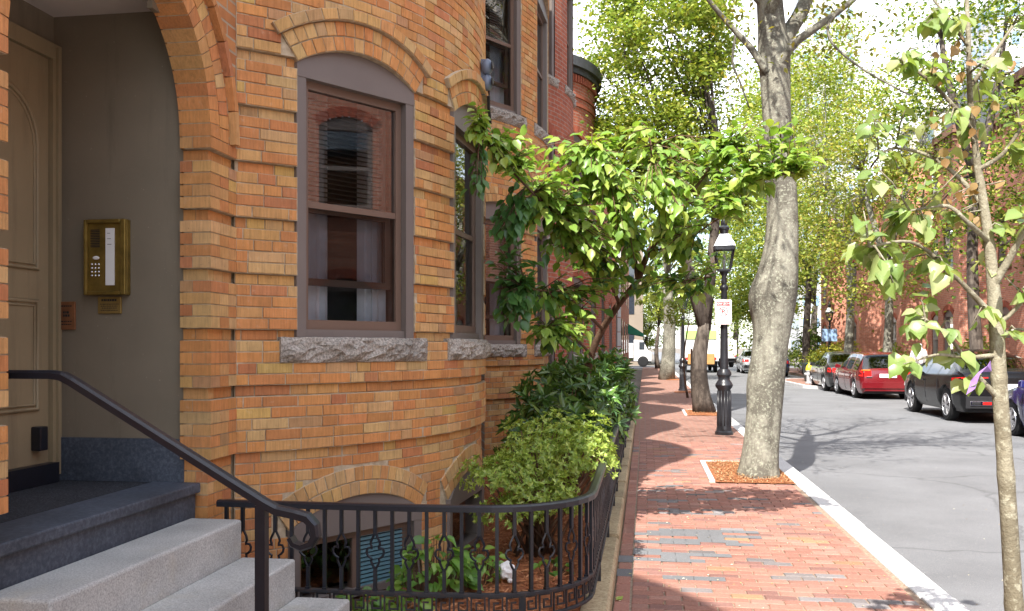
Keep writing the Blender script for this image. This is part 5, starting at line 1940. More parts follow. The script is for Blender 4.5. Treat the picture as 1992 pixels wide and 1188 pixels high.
yl([(1893, 250, .010, 0), (1850, 200, .008, 0), (1800, 150, .006, 0), (1750, 120, .004, 0)])
yl([(1886, 170, .009, 0), (1930, 110, .007, 0), (1970, 50, .005, 0)])
yl([(1884, 90, .008, 0), (1840, 30, .006, 0), (1800, -20, .004, 0)])
yl([(1924, 470, .011, 0), (1880, 430, .009, -.1), (1840, 400, .007, -.1), (1770, 410, .004, -.1)])
yl([(1930, 640, .010, 0), (1985, 590, .008, -.05), (2020, 520, .006, -.05)])
yl([(1938, 660, .009, 0), (1980, 640, .006, 0), (2010, 650, .004, 0)])
Y_LIT = [(0.22, 0.31, 0.09), (0.29, 0.37, 0.13), (0.17, 0.26, 0.07), (0.35, 0.40, 0.19)]
specs = []
for (px, py, n, sz) in [(1655, 500, 6, .10), (1690, 520, 5, .10), (1720, 445, 6, .10), (1740, 555, 6, .095), (1775, 500, 6, .095), (1790, 580, 6, .09), (1850, 625, 4, .09), (1785, 640, 5, .085), (1770, 705, 5, .09), (1850, 690, 4, .10), (1880, 740, 3, .09), (1700, 320, 5, .085), (1735, 290, 5, .08), (1760, 215, 6, .085), (1700, 230, 4, .08), (1830, 150, 6, .085), (1790, 90, 6, .085), (1800, 40, 6, .09), (1880, 30, 6, .085), (1950, 110, 6, .085), (1900, 240, 5, .08), (1965, 300, 5, .085), (1840, 310, 5, .08), (1800, 350, 5, .085), (1985, 400, 5, .09), (1950, 440, 4, .09), (1860, 420, 5, .085), (1800, 430, 6, .09), (1990, 560, 5, .09), (1975, 640, 5, .09), (1750, 400, 5, .09), (1930, 190, 4, .08), (1850, 230, 5, .08), (1975, 200, 4, .08), (1760, 130, 5, .08), (1990, 30, 5, .08), (1925, 620, 3, .085), (1680, 410, 4, .09), (1840, 520, 4, .085)]:
    e = at(px, py, YW - .1 + rng.uniform(-.15, .15))
    s0 = min(sk, key=lambda t: (t - e).length)
    a = s0.lerp(e, max(0.0, 1 - 0.13 / max(0.13, (e - s0).length)))
    wd.limb([s0, s0.lerp(e, .5) + Vector((0, 0, .02)), e], [0.0045, 0.0035, 0.002], 5)
    twig_leaves(specs, a, e + Vector((rng.gauss(0, .02), 0, rng.gauss(0, .02))), n, sz * .82, Y_LIT, droop=0.7, spread=0.8)
    e2 = e + Vector((rng.gauss(0, .07), rng.gauss(0, .07), rng.gauss(0, .06)))
    wd.limb([a, e2], [0.003, 0.0018], 4)
    twig_leaves(specs, a, e2, n - 1, sz * .72, Y_LIT, droop=0.7, spread=0.8)
BR = [(0.34, 0.20, 0.09), (0.40, 0.27, 0.13)]
for _ in range(46):
    px, py = rng.gauss(1875, 45), rng.uniform(20, 450)
    e = at(px, py, YW + rng.uniform(-.08, .08))
    s0 = min(sk, key=lambda t: (t - e).length)
    wd.limb([s0, e], [0.003, 0.0018], 4)
    specs.append((tuple(e), (rng.gauss(0, .5), rng.gauss(0, .5), -1), (rng.gauss(0, 1), rng.gauss(0, 1), .3), rng.uniform(.03, .05), rng.choice(BR)))
wd.mb.build("branches", "bark_young", yt, smooth=True)
leafy(yt, specs, "leaf", 300, None, 0.92)
# ribbon tied to a twig, hanging and twisting
rb = MB()
pa = [at(1928, 712, YW - .06), at(1912, 718, YW - .09), at(1897, 735, YW - .10), at(1888, 762, YW - .10)]
for i in range(3):
    u = Vector((0.0, 0.006, 0.020)) if i == 0 else Vector((0.016, 0.0, 0.012))
    u2 = Vector((0.016, 0.0, 0.012))
    rb.add([pa[i] - u, pa[i] + u, pa[i + 1] + u2, pa[i + 1] - u2], [(0, 1, 2, 3)])
o = rb.build("ribbon", "ribbon")
sd = o.modifiers.new("thick", 'SOLIDIFY'); sd.thickness = 0.001
tag(o, "purple ribbon tied to a twig of the young tree", "ribbon")

# ---------------------------------------------------------------- shrubs
def shrub(name, lab, blobs, mat, size, asp, pal, rosette, cat="shrub", stem="bark_brown", base=None, group=None, inner=0.5, up=0.4, stems=9):
    c0 = Vector(blobs[0][0])
    base = Vector(base) if base else Vector((c0.x, c0.y, 0.12))
    t = empty(name, base, lab, cat, group)
    P, D, N, S = [], [], [], []
    wd = Wood()
    for (c, r, n) in blobs:
        c, r = np.array(c), np.array(r)
        for _ in range(n):
            u = nrg.normal(0, 1, 3); u /= np.linalg.norm(u)
            if u[2] < -0.55:
                u[2] *= -0.4
            q = c + u * r * (inner + (1.04 - inner) * nrg.random() ** 0.5) * (1 + 0.12 * math.sin(5 * u[0] + 3 * u[1]) + 0.10 * math.sin(7 * u[2] + 4 * u[0]))
            k = rosette
            ax = u * 0.8 + np.array([0, 0, up]) + nrg.normal(0, .25, 3)
            for j in range(k):
                a = 2 * PI * j / k + nrg.uniform(-.4, .4)
                e1 = np.cross(ax, [0.3, 0.5, 0.8]); e1 /= np.linalg.norm(e1)
                e2 = np.cross(ax, e1); e2 /= np.linalg.norm(e2)
                rad_d = e1 * math.cos(a) + e2 * math.sin(a)
                P.append(q); D.append(rad_d + ax * nrg.uniform(.1, .9)); N.append(ax - rad_d * 0.3 + nrg.normal(0, .1, 3))
                S.append(size * nrg.uniform(.65, 1.25))
        for k in range(stems):
            u = nrg.normal(0, 1, 3); u /= np.linalg.norm(u); u[2] = abs(u[2])
            e = Vector(c + u * r * 0.85)
            b = base + Vector((rng.gauss(0, .06), rng.gauss(0, .06), 0))
            wd.limb([b, b.lerp(e, .5) + Vector((0, 0, .06)), e], [0.012, 0.008, 0.003], 5)
    wd.mb.build("stems", stem, t, smooth=True)
    C = leafcol(len(P), pal, .22)
    V, F, C = leaves(P, D, N, S, asp, C)
    tag(mesh_arrays("foliage", V, F, C, mat, t), kind="stuff")
    return t
AZ_ = [(0.30, 0.42, 0.08), (0.38, 0.49, 0.10), (0.24, 0.35, 0.07), (0.44, 0.52, 0.13)]
shrub("azalea_bush", "light green azalea bush spilling over the nearest railing", [((-0.70, 6.35, 0.78), (0.30, 0.40, 0.31), 800), ((-0.42, 6.3, 0.80), (0.25, 0.36, 0.25), 520), ((-0.95, 6.0, 0.68), (0.27, 0.30, 0.15), 380), ((-0.66, 5.95, 0.54), (0.27, 0.26, 0.14), 330), ((-0.86, 5.85, 0.46), (0.22, 0.2, 0.11), 190)], "leaf", 0.034, 0.42, AZ_, 6, base=(-0.72, 6.15, 0.13))
RH = [(0.055, 0.13, 0.028), (0.08, 0.18, 0.036), (0.13, 0.25, 0.05), (0.045, 0.105, 0.025)]
shrub("rhododendron", "dark glossy evergreen shrub behind the azalea", [((-0.76, 8.4, 0.86), (0.42, 0.75, 0.60), 330), ((-0.62, 9.8, 0.84), (0.40, 0.9, 0.60), 330), ((-0.45, 11.3, 0.86), (0.32, 0.9, 0.55), 260), ((-0.95, 7.75, 0.66), (0.26, 0.40, 0.36), 110)], "leaf_glossy", 0.125, 0.36, RH + [(0.13, 0.22, 0.04)], 6, base=(-0.75, 8.8, 0.12), inner=0.35)
shrub("rhododendron", "farther leafy shrub beside the red houses' railing", [((-0.7, 13.6, 0.8), (0.45, 1.1, 0.6), 220), ((-0.6, 16.0, 0.7), (0.45, 1.2, 0.5), 160)], "leaf_glossy", 0.13, 0.4, RH + G_LIT[:1], 5, base=(-0.7, 14.0, 0.12), inner=0.35)

IV = [(0.13, 0.27, 0.045), (0.17, 0.33, 0.055), (0.09, 0.20, 0.035), (0.24, 0.38, 0.07)]
def ground_plant(name, lab, spots, size, n):
    t = empty(name, (spots[0][0], spots[0][1], 0.1), lab, "plant", "broad-leaved plants by the basement window")
    specs = []
    wd = Wood()
    for (x, y, r, h, k) in spots:
        for _ in range(k):
            a, rr = rng.uniform(0, 2 * PI), r * math.sqrt(rng.random())
            px_, py_ = x + rr * math.cos(a), y + rr * math.sin(a)
            if math.hypot(px_ - bay1.cx, py_ - bay1.cy) < 2.49 or py_ < 4.31:
                continue
            g = bed_z(px_, py_)
            z = g + h * (0.25 + 0.75 * rng.random()) * (1 - 0.6 * (rr / r) ** 2)
            wd.limb([(px_ * .7 + x * .3, py_ * .7 + y * .3, g - .02), (px_, py_, z)], [0.004, 0.002], 4)
            specs.append(((px_, py_, z), (math.cos(a) + rng.gauss(0, .5), math.sin(a) + rng.gauss(0, .5) - .3, rng.uniform(-.5, .25)), (rng.gauss(0, .3), rng.gauss(0, .3) - .35, 1), size * rng.uniform(.7, 1.2), rng.choice(IV)))
    wd.mb.build("stems", "bark_brown", t)
    leafy(t, specs, "leaf", n, None, 0.8)
ground_plant("leafy_plant", "bushy broad-leaved plant before the second half of the basement window", [(-1.20, 5.02, .22, .36, 150), (-1.02, 5.22, .17, .22, 60)], 0.075, 150)
ground_plant("leafy_plant", "low broad-leaved plant in the corner beside the steps", [(-1.52, 4.56, .19, .15, 80), (-1.28, 4.60, .15, .12, 50)], 0.07, 110)
ground_plant("leafy_plant", "few pale leaves low in the mulch below the azalea", [(-0.60, 5.62, .12, .10, 16), (-1.02, 5.50, .16, .16, 36)], 0.06, 50)
# shrubs across the road
FS = [(0.33, 0.32, 0.04), (0.40, 0.37, 0.05), (0.25, 0.27, 0.04)]
def far_shrub(c, r, n, lab, pal, size=0.13):
    shrub("garden_shrub", lab, [(c, r, n)], "leaf_far", size, .6, pal, 4, group="shrubs across the road", base=(c[0], c[1], 0), stems=5)
far_shrub((9.9, 49, 0.95), (1.1, 2.6, 0.85), 900, "yellow-leaved shrub behind the dark grey car", FS)
far_shrub((9.2, 56, 0.8), (0.9, 1.6, 0.8), 420, "green shrub next to the yellow-leaved shrub", MG + YG)
far_shrub((10.6, 41, 0.9), (0.7, 1.2, 0.7), 380, "small green shrub beside the white-banded trunk", YG)
far_shrub((10.6, 31.0, 1.0), (0.7, 1.8, 0.75), 420, "bright green shrub between the red and the black car", YG)
far_shrub((10.7, 60, 1.6), (1.2, 2.0, 1.5), 500, "tall shrub against the far brick front", MG, 0.16)
# ---------------------------------------------------------------- street lamps and the sign
def lamp(name, x, y, z, lab, group, h=3.85):
    r = empty(name, (x, y, z), lab, "street lamp", group)
    base = MB().lathe([(0.16, 0), (0.16, 0.05), (0.135, 0.07), (0.135, 0.10), (0.125, 0.14), (0.115, 0.55), (0.112, 0.80), (0.145, 0.84), (0.155, 0.88), (0.13, 0.93), (0.10, 0.97), (0.10, 1.02), (0.13, 1.06), (0.125, 1.10), (0.09, 1.16)], 20)
    base.build("base", "lamp_iron", r, smooth=True, world=False, autosmooth=40)
    fl = MB()
    for k in range(12):
        a = 2 * PI * k / 12
        fl.tube([(0.118 * math.cos(a), 0.118 * math.sin(a), 0.16), (0.110 * math.cos(a), 0.110 * math.sin(a), 0.78)], 0.012, 5)
    fl.build("fluting", "lamp_iron", r, smooth=True, world=False)
    pole = MB().lathe([(0.075, 1.15), (0.070, 1.4), (0.052, 2.55), (0.075, 2.58), (0.075, 2.62), (0.045, 2.66), (0.055, 2.72), (0.04, 2.80), (0.07, 2.86), (0.085, 2.90)], 16)
    pole.build("pole", "lamp_iron", r, smooth=True, world=False, autosmooth=40)
    lan = empty_part("lantern", r)
    f = MB()
    zb, zt, rb, rt = 2.92, 3.30, 0.105, 0.165
    cb = [(-rb, -rb, zb), (rb, -rb, zb), (rb, rb, zb), (-rb, rb, zb)]
    ct = [(-rt, -rt, zt), (rt, -rt, zt), (rt, rt, zt), (-rt, rt, zt)]
    for k in range(4):
        f.bar(cb[k], ct[k], 0.022)
        f.bar(cb[k], cb[(k + 1) % 4], 0.028)
        f.bar(ct[k], ct[(k + 1) % 4], 0.030, 0.06)
    f.box(-rb, rb, -rb, rb, 2.89, 2.91)
    f.build("lantern_frame", "lamp_iron", lan, world=False)
    for k in range(4):
        a, b, c, d = cb[k], cb[(k + 1) % 4], ct[(k + 1) % 4], ct[k]
        MB().quad(a, b, c, d).build("pane", "lamp_glass", lan, world=False)
    roof = MB()
    rr = 0.085
    top = [(-rr, -rr, 3.55), (rr, -rr, 3.55), (rr, rr, 3.55), (-rr, rr, 3.55)]
    et = [(p[0] * 1.12, p[1] * 1.12, 3.335) for p in ct]
    roof.add(et + top, [(0, 1, 5, 4), (1, 2, 6, 5), (2, 3, 7, 6), (3, 0, 4, 7), (4, 5, 6, 7), (3, 2, 1, 0)])
    roof.build("lantern_roof", "zinc", lan, world=False)
    MB().lathe([(0.075, 3.55), (0.075, 3.62), (0.095, 3.64), (0.095, 3.67), (0.055, 3.71), (0.06, 3.78), (0.03, 3.83), (0.012, 3.90), (0.001, 3.93)], 12).build("finial", "lamp_iron", lan, world=False, smooth=True, autosmooth=40)
    MB().lathe([(0.02, 2.92), (0.02, 3.05), (0.03, 3.07), (0.035, 3.14), (0.015, 3.2)], 8).build("mantle", "tail_white", lan, world=False)
    return r
def empty_part(name, parent):
    o = bpy.data.objects.new(name, None)
    COL.objects.link(o)
    o.parent = parent
    return o
lamp("street_lamp", 1.385, 16.34, 0, "nearest black gas-style lamp post, carrying the no-parking sign", "black lamp posts")
lamp("street_lamp", 1.33, 32.6, 0, "second black lamp post, farther along the brick sidewalk", "black lamp posts")
lamp("street_lamp", 9.25, 47.5, 0, "black lamp post across the road with a pale blue sign", "black lamp posts")

def text_mesh(body, size, parent, mat, M, name="lettering"):
    cu = bpy.data.curves.new("text", 'FONT')
    cu.body = body; cu.size = size; cu.align_x = 'CENTER'; cu.align_y = 'CENTER'; cu.extrude = 0.0006
    cu.offset = size * 0.02
    o = bpy.data.objects.new("text", cu)
    COL.objects.link(o)
    bpy.context.view_layer.update()
    me = bpy.data.meshes.new_from_object(o.evaluated_get(bpy.context.evaluated_depsgraph_get()))
    bpy.data.objects.remove(o); bpy.data.curves.remove(cu)
    me.materials.clear(); me.materials.append(MATS[mat])
    t = bpy.data.objects.new(name, me)
    COL.objects.link(t)
    t.parent = parent
    t.matrix_basis = M
    return t
# sign facing the camera (towards -y)
sg = empty("parking_sign", (1.36, 16.22, 1.95), "white no-parking sign with red tow zone band on the nearest lamp post", "sign")
SW, SH = 0.29, 0.44
def rrect(w, h, r, k=5):
    out = []
    for cx, cz, a0 in ((w / 2 - r, h / 2 - r, 0), (-w / 2 + r, h / 2 - r, PI / 2), (-w / 2 + r, -h / 2 + r, PI), (w / 2 - r, -h / 2 + r, 1.5 * PI)):
        for i in range(k + 1):
            a = a0 + PI / 2 * i / k
            out.append((cx + r * math.cos(a), cz + r * math.sin(a)))
    return out
def plate(poly, y0, y1, name, mat, par, zc=0.0):
    n = len(poly)
    v = [(x, y0, z + zc) for x, z in poly] + [(x, y1, z + zc) for x, z in poly]
    f = [tuple(range(n)), tuple(range(2 * n - 1, n - 1, -1))] + [(i, n + i, n + (i + 1) % n, (i + 1) % n) for i in range(n)]
    return MB().add(v, f).build(name, mat, par, world=False)
ZC = SH / 2
plate(rrect(SW, SH, 0.03), -0.004, 0.0, "panel", "sign_white", sg, ZC)
def ringplate(r0, r1, cx, cz, y, name, mat, par, k=28, a0=0, a1=2 * PI):
    v, f = [], []
    for i in range(k + 1):
        a = a0 + (a1 - a0) * i / k
        v += [(cx + r0 * math.cos(a), y, cz + r0 * math.sin(a)), (cx + r1 * math.cos(a), y, cz + r1 * math.sin(a))]
    for i in range(k):
        f.append((2 * i, 2 * i + 1, 2 * i + 3, 2 * i + 2))
    return MB().add(v, f).build(name, mat, par, world=False)
o1 = rrect(SW - 0.014, SH - 0.014, 0.026); o2 = rrect(SW - 0.024, SH - 0.024, 0.022)
v = [(x, -0.0052, z + ZC) for x, z in o1] + [(x, -0.0052, z + ZC) for x, z in o2]
n = len(o1)
MB().add(v, [(i, (i + 1) % n, n + (i + 1) % n, n + i) for i in range(n)]).build("border", "sign_red", sg, world=False)
plate([(-0.115, -0.035), (0.115, -0.035), (0.115, 0.035), (-0.115, 0.035)], -0.0065, -0.0045, "band", "sign_red", sg, SH - 0.075)
RX = Matrix.Rotation(PI / 2, 4, 'X')
text_mesh("TOW ZONE", 0.048, sg, "sign_white", Matrix.Translation((0, -0.0075, SH - 0.075)) @ RX)
ringplate(0.070, 0.083, 0, 0.225, -0.0062, "ring", "sign_red", sg)
text_mesh("P", 0.115, sg, "ink_dark", Matrix.Translation((0, -0.0052, 0.222)) @ RX)
s = 0.054
MB().add([(-s - .005, -0.0072, 0.225 + s - .005), (-s + .005, -0.0072, 0.225 + s + .005), (s + .005, -0.0072, 0.225 - s + .005), (s - .005, -0.0072, 0.225 - s - .005)], [(0, 1, 2, 3)]).build("slash", "sign_red", sg, world=False)
m = MB()
for zz in (0.05, 0.39):
    m.box(-0.03, 0.03, 0.001, 0.13, zz - 0.012, zz + 0.012)
m.build("bracket", "paint_silver", sg, world=False)
s2 = empty("street_sign", (9.22, 47.35, 1.85), "pale blue sign on the lamp post across the road", "sign")
plate(rrect(0.75, 0.62, 0.03), -0.006, 0, "panel", "sign_blue", s2, 0.31)

# ---------------------------------------------------------------- cars
def ip(tab, x):
    xs, ys = zip(*tab)
    return float(np.interp(x, xs, ys))
def sm(tab, x, d=0.10):
    return (ip(tab, x - d) + 2 * ip(tab, x) + ip(tab, x + d)) / 4
def car(name, loc, lab, paintm, C, group="cars parked across the road", rz=0.0):
    """length along local y: 0 at the rear bumper, L at the nose"""
    r = empty(name, loc, lab, "car", group, rz=rz)
    L, hwid = C['L'], C['W'] / 2
    xr, xf, wr = C['xr'], C['xf'], C['wr']
    ys = sorted(set([round(v, 3) for v in np.linspace(0, L, 84)] + [0.02, 0.05, L - 0.02, L - 0.05] + list(C.get('cuts', []))))
    V, F, MI = [], [], []
    NP = 11
    rows = []
    def ring_at(y):
        sh, rf = sm(C['sh'], y), sm(C['rf'], y, 0.07)
        w = hwid * ip(C['wf'], y)
        zb = C['sill']
        if y < 0.12: zb += (0.12 - y) * 0.6
        if y > L - 0.15: zb += (y - L + 0.15) * 0.5
        arch = 0
        for xw in (xr, xf):
            d = abs(y - xw)
            ra = wr * 1.17
            if d < ra:
                arch = max(arch, wr + math.sqrt(ra * ra - d * d))
        zb = max(zb, arch)
        g = max(0.0, rf - sh)
        rw = w * (0.985 - 0.36 * min(1.0, g / 0.55) * C.get('tumble', 0.8)) if g > 0.03 else w * 0.93
        zmid = max(zb + 0.02, 0.56 * sh + 0.2 * zb)
        z1 = max(zb + 0.01, min(zb + 0.16, zmid - 0.01))
        P = [(w * 0.90, zb), (w * 0.975, z1), (w * 1.0, zmid), (w * 0.99, max(zmid + .01, sh - 0.07)), (w * 0.955, sh)]
        e = min(0.05, g * 0.3)
        for k in (0.5, 1.0):
            P.append((w * 0.945 + (rw - w * 0.945) * k, sh + max(0.004 * k, (g - e) * k)))
        P += [(rw * 0.93, rf - e * 0.2 + 0.006), (rw * 0.70, rf + 0.022), (rw * 0.36, rf + 0.034), (0.0, rf + 0.038)]
        return P
    for y in ys:
        P = ring_at(y)
        rows.append(len(V))
        for x, z in P: V.append((-x, y, z))
        for x, z in reversed(P[:-1]): V.append((x, y, z))
    W_ = 2 * NP - 1
    gl, dk = 1, 2
    for i in range(len(ys) - 1):
        ym = (ys[i] + ys[i + 1]) / 2
        for j in range(W_ - 1):
            jj = j if j < NP - 1 else W_ - 2 - j
            mi = 0
            if jj in (4, 5) and any(a < ym < b for a, b in C['glass']):
                mi = gl
            if jj >= 6 and any(a < ym < b for a, b in C['screens']):
                mi = gl
            a = rows[i] + j
            F.append((a, a + 1, rows[i + 1] + j + 1, rows[i + 1] + j)); MI.append(mi)
    F.append(tuple(rows[0] + k for k in range(W_ - 1, -1, -1))); MI.append(0)
    F.append(tuple(rows[-1] + k for k in range(W_))); MI.append(0)
    mb = MB(); mb.v = V; mb.f = F; mb.mi = MI; mb.c = [(1, 1, 1)] * len(V)
    mb.build("body", [paintm, "car_glass"], r, smooth=True, world=False, autosmooth=38)
    # underside and wheel wells
    MB().box(-hwid * .86, hwid * .86, 0.2, L - 0.2, C['sill'] - 0.02, C['sill'] + 0.28).build("underbody", "plastic_black", r, world=False)
    for xw in (xr, xf):
        for s in (-1, 1):
            wt = 0.21
            xo = s * (hwid * 0.965)
            xi = xo - s * wt
            w = empty_part("wheel", r)
            prof = [(wr * .68, 0), (wr * .90, -.006), (wr, .03), (wr, wt - .03), (wr * .9, wt), (wr * .5, wt)]
            m = MB().lathe([(a, min(xo, xi) + b) for a, b in prof], 26, (0, xw, wr), axis='x')
            m.build("tyre", "rubber", w, smooth=True, world=False, autosmooth=40)
            rim = MB().lathe([(wr * .30, xo - s * .03), (wr * .62, xo - s * .045), (wr * .66, xo - s * .004), (wr * .70, xo + s * .003)] if s > 0 else [(wr * .70, xo + s * .003), (wr * .66, xo - s * .004), (wr * .62, xo - s * .045), (wr * .30, xo - s * .03)], 26, (0, xw, wr), axis='x')
            rim.build("rim", "plastic_black", w, smooth=True, world=False, autosmooth=40)
            sp = MB()
            ns = C.get('spokes', 7)
            for k in range(ns):
                a = 2 * PI * k / ns
                for off in (-.13, .13):
                    p = (xo + s * .002, xw + wr * .10 * math.cos(a), wr + wr * .10 * math.sin(a))
                    q = (xo - s * .004, xw + wr * .66 * math.cos(a + off), wr + wr * .66 * math.sin(a + off))
                    sp.bar(p, q, 0.03, 0.028, up=(1, 0, 0))
            sp.tube([(xo + s * .002, xw + wr * .665 * math.cos(t), wr + wr * .665 * math.sin(t)) for t in np.linspace(0, 2 * PI, 24, endpoint=False)], 0.012, 5, closed=True)
            sp.lathe([(wr * .16, xo - .012), (wr * .16, xo + .012)], 12, (0, xw, wr), axis='x')
            sp.build("spokes", "alloy", w, smooth=True, world=False, autosmooth=30)
            MB().box(min(xo - s * .03, xi - s * .25), max(xo - s * .03, xi - s * .25), xw - wr * 1.12, xw + wr * 1.12, C['sill'] + 0.05, wr * 2.15).build("wheel_well", "plastic_black", r, world=False)
    def surf(y, z, side):
        P = ring_at(y)
        for (xa, za), (xb, zb) in zip(P[:-1], P[1:]):
            if za <= z <= zb and zb > za:
                return side * (xa + (xb - xa) * (z - za) / (zb - za))
        return side * P[2][0]
    # side details
    for s in (-1, 1):
        for (ya, za, zb2) in C['doors']:
            m = MB()
            zz = np.linspace(za, zb2, 7)
            for k in range(6):
                p = (surf(ya, zz[k], s), ya, zz[k]); q = (surf(ya, zz[k + 1], s), ya, zz[k + 1])
                m.bar(p, q, 0.012, 0.012)
            m.build("door_gap", "plastic_black", r, world=False)
        for (ya, z) in C['handles']:
            x = surf(ya, z, s)
            MB().box(min(x, x + s * .03), max(x, x + s * .03), ya - .09, ya + .09, z - .014, z + .014).build("door_handle", C.get('handle_mat', paintm), r, world=False)
        ym, zm = C['mirror']
        x = surf(ym, zm - 0.03, s)
        m = MB()
        m.add([(x, ym - .06, zm), (x + s * .2, ym - .09, zm), (x + s * .2, ym + .06, zm + .01), (x, ym + .08, zm + .02), (x, ym - .06, zm + .10), (x + s * .18, ym - .09, zm + .15), (x + s * .18, ym + .05, zm + .13), (x, ym + .06, zm + .10)], BOXF if s > 0 else [tuple(reversed(f)) for f in BOXF])
        bevel(m.build("mirror", paintm, r, world=False), 0.02)
        for (ya, yb, za, zb2, mat, nm) in C['lamps']:
            m = MB()
            kk = 5
            for i in range(kk):
                y0_, y1_ = ya + (yb - ya) * i / kk, ya + (yb - ya) * (i + 1) / kk
                t = C.get('taper', 0.0)
                z0_, z1_ = za, zb2
                pts = []
                for yy in (y0_, y1_):
                    f = (yy - ya) / (yb - ya)
                    if yb < L / 2:
                        lo, hi = za + (zb2 - za) * t * f, zb2 - (zb2 - za) * t * 0.3 * f
                    else:
                        lo, hi = za, zb2
                    pts.append((yy, lo, hi))
                (a0, l0, h0), (a1, l1, h1) = pts
                X = lambda y_, z_: surf(y_, z_, s) + s * 0.008
                m.quad((X(a0, l0), a0, l0), (X(a1, l1), a1, l1), (X(a1, h1), a1, h1), (X(a0, h0), a0, h0))
            yy = ya if yb < L / 2 else yb
            if abs(yy - (0 if yb < L / 2 else L)) < 0.12:
                ye = yy - 0.006 if yb < L / 2 else yy + 0.006
                xo = surf(yy, (za + zb2) / 2, s)
                xi = xo - s * C.get('lampw', 0.25)
                m.box(min(xo, xi), max(xo, xi), min(ye, yy) , max(ye, yy) + .002, za, zb2)
            m.build(nm, mat, r, world=False)
    for (x0, x1, y, z0, z1, mat, nm) in C['rear']:
        o = MB().box(x0, x1, y - 0.02, y + 0.03, z0, z1).build(nm, mat, r, world=False)
        bevel(o, 0.006)
    return r

WAGON = dict(L=4.78, W=1.74, sill=0.20, xr=0.98, xf=3.65, wr=0.315, tumble=0.75, spokes=8,
    sh=[(0, .80), (.05, .90), (.3, .93), (3.0, .95), (3.5, .93), (4.4, .80), (4.70, .66), (4.78, .55)],
    rf=[(0, .84), (.06, .98), (.42, 1.40), (.75, 1.47), (2.0, 1.49), (2.5, 1.46), (3.40, .98), (3.6, .95), (4.4, .82), (4.7, .68), (4.78, .57)],
    wf=[(0, .88), (.10, .955), (.5, 1.0), (3.6, 1.0), (4.4, .93), (4.65, .82), (4.78, .66)],
    glass=[(.42, 1.22), (1.32, 2.15), (2.24, 3.02)], screens=[(.07, .44), (2.52, 3.38)],
    doors=[(1.27, .30, .93), (2.2, .25, .94), (3.25, .3, .93)], handles=[(1.45, .82), (2.4, .82)], mirror=(2.95, .95),
    lamps=[(0.0, .24, .74, .92, 'tail_red', 'tail_light'), (.0, .12, .925, .955, 'amber', 'indicator'), (4.35, 4.68, .62, .76, 'tail_white', 'headlight')], lampw=.22,
    rear=[(-.26, .26, 0.0, .70, .82, 'sign_white', 'number_plate'), (-.80, .80, -.02, .36, .56, 'car_red', 'bumper'), (.42, .66, .0, .73, .79, 'sign_white', 'sticker'), (-.66, -.48, .0, .70, .74, 'chrome', 'badge')])
COUPE = dict(L=4.88, W=1.98, sill=0.26, xr=0.98, xf=3.73, wr=0.37, tumble=0.95, spokes=7,
    sh=[(0, .84), (.06, 1.02), (.35, 1.08), (1.2, 1.06), (3.1, 1.02), (3.8, .98), (4.5, .86), (4.8, .70), (4.88, .58)],
    rf=[(0, .90), (.08, 1.10), (.30, 1.15), (.95, 1.40), (1.7, 1.56), (2.4, 1.595), (2.8, 1.55), (3.62, 1.06), (3.8, 1.02), (4.5, .90), (4.8, .73), (4.88, .60)],
    wf=[(0, .84), (.12, .94), (.55, 1.0), (1.2, 1.0), (3.8, .99), (4.5, .92), (4.75, .80), (4.88, .62)],
    glass=[(.95, 1.55), (1.62, 2.42), (2.5, 3.25)], screens=[(.36, 1.55), (2.86, 3.58)],
    doors=[(1.55, .4, 1.05), (2.46, .35, 1.03), (3.4, .4, 1.0)], handles=[(2.6, .88)], mirror=(3.15, 1.03), taper=0.45,
    lamps=[(0.02, .52, .80, 1.02, 'tail_red', 'tail_light'), (4.3, 4.78, .66, .82, 'tail_white', 'headlight')], lampw=.42,
    rear=[(-.28, .28, .0, .74, .87, 'sign_white', 'number_plate'), (-.86, .86, -.01, .34, .60, 'plastic_black', 'bumper'), (-.78, -.32, -.035, .40, .50, 'chrome', 'exhaust_trim'), (-.75, -.57, -.045, .42, .48, 'plastic_black', 'exhaust'), (-.53, -.35, -.045, .42, .48, 'tail_red', 'reflector')])
SEDAN = dict(L=4.5, W=1.76, sill=0.20, xr=0.92, xf=3.56, wr=0.315, tumble=0.85, spokes=7,
    sh=[(0, .78), (.05, .90), (.3, .96), (2.8, .93), (3.4, .91), (4.2, .78), (4.42, .64), (4.5, .55)],
    rf=[(0, .82), (.06, .96), (.35, 1.06), (.95, 1.38), (1.5, 1.47), (2.1, 1.46), (3.15, .97), (3.4, .93), (4.2, .80), (4.42, .66), (4.5, .57)],
    wf=[(0, .86), (.10, .94), (.5, 1.0), (3.4, 1.0), (4.15, .92), (4.4, .80), (4.5, .64)],
    glass=[(.75, 1.2), (1.28, 2.0), (2.08, 2.8)], screens=[(.38, 1.0), (2.2, 3.12)],
    doors=[(1.24, .3, .94), (2.04, .25, .93), (3.0, .3, .92)], handles=[(1.4, .82), (2.25, .82)], mirror=(2.72, .94),
    lamps=[(0.0, .26, .74, .90, 'tail_red', 'tail_light'), (4.1, 4.42, .60, .74, 'tail_white', 'headlight')], lampw=.25,
    rear=[(-.26, .26, .0, .62, .74, 'sign_white', 'number_plate'), (-.80, .80, -.015, .34, .55, 'plastic_black', 'bumper')])
ZR = -0.12
car("parked_car", (7.62, 29.95, ZR), "dark red station wagon parked across the road", "car_red", WAGON)
car("parked_car", (7.74, 20.75, ZR), "black fastback crossover with red tail lights parked nearest but one", "car_black", COUPE)
car("parked_car", (7.58, 34.75, ZR), "dark grey hatchback parked in front of the red wagon", "car_grey", SEDAN)
SED2 = dict(SEDAN); SED2['rear'] = SEDAN['rear'][:1]
car("parked_car", (7.68, 14.6, ZR), "deep blue car cut off by the right edge of the picture", "car_blue", SEDAN)
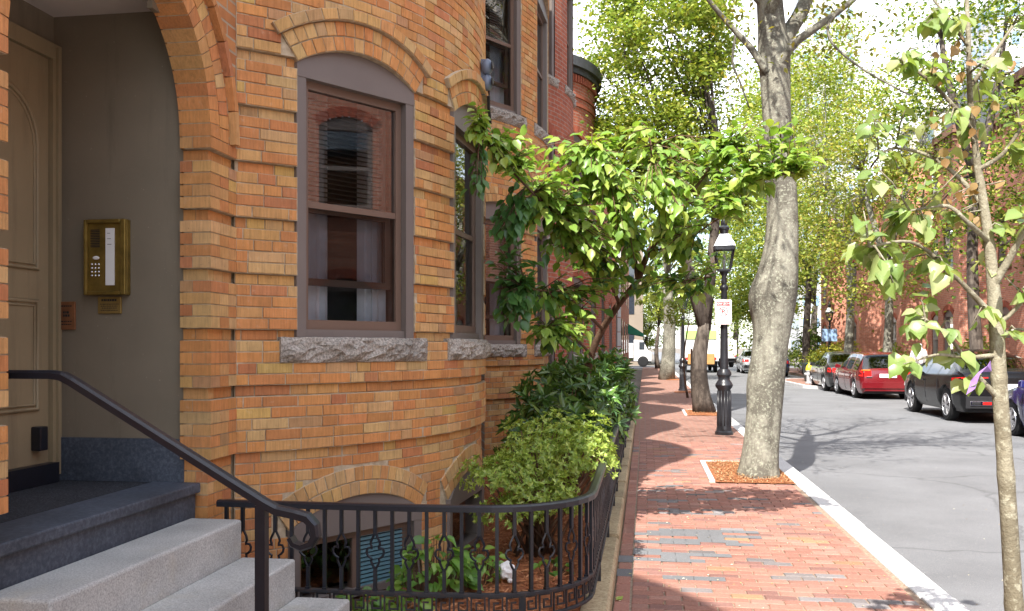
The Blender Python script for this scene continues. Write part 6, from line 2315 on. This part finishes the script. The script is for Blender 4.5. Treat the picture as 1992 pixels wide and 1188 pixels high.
car("parked_car", (6.9, 58.0, ZR), "silver car with red tail lights, farthest down the road", "car_silver", SEDAN)
car("parked_car", (7.2, 52.2, ZR), "navy car far down the road behind the big trunk", "car_navy", SEDAN)

# trucks and a van at the crossing
def truck(loc, lab, L, W, H, cab, extra=None, rz=0.0):
    r = empty("box_truck", loc, lab, "truck", "white trucks at the far crossing", rz=rz)
    bevel(MB().box(-W / 2, W / 2, 0, L, 0.75, H).build("cargo_box", "truck_white", r, world=False), 0.04)
    m = MB()
    prof = [(L + .05, .5), (L + cab, .5), (L + cab, 1.25), (L + cab - .25, 1.4), (L + cab - .7, 2.25), (L + .05, 2.3)]
    n = len(prof)
    m.add([(-W * .46, y, z) for y, z in prof] + [(W * .46, y, z) for y, z in prof], [tuple(range(n)), tuple(range(2 * n - 1, n - 1, -1))] + [(i, n + i, n + (i + 1) % n, (i + 1) % n) for i in range(n)])
    m.build("cab", "truck_white", r, world=False)
    MB().box(-W * .44, W * .44, .2, L + cab - .3, .45, .74).build("chassis", "plastic_black", r, world=False)
    for y in (1.0, L + cab * .55):
        for s in (-1, 1):
            MB().lathe([(.3, -.13), (.46, -.10), (.46, .10), (.3, .13)], 18, (s * (W / 2 - .16), y, .46), axis='x').build("wheel", "rubber", r, world=False)
    for s in (-1, 1):
        MB().box(s * W * .46 - .01, s * W * .46 + .01, L + .5, L + cab - .55, 1.45, 2.1).build("side_window", "dark_glass", r, world=False)
        MB().box(s * .9 - .1, s * .9 + .1, -.03, .02, .85, 1.0).build("tail_light", "tail_red", r, world=False)
    if extra:
        extra(r)
    return r
def orange_back(r):
    bevel(MB().box(-.85, .85, -.45, -.02, .55, 1.25).build("tail_lift", "paint_orange", r, world=False), .03)
    MB().box(-1.0, 1.0, -.05, -.01, 2.2, 2.75).build("green_panel", "awning_lime", r, world=False)
simple("awning_lime", (0.35, 0.60, 0.15), 0.5)
truck((3.6, 60, ZR), "white box truck with an orange tail lift at the far crossing", 5.0, 2.3, 3.1, 1.7, orange_back)
truck((-4.6, 77.5, ZR), "white truck crossing at the far left end of the street", 3.6, 2.0, 2.0, 1.5, None, rz=-PI / 2)
truck((6.4, 75, ZR), "white van waiting at the far crossing, right of the lamp post", 3.4, 2.0, 2.3, 1.4, None, rz=0.2)

# ---------------------------------------------------------------- things on the far sidewalk
hy = empty("fire_hydrant", (6.95, 40.0, 0), "yellow and silver fire hydrant at the pavement bulge", "hydrant")
MB().lathe([(.17, 0), (.17, .05), (.11, .07), (.11, .50), (.14, .52), (.14, .56)], 14).build("barrel", "paint_silver", hy, world=False, smooth=True, autosmooth=40)
MB().lathe([(.145, .56), (.14, .66), (.10, .76), (.04, .82), (.03, .88), (.001, .89)], 14).build("bonnet", "paint_yellow", hy, world=False, smooth=True, autosmooth=40)
for a in (0, PI / 2, PI):
    c, s_ = math.cos(a), math.sin(a)
    MB().tube([(c * .08, -s_ * .08, .40), (c * .19, -s_ * .19, .40)], .055, 10).build("outlet", "paint_silver", hy, world=False)
pl = empty("planter", (7.7, 42.2, 0), "dark green street planter under the yellow-leaved shrub", "planter")
m = MB()
m.add([(-.5, -.4, 0), (.5, -.4, 0), (.5, .4, 0), (-.5, .4, 0), (-.62, -.5, .78), (.62, -.5, .78), (.62, .5, .78), (-.62, .5, .78)], BOXF)
bevel(m.build("tub", "planter_green", pl, world=False), .03)
MB().box(-.66, .66, -.54, .54, .781, .84).build("rim", "planter_green", pl, world=False)
V, F, C = leaves(nrg.normal(0, .22, (420, 3)) * [1.2, 1, .7] + [7.7, 42.2, 1.0], nrg.normal(0, 1, (420, 3)) + [0, 0, .6], nrg.normal(0, .4, (420, 3)) + [0, -.3, 1], nrg.uniform(.08, .16, 420), .6, leafcol(420, FS + YG))
tag(mesh_arrays("planting", V, F, C, "leaf_far", pl), kind="stuff")
# person in white, walking away on the far sidewalk
pe = empty("person", (9.75, 34.2, 0), "person in a white hooded top walking on the far sidewalk", "person")
def skin_body(name, joints, edges, radii, mat, parent, sub=2):
    me = bpy.data.meshes.new(name)
    me.from_pydata(joints, edges, [])
    o = bpy.data.objects.new(name, me)
    COL.objects.link(o)
    sk_ = o.modifiers.new("skin", 'SKIN')
    sb = o.modifiers.new("sub", 'SUBSURF'); sb.levels = sub; sb.render_levels = sub
    for v, r in zip(me.skin_vertices[0].data, radii):
        v.radius = r if isinstance(r, tuple) else (r, r)
    me.skin_vertices[0].data[0].use_root = True
    bpy.context.view_layer.update()
    nm = bpy.data.meshes.new_from_object(o.evaluated_get(bpy.context.evaluated_depsgraph_get()))
    bpy.data.objects.remove(o)
    nm.materials.clear(); nm.materials.append(MATS[mat])
    nm.polygons.foreach_set("use_smooth", [True] * len(nm.polygons))
    p = bpy.data.objects.new(name, nm)
    COL.objects.link(p)
    p.parent = parent
    return p
J = [(0, 0, .95), (0, .01, 1.12), (0, .02, 1.34), (0, .0, 1.47), (0, .02, 1.56), (0, .03, 1.68),
     (.10, 0, .92), (.11, .10, .50), (.11, -.04, .09), (.11, .10, .04), (-.10, 0, .92), (-.11, -.02, .50), (-.11, -.20, .12), (-.11, -.06, .05),
     (.19, 0, 1.40), (.25, -.03, 1.14), (.24, .10, .92), (.24, .15, .84), (-.19, 0, 1.40), (-.25, .02, 1.14), (-.25, .12, .93), (-.25, .17, .85)]
E_ = [(0, 1), (1, 2), (2, 3), (3, 4), (4, 5), (0, 6), (6, 7), (7, 8), (8, 9), (0, 10), (10, 11), (11, 12), (12, 13), (2, 14), (14, 15), (15, 16), (16, 17), (2, 18), (18, 19), (19, 20), (20, 21)]
RR = [(.16, .11), (.155, .11), (.17, .12), .075, .06, .105, .085, .06, .045, .04, .085, .06, .045, .04, .065, .05, .04, .035, .065, .05, .04, .035]
skin_body("body", J, E_, RR, "cloth_dark", pe)
JT = [(0, 0, .88), (0, .01, 1.12), (0, .02, 1.36), (0, .0, 1.49), (0, .0, 1.60), (.19, 0, 1.40), (.255, -.03, 1.14), (.24, .10, .95), (-.19, 0, 1.40), (-.255, .02, 1.14), (-.25, .12, .96), (0, 0.0, 1.70)]
skin_body("hooded_top", JT, [(0, 1), (1, 2), (2, 3), (3, 4), (2, 5), (5, 6), (6, 7), (2, 8), (8, 9), (9, 10), (4, 11)], [(.20, .15), (.19, .14), (.205, .15), .11, .125, .085, .07, .055, .085, .07, .055, .115], "cloth_white", pe)
for s_ in (-1, 1):
    for k in range(5):
        MB().tube([(s_ * .245 + (k - 2) * .012, .16, .84), (s_ * .245 + (k - 2) * .014, .175, .79), (s_ * .24 + (k - 2) * .012, .19, .755 + .008 * abs(k - 2))], [.010, .009, .007], 5).build("finger", "skin", pe, world=False)
# white wrapping band round the trunk of a far tree
o = MB().lathe([(.40, .55), (.41, .9), (.40, 1.3), (.37, 1.32), (.37, .55)], 18, (9.2, 43.0, 0)).build("trunk_wrap", "cloth_white", smooth=True)
tag(o, "white wrap round the grey trunk behind the grey car", "wrap")

# ---------------------------------------------------------------- brick houses across the road
def far_house(y0, y1, h, lab, bayc=None, mat="brick_wall_far", mansard=None, ground=0.9, seed=0, x0=12.0):
    r = random.Random(seed)
    root = empty("brick_row_house", (x0 + 3, (y0 + y1) / 2, 0), lab, "house", "brick row houses across the road")
    S = Flat(x0, -1)
    holes = []
    n = max(1, int((y1 - y0) / 2.05))
    zs = [z for z in (1.1, 4.3, 7.3) if z + 1.9 < h]
    def proj_face(bx, a, b):
        return Flat(bx, -1), a, b
    faces = []
    if bayc:
        bw = 1.5
        faces = [(x0, y0, bayc - bw), (x0 - 1.0, bayc - bw + .35, bayc + bw - .35), (x0, bayc + bw, y1)]
    else:
        faces = [(x0, y0, y1)]
    wall = MB()
    wins = []
    for fx, a, b in faces:
        if b - a < 0.3:
            continue
        S = Flat(fx, -1)
        k = max(1, int((b - a) / 1.75))
        hs = []
        for i in range(k):
            sc = a + (b - a) * (i + .5) / k
            for z in zs:
                hs.append(Hole(sc, min(1.05, (b - a) / k * .62), z, z + 1.62, 0.2, 0.17))
        shell(wall, S, a, b, -.2, h, hs, step=3.0)
        wins += [(S, q) for q in hs]
    if bayc:
        for s in (-1, 1):
            p, q = (x0, bayc + s * bw), (x0 - 1.0, bayc + s * (bw - .35))
            L = math.hypot(q[0] - p[0], q[1] - p[1])
            wall.quad((*p, -.2), (*q, -.2), (*q, h), (*p, h), 0, [(0, 0), (L, 0), (L, h), (0, h)])
    wall.quad((x0, y0, -.2), (x0 + 9, y0, -.2), (x0 + 9, y0, h), (x0, y0, h), 0, [(0, 0), (9, 0), (9, h), (0, h)])
    wall.quad((x0, y1, -.2), (x0 + 9, y1, -.2), (x0 + 9, y1, h), (x0, y1, h), 0, [(0, 0), (9, 0), (9, h), (0, h)])
    wall.build("wall", mat, root)
    for S, q in wins:
        M = S.map
        w = MB()
        a, b = q.sc - q.w / 2, q.sc + q.w / 2
        d0, d1 = -.16, -.04
        w.mbox(M, a, a + .09, q.z0, q.zs, d0, d1); w.mbox(M, b - .09, b, q.z0, q.zs, d0, d1)
        w.mbox(M, a + .09, b - .09, q.z0 + .76, q.z0 + .84, d0, d1); w.mbox(M, a + .09, b - .09, q.z0, q.z0 + .08, d0, d1)
        for i in range(8):
            xa, xb = a + (b - a) * i / 8, a + (b - a) * (i + 1) / 8
            f = lambda x: q.zc + math.sqrt(max(0, q.ra ** 2 - (x - q.sc) ** 2))
            w.add([M(xa, q.zs - .06, d0), M(xb, q.zs - .06, d0), M(xb, q.zs - .06, d1), M(xa, q.zs - .06, d1), M(xa, f(xa), d0), M(xb, f(xb), d0), M(xb, f(xb), d1), M(xa, f(xa), d1)], BOXF)
        wo = w.build("window", "trim_light" if seed % 2 else "paint_grey", root)
        MB().quad(M(a + .08, q.z0 + .07, -.12), M(b - .08, q.z0 + .07, -.12), M(b - .08, q.zs - .05, -.12), M(a + .08, q.zs - .05, -.12)).build("pane", "far_glass", wo)
        if r.random() < .5:
            MB().quad(M(a + .1, q.z0 + r.choice([.5, .8, 1.0]), -.2), M(b - .1, q.z0 + .8, -.2), M(b - .1, q.zs - .02, -.2), M(a + .1, q.zs - .02, -.2)).build("blind", "blind", wo)
        MB().mbox(M, a - .2, b + .2, q.z0 - 0.5, q.zs + .25, -.6, -.55).build("room", "interior_dark", wo)
        MB().mbox(M, a - .1, b + .1, q.z0 - .14, q.z0 - .004, -.05, .07).build("sill", "brownstone", wo)
        arch = MB()
        ang = math.asin(q.w / 2 / q.ra)
        for i in range(9):
            t0, t1 = -ang + 2 * ang * i / 9 + .01, -ang + 2 * ang * (i + 1) / 9 - .01
            P = lambda rr, t: (q.sc + rr * math.sin(t), q.zc + rr * math.cos(t))
            v, f, _ = piece(S, [P(q.ra, t0), P(q.ra, t1), P(q.ra + .2, t1), P(q.ra + .2, t0)], -.05, .02)
            arch.add(v, f, 0, tone([((.36, .10, .06), 2), ((.30, .085, .05), 1)]))
        arch.build("arch", "brick", wo)
    # cornice, string course
    m = MB()
    for fx, a, b in faces:
        MB().box(fx - .06, fx + .01, a, b, ground - .1, ground + .05).build("string_course", "brownstone", root)
        MB().box(fx - .22, fx + .3, a - .02, b + .02, h - .02, h + .24).build("cornice", "brownstone", root)
        yy = a + .15
        while yy < b - .1:
            m.box(fx - .16, fx - .002, yy, yy + .14, h - .28, h - .03)
            yy += .34
    tag(m.build("brackets", "brownstone", root), kind="stuff")
    rf = MB()
    if mansard:
        rf.add([(x0 - .05, y0, h + .22), (x0 + .9, y0, h + mansard), (x0 + .9, y1, h + mansard), (x0 - .05, y1, h + .22), (x0 + 9, y0, h + mansard), (x0 + 9, y1, h + mansard), (x0 + 9, y0, h + .2), (x0 + 9, y1, h + .2)], [(0, 3, 2, 1), (1, 2, 5, 4), (0, 1, 4, 6), (3, 7, 5, 2)])
    else:
        rf.box(x0, x0 + 9, y0, y1, h + .2, h + .3)
    ro = rf.build("roof", "slate" if not (mansard and seed == 3) else "trim_light", root)
    if mansard:
        k = max(1, int((y1 - y0) / 2.6))
        for i in range(k):
            yc = y0 + (y1 - y0) * (i + .5) / k
            d = MB()
            d.box(x0 - .02, x0 + 1.2, yc - .55, yc + .55, h + .4, h + 1.9)
            d.add([(x0 - .1, yc - .7, h + 1.9), (x0 - .1, yc + .7, h + 1.9), (x0 - .1, yc, h + 2.4), (x0 + 1.3, yc - .7, h + 1.9), (x0 + 1.3, yc + .7, h + 1.9), (x0 + 1.3, yc, h + 2.4)], [(0, 1, 2), (0, 2, 5, 3), (1, 4, 5, 2), (3, 5, 4)])
            do = d.build("dormer", "trim_light", ro)
            MB().box(x0 - .05, x0 - .021, yc - .38, yc + .38, h + .6, h + 1.7).build("pane", "blue_glass", do)
    # steps up to the door
    return root
m = Mat("far_glass")
fr = m.node("ShaderNodeFresnel"); fr.inputs['IOR'].default_value = 2.0
tr = m.node("ShaderNodeBsdfTransparent"); tr.inputs['Color'].default_value = (.6, .65, .68, 1)
gs = m.node("ShaderNodeBsdfGlossy"); gs.inputs['Roughness'].default_value = 0.02
mx = m.node("ShaderNodeMixShader")
m.link(fr.outputs['Fac'], mx.inputs['Fac']); m.link(tr.outputs['BSDF'], mx.inputs[1]); m.link(gs.outputs['BSDF'], mx.inputs[2]); m.link(mx.outputs['Shader'], m.out.inputs['Surface'])
MATS["far_glass"] = m.m
FH = [(-14, -6.0, 9.4, "brick house across the road, behind the photographer's shoulder", -10, None),
      (-5.99, 1.0, 9.4, "brick house mirrored in the bay window, left of the reflection", -2.5, 2.6),
      (1.01, 8.5, 9.4, "brick house mirrored in the middle of the nearest bay window", 5.7, None),
      (8.51, 16.0, 9.4, "brick house across the road beside the blue car", 12.2, 2.6),
      (16.01, 24.0, 9.4, "brick house across the road behind the black car", 20, None),
      (24.01, 31.5, 9.4, "tall brick house with pale mansard roof at the right edge", 27.7, 2.8),
      (31.51, 38.5, 9.2, "brick house with projecting bay behind the young tree", 35, None),
      (38.51, 46.0, 9.6, "brick house behind the red wagon with pale window frames", 42.4, 2.6),
      (46.01, 54.0, 9.0, "brick house behind the white-banded trunk", 50, None),
      (54.01, 64.0, 9.3, "farthest brick house above the yellow shrub", 58, None)]
for i, (a, b, h, lab, bc, ms) in enumerate(FH):
    far_house(a, b, h, lab, bc, mansard=ms, seed=3 if i == 5 else i)
# low iron fence in front of those houses
fr_ = empty("front_fence", (11.2, 20, 0), "low black iron fence before the houses across the road", "fence")
m = MB(); m.box(11.18, 11.22, 16, 60, .92, .95); m.build("top_rail", "iron_black", fr_)
m = MB(); m.box(11.18, 11.22, 16, 60, .15, .18); m.build("bottom_rail", "iron_black", fr_)
pk = MB().box(-.011, .011, -.011, .011, .05, 1.05).build("picket", "iron_black", fr_, world=False)
pk.location = (0, -4 + 10, 0)
for k in range(1, 150):
    o = pk.copy(); COL.objects.link(o); o.location = (0, 6 + k * .13, 0)

# ---------------------------------------------------------------- towers behind
def tower(loc, sx, sy, h, nx, nz, lab, wallm="concrete_pale", gl="blue_glass", vx=True):
    r = empty("tower_block", loc, lab, "building", "tall buildings beyond the street")
    MB().box(-sx / 2, sx / 2, -sy / 2, sy / 2, 0, h).build("wall", wallm, r, world=False)
    dx, dz = sx / nx, h / nz
    dy = sy / max(1, int(sy / dx))
    me = None
    for side in (0, 1):
        n = nx if side == 0 else int(sy / dx)
        d = dx if side == 0 else dy
        base = None
        for i in range(n):
            for k in range(nz):
                z = dz * (k + .22)
                c = (-sx / 2 + d * (i + .5)) if side == 0 else (-sy / 2 + d * (i + .5))
                if base is None:
                    m = MB()
                    if side == 0:
                        m.box(-d * .27, d * .27, -sy / 2 - .06, -sy / 2 + .1, 0, dz * .45)
                    else:
                        m.box(-sx / 2 - .06, -sx / 2 + .1, -d * .27, d * .27, 0, dz * .45)
                    base = m.build("window", gl, r, world=False)
                    o = base
                else:
                    o = base.copy(); COL.objects.link(o)
                o.location = (c, 0, z) if side == 0 else (0, c, z)
    return r
tower((37, 198, 0), 11, 12, 118, 5, 26, "pale tower block rising behind the trees at top centre right")
tower((49, 130, 0), 9, 12, 47, 5, 13, "white tower block with blue windows at the top right")
